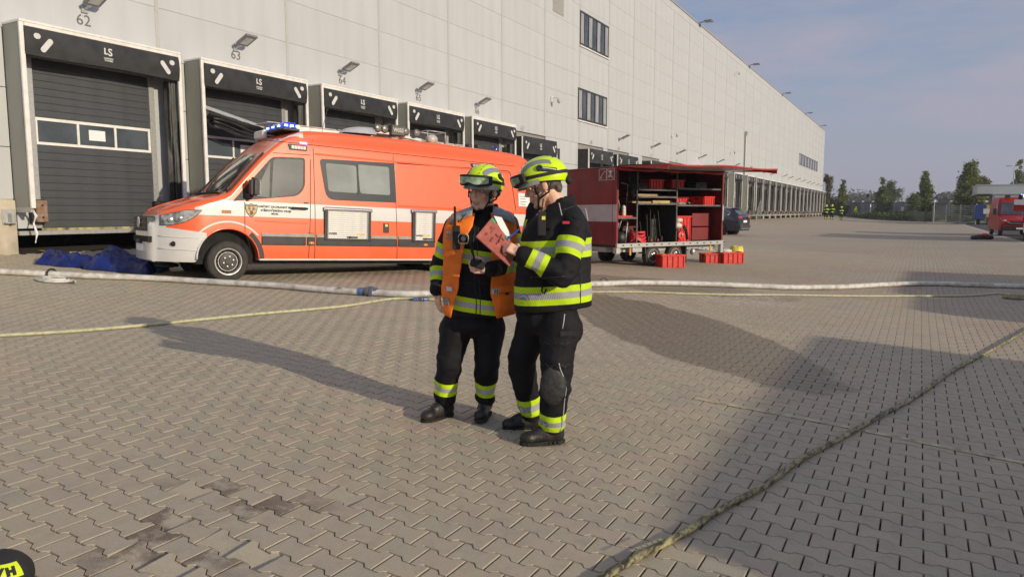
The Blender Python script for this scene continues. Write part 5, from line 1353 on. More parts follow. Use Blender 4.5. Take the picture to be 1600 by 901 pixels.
def coil(label, px, py, rx, ry, r, mat, turns, rz=0):
    c = at(px, py); t = thing('hose_coil', label, 'hose', loc=tuple(c), rz=rz)
    pts = []
    for k, a in enumerate(np.linspace(0, turns * 2 * pi, turns * 16)):
        s_ = 1 - .14 * a / (2 * pi); x, y = rx * s_ * cos(a), ry * s_ * sin(a)
        wx_, wy = c.x + x * cos(rz) - y * sin(rz), c.y + x * sin(rz) + y * cos(rz)
        pts.append((x + jit(.004), y + jit(.004), g(wx_, wy) - c.z + r + .012 * (a / 6.28) * 1.3 + .004 * sin(a * 2.3)))
    mb = MB(); mb.tube(pts, r, 8); mb.build('hose_loop', mat, t, smooth='all')
    for i in (0, -1):
        p, q = V(pts[i]), V(pts[1 if i == 0 else -2]); mb = MB(); mb.tube([p, p + (p - q).normalized() * .07], r * 1.35, 10); mb.build('coupling', MATS['coupling_dark'], t)
coil('small pale hose coil on the paving at the foot of the blue tarpaulin', 86, 440, .34, .20, .018, MATS['hose_white'], 3, R(20))
coil('brownish hose coil cut by the right edge of the picture', 1592, 467, .28, .20, .02, M('hose_tan', (.26, .23, .13), .6, var=.2, ns=12), 3, R(10))
# ================================================================ BLUE TARPAULIN
def tarp():
    c = at(158, 419); t = thing('blue_tarpaulin', 'crumpled dark blue tarpaulin lying on the paving beside the van bumper', 'tarpaulin', loc=tuple(c), rz=YAW)
    mt = M('tarp_blue', (.007, .017, .125), .36, var=.25, ns=5, bump=.35, bs=9, spec=.35)
    def sheet_(x0, x1, y0, y1, hf, seed, name):
        rows = []
        for j in range(25):
            v = j / 24; row = []
            for i in range(49):
                u = i / 48; x = x0 + (x1 - x0) * u + .10 * noise.noise(V((v * 3, seed, 0))); y = y0 + (y1 - y0) * v + .10 * noise.noise(V((u * 3, seed + 3, 0)))
                e = min(1, min(u, 1 - u) * 9, min(v, 1 - v) * 4.5) ** .6
                z = e * (1.1 * hf(u, v) + .08 * noise.noise(V((u * 5, v * 3, seed))) + .05 * noise.noise(V((u * 11 + v * 4, v * 4, seed + 1))) + .018 * noise.noise(V((u * 26 + v * 12, v * 7, seed))) - .07 * abs(noise.noise(V((u * 7 - v * 3, v * 5 + u * 2, seed + 5)))) + .02)
                wx_ = c.x + x * cos(YAW) - y * sin(YAW); wy = c.y + x * sin(YAW) + y * cos(YAW)
                row.append((x, y, g(wx_, wy) - c.z + .012 + max(0, z)))
            rows.append(row)
        mb = MB(); mb.grid(rows); mb.build(name, mt, t, smooth='all', recalc=False)
    sheet_(-1.12, -.12, -.20, .34, lambda u, v: .20 - .06 * u, 1.0, 'left_fold')
    sheet_(-.18, 1.05, -.32, .42, lambda u, v: .15 + .13 * v + .05 * sin(u * 7), 7.0, 'main_fold')
    sheet_(.62, 1.12, -.05, .35, lambda u, v: .30 + .12 * sin(u * 5), 4.0, 'peak_fold')
    rows = [[(-.35 + .35 * u, -.22 + .5 * v, .03 + .06 * abs(noise.noise(V((u * 5, v * 5, 8))))) for u in np.linspace(0, 1, 10)] for v in np.linspace(0, 1, 8)]
    mb = MB(); mb.grid(rows); mb.build('black_lining', BLK, t, recalc=False, smooth='all')
    mb = MB(); mb.tube([(1.0, .0, .06), (1.15, -.02, .09), (1.28, .04, .07), (1.42, .05, .05)], [.05, .06, .05, .03], 7); mb.tube([(1.05, -.1, .05), (1.3, -.12, .04), (1.4, -.08, .05)], .03, 6); mb.build('black_strap', BLK, t, smooth='all')
tarp()
# ================================================================ PEOPLE
def skin_mat():
    m, n, b = newmat('skin'); q = NG(n)
    at_ = n.nodes.new('ShaderNodeAttribute'); at_.attribute_name = 'tone'
    tcn = n.nodes.new('ShaderNodeTexCoord')
    c = q.mix(q.noise(tcn.outputs['Object'], 30, 4), (.74, .42, .30), (.82, .52, .38))
    s_ = n.nodes.new('ShaderNodeSeparateColor'); n.links.new(at_.outputs['Color'], s_.inputs[0])
    c = q.mix(s_.outputs[0], c, (.42, .16, .12)); c = q.mix(q.m('MULTIPLY', s_.outputs[1], .55), c, (.10, .075, .06)); c = q.mix(s_.outputs[2], c, (.04, .028, .02))
    n.links.new(c, b.inputs['Base Color']); b.inputs['Roughness'].default_value = .5
    u = n.nodes.new('ShaderNodeBump'); u.inputs['Strength'].default_value = .35; u.inputs['Distance'].default_value = .002; n.links.new(q.noise(tcn.outputs['Object'], 130, 4, .6), u.inputs['Height']); n.links.new(u.outputs[0], b.inputs['Normal'])
    c = q.mix(q.rng(q.noise(tcn.outputs['Object'], 75, 3), .5, .7, 0, .25), c, (.48, .20, .15)); n.links.new(c, b.inputs['Base Color'])
    b.inputs['Subsurface Weight'].default_value = .08; b.inputs['Subsurface Radius'].default_value = (.01, .004, .002); return m
SKIN = skin_mat()
def turnout_mat(name, base=(.0075, .0075, .0095), hatch=True):
    m, n, b = newmat(name); q = NG(n)
    a_ = n.nodes.new('ShaderNodeAttribute'); a_.attribute_name = 'band'; f = q.m('ABSOLUTE', a_.outputs['Fac'])
    tcn = n.nodes.new('ShaderNodeTexCoord'); v = tcn.outputs['Object']
    c = q.mix(q.rng(q.noise(v, 5, 5), .35, .7), base, tuple(k * 1.9 for k in base))
    wb, ws = (.060, .0215) if hatch else (.051, .0185)
    yellow = q.AND(q.lt(f, wb), q.gt(f, ws)); silver = q.lt(f, ws)
    x, y, z = q.xyz(v)
    if hatch:
        h = q.m('SINE', q.m('MULTIPLY', q.m('ADD', q.m('ADD', x, y), q.m('MULTIPLY', z, .35)), 640)); hs = q.rng(h, -.2, .5, .30, 1)
        ys = q.rng(h, -1, 1, .78, 1)
    else: hs, ys = 1.0, 1.0
    c = q.mix(yellow, c, (.56, .80, .02)); c = q.mix(q.m('MULTIPLY', yellow, q.m('SUBTRACT', 1.0, ys)) if hatch else 0.0, c, (.10, .14, .01))
    sc_ = q.mix(hs, (.14, .14, .15), (.46, .47, .49)) if hatch else (.44, .45, .47)
    c = q.mix(silver, c, sc_)
    n.links.new(c, b.inputs['Base Color']); b.inputs['Roughness'].default_value = .75
    b.inputs['Specular IOR Level'].default_value = .22
    u = n.nodes.new('ShaderNodeBump'); u.inputs['Strength'].default_value = .6; u.inputs['Distance'].default_value = .006
    mp_ = n.nodes.new('ShaderNodeMapping'); mp_.inputs['Scale'].default_value = (1, 1, .45); n.links.new(v, mp_.inputs[0])
    n.links.new(q.m('ADD', q.noise(mp_.outputs[0], 16, 4, .6), q.m('MULTIPLY', q.noise(v, 300, 2), .12)), u.inputs['Height']); n.links.new(u.outputs[0], b.inputs['Normal']); return m
TURN_A = turnout_mat('turnout_fabric_hatched', hatch=True); TURN_B = turnout_mat('turnout_fabric_plain', hatch=False)
def remesh(mb, vox, smooth_it=3, name='body'):
    me = mb.mesh(name, SKIN); o = put('tmp', me)
    r_ = o.modifiers.new('r', 'REMESH'); r_.mode = 'VOXEL'; r_.voxel_size = vox
    s_ = o.modifiers.new('s', 'SMOOTH'); s_.iterations = smooth_it; s_.factor = .5
    dg = bpy.context.evaluated_depsgraph_get(); dg.update()
    out = bpy.data.meshes.new_from_object(o.evaluated_get(dg)); bpy.data.objects.remove(o); out.name = name
    out.materials.clear(); out.polygons.foreach_set('use_smooth', [True] * len(out.polygons)); return out
def vco(me):
    a = np.zeros(len(me.vertices) * 3, np.float32); me.vertices.foreach_get('co', a); return a.reshape(-1, 3)
def vno(me):
    a = np.zeros(len(me.vertices) * 3, np.float32); me.vertices.foreach_get('normal', a); return a.reshape(-1, 3)
def setco(me, c): me.vertices.foreach_set('co', c.astype(np.float32).reshape(-1)); me.update()
def folds(me, amp, sx=6, sz=9, seed=0, ctr=None):
    c = vco(me); n = vno(me)
    for i in range(len(c)):
        p = c[i]; k = noise.noise(V((p[0] * sx + seed, p[1] * sx, p[2] * sz))) + .5 * noise.noise(V((p[0] * sx * 2.3, p[1] * sx * 2.3 + seed, p[2] * sz * 2.2)))
        m_ = 1.0
        if ctr is not None:
            m_ = 0
            for (q, r_, w_) in ctr: m_ += w_ * math.exp(-sum((p[k_] - q[k_]) ** 2 for k_ in range(3)) / r_ ** 2)
            m_ = .45 + m_
        c[i] = p + n[i] * k * amp * m_
    setco(me, c)
def bands(me, limbs):
    """limbs: (p, q, radius, [band centres as fraction], tilt vector or None)"""
    c = vco(me); best = np.full(len(c), 1e9); out = np.full(len(c), 1.0)
    for (p, q, r_, cs, tilt) in limbs:
        p, q = np.array(p), np.array(q); d = q - p; l = np.linalg.norm(d); d = d / l
        t = (c - p) @ d; tc = np.clip(t, 0, l); dist = np.linalg.norm(c - (p + tc[:, None] * d), axis=1) / r_
        u = t.copy()
        if tilt is not None: u = u + (c - p) @ np.array(tilt)
        bv = np.full(len(c), 1.0)
        for f in cs:
            w_ = u - f * l; bv = np.where(np.abs(w_) < np.abs(bv), w_, bv)
        sel = dist < best; best = np.where(sel, dist, best); out = np.where(sel, bv, out)
    a = me.attributes.new('band', 'FLOAT', 'POINT'); a.data.foreach_set('value', np.abs(out).astype(np.float32))
def hand(mb, wrist, d, n, curl=(.5, .5, .55, .6), thumb=.6, side=1, size=1.0):
    """palm + 4 bent fingers + thumb. d: direction of the fingers, n: direction the palm faces, side: +1 thumb on d x n side"""
    w_ = V(wrist); d = V(d).normalized(); n = V(n); n = (n - d * n.dot(d)).normalized(); s_ = d.cross(n) * side
    k = size
    mb.cap(w_ - d * .02, w_ + d * .03 * k, .026 * k, .030 * k)
    for off in (-.024, -.008, .008, .024):
        mb.cap(w_ + d * .025 * k + s_ * off * .8 * k, w_ + d * .085 * k + s_ * off * 1.12 * k, .0145 * k, .0125 * k, 10)
    L3 = [(.044, .026, .021), (.048, .029, .022), (.044, .027, .021), (.034, .021, .018)]
    for i, off in enumerate((.030, .010, -.010, -.029)):
        p = w_ + d * .086 * k + s_ * off * k; a = 0; rr = (.0088, .0090, .0086, .0078)[i] * k
        for j in range(3):
            a += curl[i] * (.9 if j == 0 else 1.05); dd = d * cos(a) + n * sin(a); q = p + dd * L3[i][j] * k
            mb.cap(p, q, rr, rr * .93, 9); p = q; rr *= .93
    b_ = w_ + d * .028 * k + s_ * .030 * k + n * .006
    dd = (d * .55 + s_ * .75 + n * .25).normalized(); q = b_ + dd * .040 * k; mb.cap(b_, q, .0145 * k, .0115 * k, 10)
    dd = (d * (1 - thumb * .2) + s_ * (.35 - thumb * .3) + n * thumb).normalized(); r_ = q + dd * .032 * k; mb.cap(q, r_, .011 * k, .010 * k, 10)
    dd = (d + n * thumb * 1.2 - s_ * .2 * thumb).normalized(); mb.cap(r_, r_ + dd * .026 * k, .0100 * k, .0085 * k, 10)
def head_prims(mb, H, lean=1.0):
    """H: 4x4 head frame; face looks along local -y, z up"""
    def P(*p): return H @ V(p)
    mb.ell((0, .012, .030), (.074, .094, .098), H, 18, 12)
    mb.ell((0, -.030, -.030), (.062, .066, .075), H, 16, 10)
    mb.ell((0, -.048, -.085), (.040, .040, .034), H, 14, 8)
    mb.ell((0, -.080, -.102), (.020, .016, .017), H, 10, 8)
    for s_ in (-1, 1):
        mb.cap(P(s_ * .058, .00, -.055), P(s_ * .034, -.062, -.095), .020, .020, 10)
        mb.ell((s_ * .042, -.068, -.022), (.022, .020, .024), H, 10, 8)
        mb.cap(P(s_ * .012, -.090, .034), P(s_ * .046, -.076, .033), .0095, .009, 8)
        mb.ell((s_ * .0115, -.107, -.028), (.0088, .010, .008), H, 8, 6)
        mb.ell((s_ * .078, .018, -.008), (.009, .020, .032), H, 12, 10)
        mb.cap(P(s_ * .014, -.092, -.046), P(s_ * .030, -.080, -.062), .006, .005, 8)
    mb.cap(P(0, -.094, .020), P(0, -.116, -.020), .0080, .0120, 10)
    mb.ell((0, -.090, -.052), (.024, .012, .016), H, 10, 8)
    mb.cap(P(-.019, -.0945, -.0605), P(.019, -.0945, -.0605), .0058, .0058, 8); mb.ell((0, -.100, -.059), (.008, .004, .004), H, 8, 6)
    mb.cap(P(-.016, -.093, -.0715), P(.016, -.093, -.0715), .0068, .0068, 8)
def finish_head(me, H, parent, brow=1.0, stubble=.35, name='eye'):
    Hi = H.inverted(); c = vco(me); n = vno(me); Hin = np.array(Hi)
    l = c @ Hin[:3, :3].T + Hin[:3, 3]
    tone = np.zeros((len(c), 4), np.float32); tone[:, 3] = 1
    near = np.linalg.norm(l, axis=1) < .2
    disp = np.zeros(len(c))
    for s_ in (-1, 1):
        d2 = ((l[:, 0] - s_ * .031) / .0165) ** 2 + ((l[:, 2] - .012) / .011) ** 2
        disp -= np.where(near & (l[:, 1] < -.04), .0095 * np.exp(-d2), 0)
        db = ((l[:, 0] - s_ * .031) / .021) ** 2 + ((l[:, 2] - .034 + .12 * (abs(l[:, 0]) - .03)) / .0055) ** 2
        tone[:, 2] = np.maximum(tone[:, 2], np.where(near & (l[:, 1] < -.04), np.exp(-db ** 2) * brow, 0))
        dc = ((l[:, 0] - s_ * .045) / .02) ** 2 + ((l[:, 2] + .02) / .018) ** 2
        tone[:, 0] = np.maximum(tone[:, 0], np.where(near & (l[:, 1] < -.04), .35 * np.exp(-dc), 0))
    disp -= np.where(near & (l[:, 1] < -.08), .0035 * np.exp(-((l[:, 2] + .066) / .0026) ** 2 - (l[:, 0] / .022) ** 4), 0)
    dl = (l[:, 0] / .023) ** 4 + ((l[:, 2] + .066) / .0095) ** 2
    tone[:, 0] = np.maximum(tone[:, 0], np.where(near & (l[:, 1] < -.08), .8 * np.exp(-dl), 0))
    tone[:, 1] = np.where(near & (l[:, 2] < -.035) & (l[:, 1] < .0) & (l[:, 2] > -.13), stubble, 0) * (1 - np.exp(-dl))
    setco(me, c + n * disp[:, None])
    a = me.color_attributes.new('tone', 'FLOAT_COLOR', 'POINT'); a.data.foreach_set('color', tone.reshape(-1))
    return me
def eyes(H, parent, shut=False):
    for s_ in (-1, 1):
        if shut:
            mb = MB(); mb.ell((s_ * .031, -.0745, .010), (.0125, .0118, .0105), H, 14, 10); mb.build('eyelid', SKIN, parent, smooth='all'); continue
        mb = MB(); mb.ell((s_ * .031, -.0725, .011), (.0112, .0112, .0112), H, 14, 10); e = mb.build('eye', M('eye_white', (.62, .58, .54), .25, var=0), parent, smooth='all')
        mb = MB(); mb.ell((s_ * .031 - .001, -.0824, .009), (.0052, .0025, .0052), H, 12, 6); mb.build('iris', M('iris', (.06, .045, .035), .15, var=0), e, smooth='all')
        mb = MB(); mb.tube([H @ V((s_ * (.031 + u * .0145), -.0865 + .004 * u * u, .0175 - .0035 * u * u)) for u in np.linspace(-1, 1, 7)], .0026, 6); mb.build('eyelid', SKIN, parent, smooth='all')
HELM = M('helmet_yellow', (.62, .86, .0), .30, var=.03, ns=9, coat=.4, bump=.02, bs=40)
M('helmet_band', (.24, .25, .27), .5, var=.1); M('brim', (.36, .38, .33), .35, var=.05, coat=.3); M('strap_black', (.015, .015, .016), .7, var=.2)
M('goggle_lens', (.30, .42, .30), .10, var=.4, ns=16, dirt=(.12, .20, .08), spec=.9); M('goggle_clear', (.20, .20, .18), .08, var=.5, ns=12, spec=.9)
def helmet(H, parent, tag_side=False):
    C0 = V((0, .014, .050)); RX, RY, RZ_ = .118, .150, .128
    def S(az, th, k=1.0):   # az 0 = front (-y)
        x = sin(az) * sin(th) * RX; y = -cos(az) * sin(th) * RY; z = cos(th) * RZ_
        y *= 1.0 + (.06 if y > 0 else 0)
        return H @ (C0 + V((x, y, z)) * k)
    def thm(az):
        f = (1 - cos(az)) / 2           # 0 front, 1 back
        return R(88 + 34 * f ** 1.3)
    n = 44; rows = [[S(2 * pi * j / n, thm(2 * pi * j / n) * i / 14) for j in range(n)] for i in range(1, 15)]
    mb = MB(); mb.grid(rows, closed=True); b0 = len(mb.v); mb.v.append(tuple(S(0, 0))); mb.f += [(b0, j, (j + 1) % n) for j in range(n)]; mb.m += [0] * n
    inn = [[H @ (H.inverted() @ p) + (H.to_3x3() @ (C0 - H.inverted() @ p)) * .06 for p in rows[-1]]]
    mb.grid([rows[-1], inn[0]], closed=True)
    he = mb.build('helmet', HELM, parent, smooth=60, merge=True)
    # raised crest with slots, grey reflective band, side disc
    mb = MB()
    for s_ in (-1, 1):
        for k in range(9):
            th0 = R(-70 + 14 * k); p = lambda a, o_: H @ (C0 + V((s_ * (.036 + o_), -RY * sin(-a) * -1 if False else RY * sin(a), RZ_ * cos(a))) * 1.004)
            mb.tube([p(th0, 0), p(th0 + .07, .003)], .0022, 4)
    mb.build('vent_slot', MATS['strap_black'], he)
    for s_ in (-1, 1):
        rws = []
        for k in range(20):
            a = R(-62 + 108 * k / 19); h_ = .105 - .030 * abs((k - 9.5) / 9.5) ** 2
            row = []
            for o_ in (0, .013, .027):
                z = (h_ - o_) ; 
                yy_ = RY * sin(a) * .80; zz = z
                q = 1 - (yy_ / (RY * 1.03)) ** 2 - (zz / RZ_) ** 2
                row.append(H @ (C0 + V((s_ * RX * math.sqrt(max(q, .0)) * 1.012, yy_ * 1.008, zz * 1.008))))
            rws.append(row)
        mb = MB(); mb.grid(rws); mb.build('reflective_band', MATS['helmet_band'], he, recalc=False, smooth='all')
        nrm = V((s_ * .93, .10, .33)).normalized(); cpt = C0 + V((s_ * RX * .90, .012, RZ_ * .38)); u = nrm.cross(V((0, 0, 1))).normalized(); w_ = u.cross(nrm)
        mb = MB(); mb.lathe([(.020, -.006), (.020, .010), (.015, .013), (0, .011)], 18, H @ basis(u, w_, nrm, cpt)); mb.build('side_disc', MATS['strap_black'], he, smooth=True)
    # name strip at the back of the side
    for s_ in (-1, 1):
        rws = [[S(s_ * R(95 + 38 * k / 8), R(62 + dz + 20 * k / 8), 1.012) for dz in (0, 15)] for k in range(9)]
        mb = MB(); mb.grid(rws); ns_ = mb.build('name_strip', MATS['strap_black'], he, recalc=False, smooth='all')
        if tag_side:
            rws = [[S(s_ * R(98 + 32 * k / 8), R(64.5 + dz + 20 * k / 8), 1.018) for dz in (0, 3.5)] for k in range(9)]
            mb = MB(); mb.grid(rws); mb.build('name_lettering', MATS['print_white'], ns_, recalc=False)
            rws = [[S(s_ * R(99 + 9 * k / 4), R(70.5 + dz + 5 * k / 4), 1.019) for dz in (0, 3)] for k in range(5)]
            mb = MB(); mb.grid(rws); mb.build('flag_mark', MATS['blue_ring'], ns_, recalc=False)
    # brim / visor edge under the goggles
    rws = [[H @ (C0 + V((RX * 1.04 * sin(a), -RY * 1.02 * cos(a) - o_ * cos(a) * .6, -.004 - o_ * .55 - .012 * (1 - cos(a))))) for a in np.linspace(-1.45, 1.45, 21)] for o_ in (-.012, 0, .016, .034)]
    mb = MB(); mb.grid(rws); mb.grid([[p + (H.to_3x3() @ V((0, .006, -.004))) for p in r_] for r_ in rws]); mb.build('brim', MATS['brim'], he, recalc=False, smooth='all')
    # goggles
    def gg(a, z, k): return H @ (C0 + V((RX * k * sin(a), -RY * k * cos(a) - .010, z)))
    mb = MB(); A = np.linspace(-1.05, 1.05, 17)
    top = [(a, .066 - .010 * abs(a / 1.05) ** 3) for a in A]; bot = [(a, -.008 + .016 * math.exp(-(a / .22) ** 2) + .008 * abs(a / 1.05) ** 3) for a in A]
    rws = []
    for f, k in ((0, 1.03), (0, 1.17), (.12, 1.21), (.88, 1.21), (1, 1.17), (1, 1.03)):
        rws.append([gg(a, b_ + (t_ - b_) * f, k) for (a, b_), (_, t_) in zip(bot, top)])
    mb.grid(rws)
    for j in (0, -1):
        col = [r_[j] for r_ in rws]; mb.add(col, [tuple(range(len(col)))])
    gf = mb.build('goggle_frame', MATS['strap_black'], he, smooth=50)
    rws = [[gg(a * .84, b_ + .013 + (t_ - b_ - .026) * f, 1.222) for (a, b_), (_, t_) in zip(bot, top)] for f in np.linspace(0, 1, 5)]
    mb = MB(); mb.grid(rws); mb.build('goggle_lens', MATS['goggle_lens'], gf, recalc=False, smooth='all')
    rws = [[H @ (C0 + V((RX * 1.03 * sin(a), -RY * 1.035 * cos(a) * (1.05 if cos(a) < 0 else 1), z - .030 * (1 - cos(a)) * .8 + .022))) for a in np.linspace(.95, 2 * pi - .95, 31)] for z in (0, .021)]
    mb = MB(); mb.grid(rws); mb.build('goggle_strap', MATS['strap_black'], gf, recalc=False, smooth='all')
    # rear adjuster and chin strap
    mb = MB(); mb.ell((0, .160, -.02), (.04, .02, .03), H); mb.build('adjuster', MATS['strap_black'], he, smooth='all')
    mb = MB()
    for s_ in (-1, 1):
        mb.tube([H @ V(p) for p in ((s_ * .094, -.035, .03), (s_ * .081, -.038, -.01), (s_ * .070, -.040, -.06), (s_ * .045, -.062, -.108), (0, -.070, -.126))], .0085, 6, flat=.7)
        mb.tube([H @ V(p) for p in ((s_ * .090, .07, .01), (s_ * .080, .03, -.05), (s_ * .068, -.035, -.068))], .008, 6, flat=.7)
        mb.cbox((s_ * .080, -.037, -.02), (.012, .026, .040), H)
    mb.build('chin_strap', MATS['strap_black'], he, smooth='all')
    return he
def boot(parent, ankle, heel, toe, mat=None, L_=.31):
    """heel and toe are points on the ground; ankle above"""
    h, t = V(heel), V(toe); d = (t - h).normalized(); s_ = V((0, 0, 1)).cross(d); mb = MB(); ln = (t - h).length
    mb.cap(h + d * .055 + V((0, 0, .07)), V(ankle), .054, .062); mb.cap(h + d * .05 + V((0, 0, .055)), h + d * (ln - .06) + V((0, 0, .052)), .046, .044)
    mb.ell((0, 0, 0), (.065, .052, .045), basis(d, s_, V((0, 0, 1)), h + d * (ln - .060) + V((0, 0, .048))))
    mb.ell((0, 0, 0), (.11, .046, .06), basis(d, s_, V((0, 0, 1)), h + d * .13 + V((0, 0, .07))))
    me = remesh(mb, .009, 3, 'boot'); c = vco(me); c[:, 2] = np.maximum(c[:, 2], float(h.z) + .022); setco(me, c)
    me.materials.append(mat or M('leather_black', (.012, .011, .011), .42, var=.3, ns=25, bump=.2, bs=70, dirt=(.028, .025, .021))); b_ = put('boot', me, parent)
    out = []
    for k in range(24):
        a = 2 * pi * k / 24; x = cos(a); yv = sin(a); wx_ = .052 if x > 0 else .044
        out.append(((ln / 2 + .004) * (abs(x) ** .75) * (1 if x > 0 else -1), (wx_ - .010 * math.exp(-((x + .15) / .3) ** 2)) * (abs(yv) ** .8) * (1 if yv > 0 else -1)))
    mb = MB(); mb.prism(out, .026, basis(d, s_, V((0, 0, 1)), h + d * ln / 2))
    mb.build('sole', M('sole_rubber', (.014, .014, .014), .8, var=.3), b_, bevel=.004)
    mb = MB()
    for k in range(8):
        for q in (-1, 1): mb.cbox((-ln / 2 + .05 + k * (ln - .10) / 7, q * .040, .012), (.016, .014, .022), basis(d, s_, V((0, 0, 1)), h + d * ln / 2))
    mb.split('sole_lug', MATS['sole_rubber'], b_)
    mb = MB()
    for k in range(4):
        p = h + d * (.15 + .022 * k) + V((0, 0, .128 - .013 * k)); mb.tube([p - s_ * .03, p + V((0, 0, .008)), p + s_ * .03], .004, 5)
    mb.build('lace', MATS['strap_black'], b_)
    return b_
def dress(me, mats, limbs, parent, name):
    bands(me, limbs); me.materials.append(mats); me.name = name; return put(name, me, parent)
# ---------------------------------------------------------------- right hand firefighter
M('pad_black', (.020, .020, .022), .6, var=.3, ns=30, bump=.5, bs=20)
def fireman_right():
    o = at(845, 688); root = thing('person', 'firefighter in black jacket with hatched yellow bands, seen sideways, writing at a pink folder', 'person', loc=tuple(o), rz=YAW, group='two firefighters standing in the yard')
    k = 1 / 233.0
    def p(px, py, y=0): return ((px - 845) * k * (1 + y / 4.9), y, ((688 - py) - 75 * y * 0) * k * (1 + y / 4.9) + (.0 if y == 0 else 0) - .0)
    # head: faces image left, pitched down
    hd = V(p(846, 290, -.03)); Hm = Matrix.Translation(hd) @ Matrix.Rotation(R(-90 - 8), 4, 'Z') @ Matrix.Rotation(R(20), 4, 'X') @ Matrix.Scale(1.05, 4)
    hipn, hipf = p(873, 490, -.09), p(842, 490, .09)
    kn, kf = p(866, 585, -.13), (p(815, 575, .16)[0], .16, .50)
    an, af = (p(862, 0)[0], -.06, .10), (p(828, 0)[0] + .01, .25, .10)
    shn, shf = p(893, 343, -.20), p(842, 342, .17)
    eln, elf = p(876, 403, -.31), p(828, 400, .10)
    wrn, wrf = p(815, 373, -.30), p(800, 392, -.02)
    # body under the clothes, one surface
    mb = MB(); head_prims(mb, Hm)
    mb.cap(Hm @ V((0, .030, -.045)), p(872, 328, 0), .056, .066)
    mb.cap(p(868, 350), p(860, 470), .15, .13, 16)
    for a, b_, c_, r0 in ((shn, eln, wrn, .05), (shf, elf, wrf, .05)):
        mb.cap(p(868, 345), a, .08, .06); mb.cap(a, b_, .055, .045); mb.cap(b_, c_, .043, .028)
    for a, b_, c_ in ((hipn, kn, an), (hipf, kf, af)): mb.cap(p(858, 475), a, .10, .09); mb.cap(a, b_, .085, .06); mb.cap(b_, (c_[0], c_[1], c_[2] + .06), .055, .042)
    hand(mb, (wrn[0] - .015, wrn[1] - .0, wrn[2] + .005), (-.80, .10, .45), (-.30, .75, -.55), curl=(.85, .9, .95, 1.0), thumb=.9, side=-1)
    hand(mb, (wrf[0] - .01, wrf[1] - .02, wrf[2]), (-.75, -.25, .50), (-.2, -.8, .2), curl=(.6, .6, .6, .6), thumb=.5, side=1)
    me = remesh(mb, .0052, 2, 'body'); finish_head(me, Hm, root, stubble=.5); me.materials.append(SKIN); body_ = put('body', me, root); eyes(Hm, body_, True)
    mb = MB(); mb.ell((0, .030, .030), (.080, .094, .095), Hm); mb.ell((0, .085, -.03), (.055, .03, .045), Hm); me = remesh(mb, .008, 2, 'hair'); c = vco(me); folds(me, .003, 60, 60); me.materials.append(M('hair_grey', (.10, .085, .07), .8, var=.3, ns=60)); put('hair', me, root)
    helmet(Hm, root, True)
    # jacket
    mb = MB()
    secs_ = [(478, 803, 922, .21), (465, 802, 922, .215), (430, 804, 921, .215), (395, 808, 921, .21), (365, 815, 920, .205), (345, 826, 915, .195), (328, 845, 904, .15), (316, 858, 894, .09)]
    rows = []
    for py, xl, xr, ry in secs_:
        cx = (xl + xr) / 2; rx = (xr - xl) / 2 * k
        rows.append([(p(cx, py)[0] + rx * (abs(cos(a)) ** .85) * (1 if cos(a) > 0 else -1), ry * (abs(sin(a)) ** .85) * (1 if sin(a) > 0 else -1) + .0, p(cx, py)[2] + .022 * cos(a) * (1 if py > 440 else 0)) for a in np.linspace(0, 2 * pi, 33)[:-1]])
    mb.grid(rows, closed=True); mb.f.append(tuple(range(32))); mb.m.append(0); mb.f.append(tuple(7 * 32 + j for j in range(32))[::-1]); mb.m.append(0)
    for a, b_, c_ in ((shn, eln, wrn), (shf, elf, wrf)):
        mb.cap(a, b_, .088, .080, 16); mb.cap(b_, c_, .080, .058, 16)
    mb.cap(p(884, 338, -.05), shn, .09, .088); mb.cap(p(862, 338, .05), shf, .09, .085)
    # collar
    cb_ = V(p(876, 322)); Tc = Matrix.Translation(cb_) @ Matrix.Rotation(R(-14), 4, 'Y')
    mb.lathe([(.080, -.05), (.092, .0), (.086, .055), (.074, .06), (.078, .0), (.068, -.05)], 24, Tc)
    me = remesh(mb, .0095, 4, 'jacket'); folds(me, .016, 7, 11, 3, [(eln, .16, 1.5), (p(840, 420), .15, .8), (shn, .12, 1.0)])
    jm = me
    for pts_, r_ in (([(p(x_, 0)[0], p(0, 424 - (x_ - 850) * .12)[2]) for x_ in range(826, 876, 6)], .004), ([(p(901, 0)[0], z_) for z_ in np.linspace(p(0, 466)[2], p(0, 405)[2], 8)], .0035), ([(p(829, 0)[0], z_) for z_ in np.linspace(p(0, 432)[2], p(0, 424)[2], 4)], .004), ([(p(x_, 0)[0], p(0, 322 + abs(x_ - 893) * .35)[2]) for x_ in range(870, 912, 5)], .003), ([(p(x_, 0)[0], p(0, 330 + (x_ - 880) * .9)[2]) for x_ in range(880, 906, 4)], .003)):
        h_ = hug(jm, pts_, .001)
        if len(h_) > 2: mb = MB(); mb.tube(h_, r_, 5); mb.build('jacket_seam', MATS['pad_black'], root, smooth='all')
    torso_p, torso_q = p(862, 478), p(868, 320)
    dress(me, TURN_A, [(torso_p, torso_q, .20, [.155, .580], (-.10, 0, 0)), (shn, eln, .085, [.42], None), (eln, wrn, .072, [.66], None), (shf, elf, .082, [.5], None), (elf, wrf, .07, [.5], None)], root, 'jacket')
    # trousers
    mb = MB()
    mb.ell(p(852, 488), (.205, .165, .14)); 
    mb.cap(hipn, kn, .135, .100, 16); mb.cap(kn, (an[0], an[1], an[2] + .04), .100, .086, 16)
    mb.cap(hipf, kf, .130, .098, 16); mb.cap(kf, (af[0], af[1], af[2] + .04), .095, .082, 16)
    mb.ell(((p(893, 505)[0]), -.12, p(0, 505)[2]), (.06, .07, .10)); mb.ell((p(878, 520)[0], -.17, p(0, 520)[2]), (.085, .04, .10))
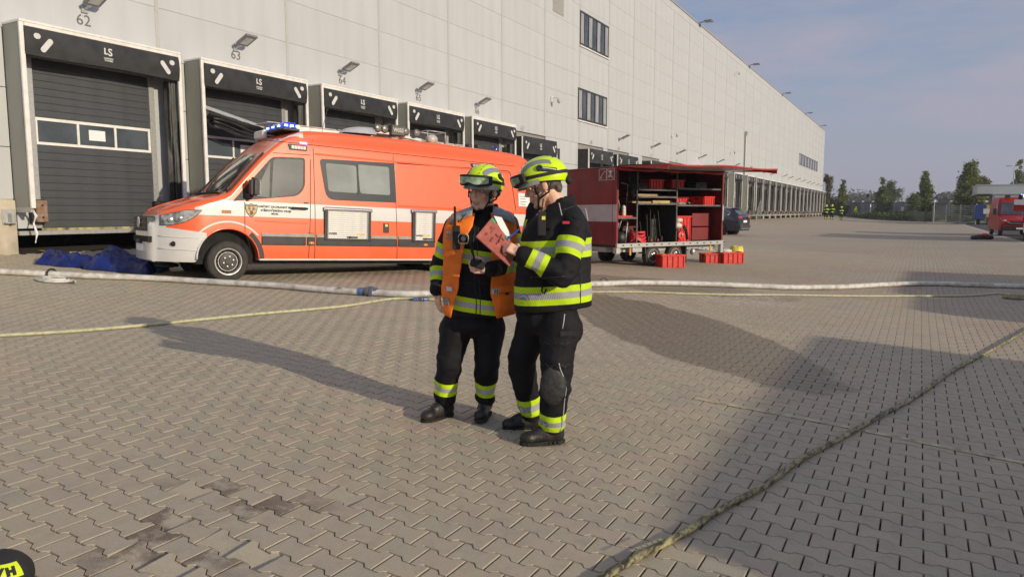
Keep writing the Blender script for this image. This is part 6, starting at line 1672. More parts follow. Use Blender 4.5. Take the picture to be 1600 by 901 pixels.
    me = remesh(mb, .010, 4, 'trousers'); folds(me, .015, 6, 12, 7, [(kn, .13, 1.2), (kf, .13, 1.2), (an, .14, 1.3), (af, .14, 1.3)])
    trm = me
    dress(me, TURN_A, [(an, kn, .09, [.20], None), (af, kf, .09, [.22], None), (kn, hipn, .12, [], None), (kf, hipf, .12, [], None), (hipn, p(858, 470), .15, [], None)], root, 'trousers')
    # knee pad, pocket flap, piping, tab, zip lights
    mb = MB(); mb.ell((kn[0] - .02, kn[1] - .085, kn[2]), (.085, .022, .13)); mb.build('knee_pad', M('pad_black', (.012, .012, .013), .6, var=.3, ns=30, bump=.5, bs=20), root, smooth='all')
    mb = MB(); mb.box((p(868, 0)[0], -.225, p(0, 512)[2] - .015), (p(901, 0)[0], -.19, p(0, 505)[2] + .01), Matrix.Rotation(0, 4, 'Z')); mb.build('pocket_flap', M('black_cloth', (.017, .017, .019), .8, var=.2, bump=.3, bs=30), root, bevel=.012, seg=2, smooth=True)
    pts_ = [(p(x_, 0)[0], z_) for x_, z_ in ((869, .58), (871, .54), (875, .50), (879, .45), (880, .40), (878, .32), (877, .24), (876, .16), (873, .10))]
    mb = MB(); mb.tube(hug(trm, pts_), .0035, 5); mb.build('piping', MATS['tarp_band'], root, smooth='all')
    mb = MB(); mb.tube(hug(trm, [(p(877, 0)[0], .89), (p(876, 0)[0], .85), (p(874, 0)[0], .80)]), .0035, 5); mb.build('piping', MATS['tarp_band'], root, smooth='all')
    for z_ in (.70, .56):
        sp = hug(trm, [(p(x_, 0)[0], z_ + .012 * sin(x_)) for x_ in range(846, 888, 4)], .002); mb = MB(); mb.tube(sp, .004, 5); mb.build('trouser_seam', MATS['pad_black'], root, smooth='all')
    mb = MB(); mb.box((p(872, 0)[0], -.292, p(0, 346)[2] - .008), (p(882, 0)[0], -.284, p(0, 346)[2] + .008), Matrix.Rotation(0, 4, 'Z')); mb.build('red_tab', M('tab_red', (.55, .02, .04), .6), root)
    mb = MB(); mb.tube([(p(868, 0)[0], -.200, p(0, 318)[2]), (p(872, 0)[0], -.225, p(0, 336)[2])], .003, 5); mb.tube([(p(909, 0)[0], -.10, p(0, 314)[2] - .05), (p(912, 0)[0], -.13, p(0, 330)[2] - .06)], .003, 5); mb.build('seam_piping', MATS['tarp_band'], root)
    mb = MB(); xm, zm = p(843, 0)[0], p(0, 335)[2]
    mb.box((xm - .025, -.235, zm - .13), (xm + .025, -.19, zm + .02)); mb.tube([(xm, -.21, zm + .02), (xm + .01, -.20, zm + .10)], .006, 5); rd = mb.build('lamp_torch', MATS['strap_black'], root, bevel=.01)
    mb = MB(); mb.cbox((xm + .01, -.238, zm - .02), (.022, .006, .022)); mb.build('torch_label', MATS['hose_yellow'], rd)
    mb = MB(); mb.tube([(p(845, 0)[0], -.225, p(0, 437)[2]), (p(843, 0)[0], -.235, p(0, 446)[2]), (p(847, 0)[0], -.23, p(0, 450)[2]), (p(850, 0)[0], -.225, p(0, 443)[2])], .006, 6); mb.build('carabiner', MATS['strap_black'], root, smooth='all')
    # cuff
    mb = MB(); mb.cap(V(wrn) + V((.03, 0, 0)), V(wrn) + V((-.012, .0, .004)), .046, .040); mb.build('cuff', MATS['pad_black'], root, smooth='all')
    boot(root, (an[0], an[1], .16), (an[0] + .085, an[1] + .02, -.0), (an[0] - .215, an[1] - .04, 0))
    boot(root, (af[0], af[1], .16), (af[0] + .085, af[1] + .02, 0), (af[0] - .20, af[1] - .03, 0))
    # folder and pen are things of their own
    def q_(px, py, y): return V(p(px, py, y))
    A, B, C_, D_ = q_(742, 341, -.34), q_(768, 327, -.16), q_(806, 378, -.13), q_(794, 390, -.30)
    mw = root.matrix_world if False else Matrix.Translation(o) @ Matrix.Rotation(YAW, 4, 'Z')
    cen = (A + B + C_ + D_) / 4; f = thing('folder', 'pink folder held up at a slant between the two firefighters', 'folder', mw=mw @ Matrix.Translation(cen))
    n_ = (B - A).cross(D_ - A).normalized(); mb = MB()
    if n_.y > 0: n_ = -n_
    for kk, mt, of, ins in ((0, M('folder_pink', (.37, .105, .085), .5, var=.12, ns=14), 0, 0),):
        vs = [A - cen, B - cen, C_ - cen, D_ - cen]; vs2 = [v - n_ * .012 for v in vs]
        mb.add(vs + vs2, [(0, 1, 2, 3), (7, 6, 5, 4), (0, 4, 5, 1), (1, 5, 6, 2), (2, 6, 7, 3), (3, 7, 4, 0)]); mb.build('cover', mt, f, bevel=.003)
    def on(u, v, off=.002): return A.lerp(B, u).lerp(D_.lerp(C_, u), v) - cen + n_ * off
    pr = MB()
    for (u, v, du, dv) in ((.30, .12, .10, .05), (.62, .12, .10, .05), (.25, .30, .22, .04), (.62, .32, .06, .10), (.35, .46, .20, .03), (.72, .50, .05, .09), (.3, .62, .12, .05), (.5, .2, .28, .015), (.45, .78, .2, .04)):
        pr.add([on(u, v), on(u + du, v), on(u + du, v + dv), on(u, v + dv)], [(0, 1, 2, 3)])
    pr.build('print', M('print_maroon', (.24, .05, .05), .6), f, recalc=False)
    pr = MB()
    for v in (.02, .55): pr.add([on(.88, v, .003), on(.99, v, .003), on(.99, v + .12, .003), on(.88, v + .12, .003)], [(0, 1, 2, 3)])
    pr.build('green_sticker', M('sticker_green', (.05, .35, .16), .5), f, recalc=False)
    ps = thing('paper_sheets', 'white sheets clipped behind the pink folder', 'paper', mw=mw @ Matrix.Translation(q_(783, 340, -.10)))
    mb = MB(); mb.add([(-.05, 0, .045), (.0, .02, .035), (.06, .02, -.08), (.02, -.01, -.09)] + [(-.05, .01, .045), (.0, .03, .035), (.06, .03, -.08), (.02, 0, -.09)], [(0, 1, 2, 3), (7, 6, 5, 4), (0, 4, 5, 1), (1, 5, 6, 2), (2, 6, 7, 3), (3, 7, 4, 0)]); mb.build('sheet', MATS['paper'], ps)
    pe = thing('pen', 'blue pen in the hand of the firefighter with the pink folder', 'pen', mw=mw @ Matrix.Translation(q_(797, 343, -.28)))
    mb = MB(); mb.tube([(-.035, 0, -.035), (.045, .01, .032)], .006, 8); mb.tube([(.045, .01, .032), (.052, .01, .038)], .004, 6); mb.build('barrel', M('pen_blue', (.03, .08, .35), .3), pe)
    return root
fireman_right()
# ---------------------------------------------------------------- left hand firefighter
def fireman_left():
    o = at(717, 653); root = thing('person', 'firefighter in black suit and open orange vest, facing the viewer, radio in hand', 'person', loc=tuple(o), rz=YAW, group='two firefighters standing in the yard')
    k = 1 / 216.5
    def p(px, py, y=0): return ((px - 717) * k * (1 + y / 5.3), y, (653 - py) * k * (1 + y / 5.3))
    hd = V(p(757, 298, -.02)); Hm = Matrix.Translation(hd) @ Matrix.Rotation(R(-30), 4, 'Z') @ Matrix.Rotation(R(5), 4, 'X') @ Matrix.Rotation(R(4), 4, 'Y') @ Matrix.Scale(1.07, 4)
    hipr, hipl = p(716, 505, 0), p(764, 508, .02)
    knr, knl = p(704, 560, -.06), p(762, 565, -.03)
    ar, al = (p(694, 0)[0], .02, .10), (p(758, 0)[0], .06, .10)
    shr, shl = p(711, 354, .04), p(793, 354, .07)
    elr, ell_ = p(690, 410, .06), p(815, 408, -.02)
    wrr, wrl = p(686, 447, -.03), p(772, 400, -.28)
    mb = MB(); head_prims(mb, Hm)
    mb.cap(Hm @ V((0, .030, -.045)), p(760, 340, .02), .057, .065)
    mb.cap(p(752, 365), p(742, 470), .14, .12, 16)
    for a, b_, c_ in ((shr, elr, wrr), (shl, ell_, wrl)): mb.cap(p(752, 350), a, .08, .06); mb.cap(a, b_, .055, .045); mb.cap(b_, c_, .043, .029)
    for a, b_, c_ in ((hipr, knr, ar), (hipl, knl, al)): mb.cap(p(742, 480), a, .10, .09); mb.cap(a, b_, .085, .06); mb.cap(b_, (c_[0], c_[1], c_[2] + .06), .055, .042)
    hand(mb, (wrr[0] + .0, wrr[1], wrr[2] - .01), (.05, -.10, -1), (.75, .5, 0), curl=(.35, .4, .45, .5), thumb=.4, side=-1)
    hand(mb, (wrl[0] - .015, wrl[1] - .01, wrl[2] + .0), (-.92, -.12, .10), (-.1, -.25, .95) if False else (-.15, .9, .25), curl=(.72, .75, .8, .85), thumb=.8, side=-1)
    me = remesh(mb, .0052, 2, 'body'); finish_head(me, Hm, root, stubble=.2); me.materials.append(SKIN); body_ = put('body', me, root); eyes(Hm, body_)
    mb = MB(); mb.ell((0, .028, .032), (.079, .094, .094), Hm); mb.ell((0, .080, -.02), (.06, .03, .04), Hm); me = remesh(mb, .008, 2, 'hair'); folds(me, .003, 60, 60); me.materials.append(M('hair_grey', (.10, .085, .07), .8, var=.3, ns=60)); put('hair', me, root)
    helmet(Hm, root)
    # jacket
    def torso(gr, zcut=None, closed=True, A0=0, A1=2 * pi, n=33, z_hem=None):
        secs_ = [(490, 702, 790, .165), (470, 701, 792, .17), (435, 702, 796, .165), (400, 704, 797, .165), (375, 707, 798, .165), (355, 712, 796, .15), (342, 722, 788, .12), (334, 736, 778, .09)]
        rows = []
        for py, xl, xr, ry in secs_:
            if z_hem and py > z_hem: continue
            cx = (xl + xr) / 2; rx = (xr - xl) / 2 * k + gr
            rows.append([(p(cx, py)[0] + rx * (abs(cos(a)) ** .85) * (1 if cos(a) > 0 else -1), (ry + gr) * (abs(sin(a)) ** .85) * (1 if sin(a) > 0 else -1), p(cx, py)[2]) for a in np.linspace(A0, A1, n)])
        return rows
    rows = [r_[:-1] for r_ in torso(0)]; m_ = len(rows[0])
    mb = MB(); mb.grid(rows, closed=True); mb.f.append(tuple(range(m_))); mb.m.append(0); mb.f.append(tuple((len(rows) - 1) * m_ + j for j in range(m_))[::-1]); mb.m.append(0)
    for a, b_, c_ in ((shr, elr, wrr), (shl, ell_, wrl)): mb.cap(a, b_, .074, .070, 16); mb.cap(b_, c_, .070, .056, 16)
    mb.cap(p(738, 345), shr, .07, .074); mb.cap(p(770, 345), shl, .07, .08)
    mb.lathe([(.078, -.06), (.090, .0), (.084, .060), (.070, .065), (.074, 0), (.064, -.06)], 24, Matrix.Translation(V(p(762, 332, .01))) @ Matrix.Rotation(R(4), 4, 'X'))
    me = remesh(mb, .0095, 4, 'jacket'); folds(me, .013, 7, 11, 13, [(elr, .14, 1.3), (ell_, .16, 1.5), (p(745, 430), .15, .5)])
    jm = me
    for pts_, r_ in (([(p(745, 0)[0] + .01 * sin(z_ * 9), z_) for z_ in np.linspace(p(0, 484)[2], p(0, 352)[2], 18)], .0035), ([(p(751, 0)[0] + .01 * sin(z_ * 9), z_) for z_ in np.linspace(p(0, 484)[2], p(0, 352)[2], 18)], .003), ([(p(x_, 0)[0], p(0, 436)[2]) for x_ in (726, 731, 737, 742)], .004), ([(p(x_, 0)[0], p(0, 437)[2]) for x_ in (755, 760, 765)], .004)):
        mb = MB(); mb.tube(hug(jm, pts_, .001), r_, 5); mb.build('jacket_seam', MATS['pad_black'], root, smooth='all')
    dress(me, TURN_B, [(p(744, 490), p(758, 335), .16, [.125, .59], (.06, 0, 0)), (shr, elr, .08, [.70], None), (elr, wrr, .07, [.50], None), (shl, ell_, .08, [.5], None), (ell_, wrl, .07, [.50], None)], root, 'jacket')
    # orange vest: back, two open fronts
    VO = M('vest_orange', (.90, .20, .015), .7, var=.10, ns=7, bump=.35, bs=14)
    def gridpatch(rows, name, mat, th=.006, parent=root, amp=.008, seed=1):
        P_ = []
        for i, r_ in enumerate(rows):
            P_.append([(x + amp * noise.noise(V((x * 9, z * 9, seed))), y - abs(amp) * 1.2 * noise.noise(V((x * 14, z * 8, seed + 4))), z) for x, y, z in r_])
        mb = MB(); mb.grid(P_); o2 = mb.build(name, mat, parent, recalc=False, smooth='all')
        so_ = o2.modifiers.new('s', 'SOLIDIFY'); so_.thickness = th; return o2
    def front(side):
        rows = []
        for i in range(26):
            f = i / 25; py = 332 + (485 - 332) * f
            if side < 0:     # image left front
                xin = np.interp(py, [332, 350, 365, 400, 440, 462, 485], [746, 743, 735, 727, 722, 715, 709]); xout = np.interp(py, [332, 338, 352, 375, 400, 440, 485], [713, 706, 700, 698, 699, 695, 698])
            else:
                xin = np.interp(py, [332, 345, 370, 420, 450, 485], [769, 772, 771, 770, 769, 777]); xout = np.interp(py, [332, 340, 360, 400, 440, 486], [796, 804, 808, 806, 805, 805])
            row = []
            for j in range(15):
                u = j / 14; px = xin + (xout - xin) * u
                cx = 749; rx = 47 * k + .03; dx = (px - cx) * k; ry = .232 if py > 352 else .232 - (352 - py) * .0048
                y = -ry * math.sqrt(max(0, 1 - min(1, abs(dx) / (rx + .055)) ** 2.6))
                row.append((p(px, py)[0] + (0), y - .004, p(px, py)[2] + (.02 * (u - .5) if py > 470 else 0)))
            rows.append(row)
        return rows
    vest = bpy.data.objects.new('vest', None); COL.objects.link(vest); vest.parent = root
    fl_ = gridpatch(front(-1), 'front_panel', VO, parent=vest); fr_ = gridpatch(front(1), 'front_panel', VO, parent=vest, seed=5)
    rows = []
    for i in range(22):
        f = i / 21; py = 330 + (485 - 330) * f; row = []
        for j in range(25):
            a = R(-14) + R(208) * j / 24; hwp = np.interp(py, [330, 340, 352, 400, 485], [34, 42, 47, 50, 53]); ry = np.interp(py, [330, 352, 485], [.10, .185, .19])
            row.append((p(750 + hwp * cos(a), py)[0], ry * sin(a), p(0, py)[2]))
        rows.append(row)
    gridpatch(rows, 'back_panel', VO, parent=vest)
    # shoulder yokes (grey reflective) and lower reflective strips
    GR = M('vest_grey', (.26, .27, .29), .55, var=.2, ns=40, bump=.2, bs=60)
    for side, (xa, xb) in ((-1, (708, 742)), (1, (773, 805))):
        rows = []
        for i in range(9):
            f = i / 8; row = []
            for j in range(9):
                u = j / 8; px = xa + (xb - xa) * u
                up = (u if side < 0 else 1 - u)
                zz = p(0, 345 - 13 * up ** .8)[2] + .052; y = -.200 + .34 * f
                row.append((p(px, 0)[0], y, zz - .05 * (2 * f - 1) ** 2 - (.012 if f == 0 else 0)))
            rows.append(row)
        gridpatch(rows, 'shoulder_yoke', GR, parent=vest, th=.008)
    def decal(side, x0, x1, y0, y1, mat, name, tilt=0, off=.010):
        rows = []
        for i in range(5):
            row = []
            for j in range(9):
                px = x0 + (x1 - x0) * j / 8; py = y0 + (y1 - y0) * i / 4 + tilt * (j / 8)
                dx = (px - 749) * k; rx = 47 * k + .03; y = -.232 * math.sqrt(max(0, 1 - min(1, abs(dx) / (rx + .055)) ** 2.6)) - off
                row.append((p(px, py)[0], y - .004, p(px, py)[2]))
            rows.append(row)
        return gridpatch(rows, name, mat, parent=vest, th=.003, amp=.003)
    decal(-1, 699, 707, 456, 466, GR, 'reflective_strip', 3); decal(1, 783, 800, 462, 469, GR, 'reflective_strip', -3)
    decal(-1, 703, 712, 440, 447, MATS['print_white'], 'white_print', 1); decal(1, 771, 783, 443, 451, MATS['print_white'], 'white_print', -1)
    for q in range(3): decal(1, 775 + q * 3.2, 776.4 + q * 3.2, 444, 450, MATS['strap_black'], 'print_mark', -1, .013)
    decal(1, 782, 801, 438, 449, VO, 'pocket_flap', -1, .018); decal(1, 780, 801, 450, 480, VO, 'pocket', -1, .015); decal(1, 791, 796, 449, 452, MATS['strap_black'], 'pocket_tab', 0, .021)
    decal(-1, 704, 714, 360, 372, GR, 'dark_print', 1) if False else None
    for r_ in range(2):
        for q in range(3): decal(-1, 704.5 + q * 3.6, 707 + q * 3.6, 359 + r_ * 7, 363 + r_ * 7, GR, 'print_mark', .6, .012)
    # radio and lamp on the chest, wire
    rx_ = p(719, 0)[0]
    mb = MB(); mb.box((rx_ - .025, -.235, p(0, 385)[2]), (rx_ + .025, -.195, p(0, 350)[2])); mb.tube([(rx_ - .01, -.21, p(0, 352)[2]), (rx_ - .01, -.205, p(0, 322)[2])], .010, 7); ra_ = mb.build('chest_radio', MATS['strap_black'], root, bevel=.008, seg=2)
    lx = p(730, 358, -.2)
    mb = MB(); mb.box((lx[0] - .038, -.24, lx[2] - .038), (lx[0] + .038, -.20, lx[2] + .038)); lm = mb.build('chest_lamp', MATS['strap_black'], root, bevel=.018, seg=3, smooth=True)
    mb = MB(); mb.tube([(lx[0] + .034 * (abs(cos(a)) ** .6) * (1 if cos(a) > 0 else -1), -.243, lx[2] + .034 * (abs(sin(a)) ** .6) * (1 if sin(a) > 0 else -1)) for a in np.linspace(0, 2 * pi, 25)], .0032, 6); mb.build('lamp_ring', M('ring_pale', (.55, .55, .30), .4), lm)
    mb = MB(); mb.lathe([(0, 0), (.016, 0), (.016, .006), (0, .008)], 14, basis((1, 0, 0), (0, 0, 1), (0, -1, 0), (lx[0], -.240, lx[2]))); mb.build('lamp_lens', MATS['helmet_band'], lm)
    mb = MB(); mb.tube([p(740, 362, -.21), p(742, 375, -.24), p(748, 386, -.28)], .004, 5); mb.tube([(p(733, 0)[0], -.19, p(0, 332)[2]), (p(724, 0)[0], -.2, p(0, 345)[2])], .004, 5); mb.build('radio_cord', MATS['strap_black'], root)
    # handheld radio: a thing of its own in the hand
    mw = Matrix.Translation(o) @ Matrix.Rotation(YAW, 4, 'Z')
    hr = thing('handheld_radio', 'black handheld radio gripped by the firefighter in the orange vest', 'radio', mw=mw @ Matrix.Translation(V(p(752, 389, -.33))) @ Matrix.Rotation(R(18), 4, 'Y'))
    mb = MB(); mb.box((-.045, -.022, -.022), (.055, .022, .028)); hb = mb.build('casing', MATS['strap_black'], hr, bevel=.007, seg=2)
    mb = MB(); mb.tube([(-.02, 0, .02), (-.06, 0, .09)], .006, 7); mb.lathe([(.009, 0), (.009, .014), (0, .015)], 10, Matrix.Translation((.015, 0, .026))); mb.build('aerial', MATS['strap_black'], hr)
    mb = MB(); mb.cap(V(wrl) + V((.035, .01, 0)), V(wrl) + V((-.004, -.002, 0)), .047, .043); mb.build('cuff', MATS['pad_black'], root, smooth='all')
    mb = MB(); mb.cap(V(wrr) + V((0, 0, .03)), V(wrr) + V((0, 0, -.002)), .046, .042); mb.build('cuff', MATS['pad_black'], root, smooth='all')
    # trousers
    mb = MB(); mb.ell(p(741, 498), (.205, .15, .12))
    mb.cap(hipr, knr, .118, .094, 16); mb.cap(knr, (ar[0], ar[1], ar[2] + .05), .094, .078, 16)
    mb.cap(hipl, knl, .118, .092, 16); mb.cap(knl, (al[0], al[1], al[2] + .05), .092, .076, 16)
    mb.ell(p(698, 514, .02), (.055, .08, .085)); mb.ell(p(781, 512, .02), (.045, .08, .105))
    me = remesh(mb, .010, 4, 'trousers'); folds(me, .014, 6, 12, 21, [(knr, .13, .9), (knl, .13, .9), (ar, .14, 1.5), (al, .14, 1.5)])
    dress(me, TURN_B, [(ar, knr, .085, [.44], (.0, 0, 0)), (al, knl, .085, [.40], (0, 0, 0)), (knr, hipr, .11, [], None), (knl, hipl, .11, [], None), (hipr, p(741, 470), .15, [], None)], root, 'trousers')
    boot(root, (ar[0], ar[1], .15), (ar[0] + .055, ar[1] + .07, 0), (ar[0] - .145, ar[1] - .16, 0))
    boot(root, (al[0], al[1], .15), (al[0] + .01, al[1] + .10, 0), (al[0] - .035, al[1] - .185, 0))
    return root
fireman_left()
# ---------------------------------------------------------------- distant people
def far_person(name, label, px, py, top, kind, rz, lean=0, proto=None):
    o = at(px, py); d = (o - CAM).dot(FW); h = (py - top) * d / FPX; s_ = h / 1.9
    root = thing(name, label, 'person', mw=Matrix.Translation(o) @ Matrix.Rotation(YAW + rz, 4, 'Z') @ Matrix.Scale(s_, 4), group='people far down the yard')
    mb = MB(); mb.ell((0, 0, 1.66), (.08, .09, .11)); mb.cap((0, 0, 1.5), (0, 0, 1.6), .06, .06); mb.cap((0, 0, 1.35), (0, 0, .95), .17, .16)
    for s in (-1, 1):
        mb.cap((s * .2, 0, 1.42), (s * .26, .03, 1.14), .07, .06); mb.cap((s * .26, .03, 1.14), (s * .2, -.12, .95), .055, .04); mb.cap((s * .2, -.12, .95), (s * .18, -.16, .88), .035, .03)
        mb.cap((s * .1, 0, .95), (s * .12, -.06 * s, .5), .11, .08); mb.cap((s * .12, -.06 * s, .5), (s * .13, .06 * s, .1), .08, .06); mb.cap((s * .13, .08 * s, .05), (s * .13, .08 * s - .14, .04), .05, .04)
    me = remesh(mb, .03, 1, 'body'); me.materials.append(SKIN); body_ = put('body', me, root)
    mb = MB(); mb.cap((0, 0, 1.38), (0, 0, .88), .21, .20)
    for s in (-1, 1): mb.cap((s * .2, 0, 1.42), (s * .27, .03, 1.14), .095, .085); mb.cap((s * .27, .03, 1.14), (s * .2, -.11, .97), .08, .06)
    me = remesh(mb, .03, 2, 'jacket')
    if kind == 'fire': dress(me, TURN_B, [((0, 0, .85), (0, 0, 1.45), .2, [.15, .75], None), ((.2, 0, 1.42), (.27, .03, 1.14), .09, [.6], None), ((-.2, 0, 1.42), (-.27, .03, 1.14), .09, [.6], None)], root, 'jacket')
    else: me.materials.append(M('hiviz', (.60, .72, .02), .7)); put('jacket', me, root)
    mb = MB()
    for s in (-1, 1): mb.cap((s * .1, 0, .93), (s * .12, -.06 * s, .5), .13, .10); mb.cap((s * .12, -.06 * s, .5), (s * .13, .06 * s, .12), .10, .085)
    me = remesh(mb, .03, 2, 'trousers')
    dress(me, TURN_B, [((.12, -.06, .5), (.13, .06, .1), .1, [.7], None), ((-.12, .06, .5), (-.13, -.06, .1), .1, [.7], None)] if kind == 'fire' else [((0, 0, 0), (0, 0, 1), .1, [], None)], root, 'trousers')
    mb = MB(); mb.lathe([(.0, .15), (.06, .145), (.115, .09), (.14, .0), (.13, -.03)], 16, Matrix.Translation((0, 0, 1.72))); mb.build('helmet', HELM if kind == 'fire' else MATS['hiviz'], root, smooth='all')
    if kind == 'fire': mb = MB(); mb.box((-.1, -.17, 1.72), (.1, -.11, 1.78)); mb.build('goggles', MATS['strap_black'], root)
far_person('person', 'firefighter far off at the docks, leftmost of the walking three', 1290.5, 343.0, 319.5, 'fire', R(170))
far_person('person', 'firefighter far off at the docks, middle one of the walking three', 1299.5, 343.3, 319.0, 'fire', R(150))
far_person('person', 'firefighter far off, rightmost of the three and a little apart', 1314, 343.6, 322.0, 'fire', R(190))
far_person('person', 'person in a yellow jacket standing alone before the far greenery', 1336.5, 339.4, 322.8, 'civ', R(10))
# black garment with a yellow lettered band cut by the lower left corner
def garment():
    o = at(3, 934); z0 = .083; t = thing('lettered_jacket', 'black garment with yellow band of black capitals in the lower left corner', 'jacket', loc=tuple(o), rz=YAW)
    rx, ry, rz_ = .112, .115, .105
    mb = MB(); mb.ell((0, 0, z0), (rx, ry, rz_), None, 28, 18); mb.ell((-.10, .02, .06), (.14, .15, .11), None, 20, 12); me = remesh(mb, .008, 4, 'fabric'); folds(me, .003, 14, 14, 5)
    me.materials.append(MATS['black_cloth']); put('fabric', me, t)
    def S(u, v, k=1.03): return (rx * k * sin(u) * cos(v), -ry * k * cos(u) * cos(v), z0 + rz_ * k * sin(v))
    rows = [[S(u, R(22) + R(31) * i / 8 - .10 * u, 1.035) for u in np.linspace(-1.4, 1.35, 31)] for i in range(9)]
    mb = MB(); mb.grid(rows); b_ = mb.build('yellow_band', M('band_yellow', (.60, .74, .02), .6, var=.05), t, recalc=False, smooth='all')
    for ch, u in (('H', .98), ('A', .60), ('S', .2)):
        c = V(S(u, R(37) - .10 * u, 1.045)); n_ = V((sin(u) * cos(R(40)), -cos(u) * cos(R(40)), sin(R(40)))).normalized(); x_ = -V((cos(u), sin(u), -.08)).normalized(); y_ = n_.cross(x_)
        text('lettering', ch, .042, MATS['strap_black'], b_, basis(x_, y_, n_, c), .004, .003)
garment()
# ================================================================ DARK CAR
def car():
    c = at(1158, 368); T = Matrix.Translation(c) @ Matrix.Rotation(R(0), 4, 'Z')
    a = R(82)   # tail towards the viewer, to the right
    fx = V((-sin(a), cos(a), 0)); T = basis(-fx, V((0, 0, 1)).cross(-fx), V((0, 0, 1)), c + fx * .2) @ Matrix.Scale(1.07, 4)   # local x = rearwards
    t = thing('parked_car', 'dark blue estate car seen from behind, half hidden by the red trailer', 'car', mw=T)
    pts = [(-4.2, .55), (-4.15, .85), (-3.2, .98), (-2.9, 1.02), (-2.3, 1.40), (-1.6, 1.49), (-.6, 1.47), (-.15, 1.40), (.25, 1.05), (.33, .95), (.38, .60), (.35, .45)]
    zt = lambda x: float(np.interp(x, [q[0] for q in pts if q[0] < .34], [q[1] for q in pts if q[0] < .34]))
    half = lambda z: float(np.interp(z, [.25, .45, .8, .98, 1.45, 1.5], [.86, .91, .92, .88, .66, .60]))
    rows = []
    for x in sorted(set([q[0] for q in pts if q[0] < .34] + list(np.arange(-4.1, .3, .15).round(2)))):
        z1 = zt(x); tap = 1 - .12 * max(0, (x + .4) / .8) ** 2 - .15 * max(0, (-3.4 - x) / .8) ** 2; zs = np.linspace(.26, z1 - .04, 12)
        r_ = [(x, -half(z) * tap, z) for z in zs] + [(x, -half(z1) * tap * f, z1 + .03 * (1 - f)) for f in (.9, .5, 0)]
        rows.append(r_ + [(x, -y, z) for x, y, z in r_[::-1][1:]])
    mb = MB(); mb.grid(rows, closed=True); n = len(rows[0]); mb.f.append(tuple(range(n))); mb.m.append(0); mb.f.append(tuple((len(rows) - 1) * n + j for j in range(n))[::-1]); mb.m.append(0)
    mb.build('body', M('car_navy', (.008, .012, .030), .3, var=.06, coat=.8), t, smooth=True)
    dk = MATS['glass_dark']
    mb = MB()
    for s_ in (-1, 1):
        mb.add([(-2.75, s_ * .895, 1.0), (-.35, s_ * .885, 1.02), (-.12, s_ * .80, 1.20), (-.5, s_ * .715, 1.38), (-1.6, s_ * .695, 1.42), (-2.3, s_ * .74, 1.34)], [(0, 1, 2, 3, 4, 5)])
    mb.build('side_glass', dk, t)
    mb = MB()
    for s_ in (-1, 1): mb.tube([(-2.3, s_ * .73, 1.36), (-1.6, s_ * .70, 1.44), (-.5, s_ * .72, 1.40), (-.10, s_ * .81, 1.20), (-.35, s_ * .90, 1.01), (-2.0, s_ * .905, 1.0)], .012, 5)
    mb.build('chrome_trim', MATS['chrome'], t, smooth='all')
    mb = MB(); mb.add([(-.06, -.62, 1.37), (-.06, .62, 1.37), (.27, .66, 1.08), (.27, -.66, 1.08)], [(0, 1, 2, 3)]); mb.build('rear_glass', dk, t)
    mb = MB(); mb.box((-.32, -.56, 1.405), (.0, .56, 1.44)); mb.build('spoiler', MATS['car_navy'], t, bevel=.01)
    for s_ in (-1, 1):
        mb = MB(); mb.add([(-.05, s_ * .87, .92), (.22, s_ * .845, .84), (.36, s_ * .74, .86), (.38, s_ * .42, .90), (.36, s_ * .45, 1.0), (.28, s_ * .74, 1.02)], [(0, 1, 2, 3, 4, 5)]); mb.ell((.30, s_ * .66, .94), (.09, .18, .06)); mb.build('tail_light', M('tail_red', (.50, .02, .03), .2, coat=.6, var=.3, ns=20), t)
        mb = MB(); mb.cbox((.37, s_ * .55, .58), (.04, .2, .06)); mb.build('reflector', MATS['tail_red'], t)
        for x in (-.62, -3.35): make_wheel(t, x, s_, s_ * .82, .32, r=.33, wd=.2, holes=10)
        mb = MB(); mb.lathe([(.40, 0), (.40, .03)], 20, basis((1, 0, 0), (0, 0, s_), (0, -s_ if False else 1, 0), (-.62, s_ * .905 - .015, .34))); mb.build('wheel_arch', MATS['void'], t)
    mb = MB(); mb.box((.26, -.80, .36), (.40, .80, .60)); mb.build('bumper', M('bumper_dark', (.04, .042, .045), .5), t, bevel=.04, seg=2)
    mb = MB(); mb.cbox((.365, 0, .74), (.04, .52, .12)); mb.build('number_plate', MATS['paper'], t)
    mb = MB(); mb.cbox((.41, 0, .37), (.02, 1.2, .05)); mb.build('bumper_trim', MATS['chrome'], t, bevel=.008)
car()
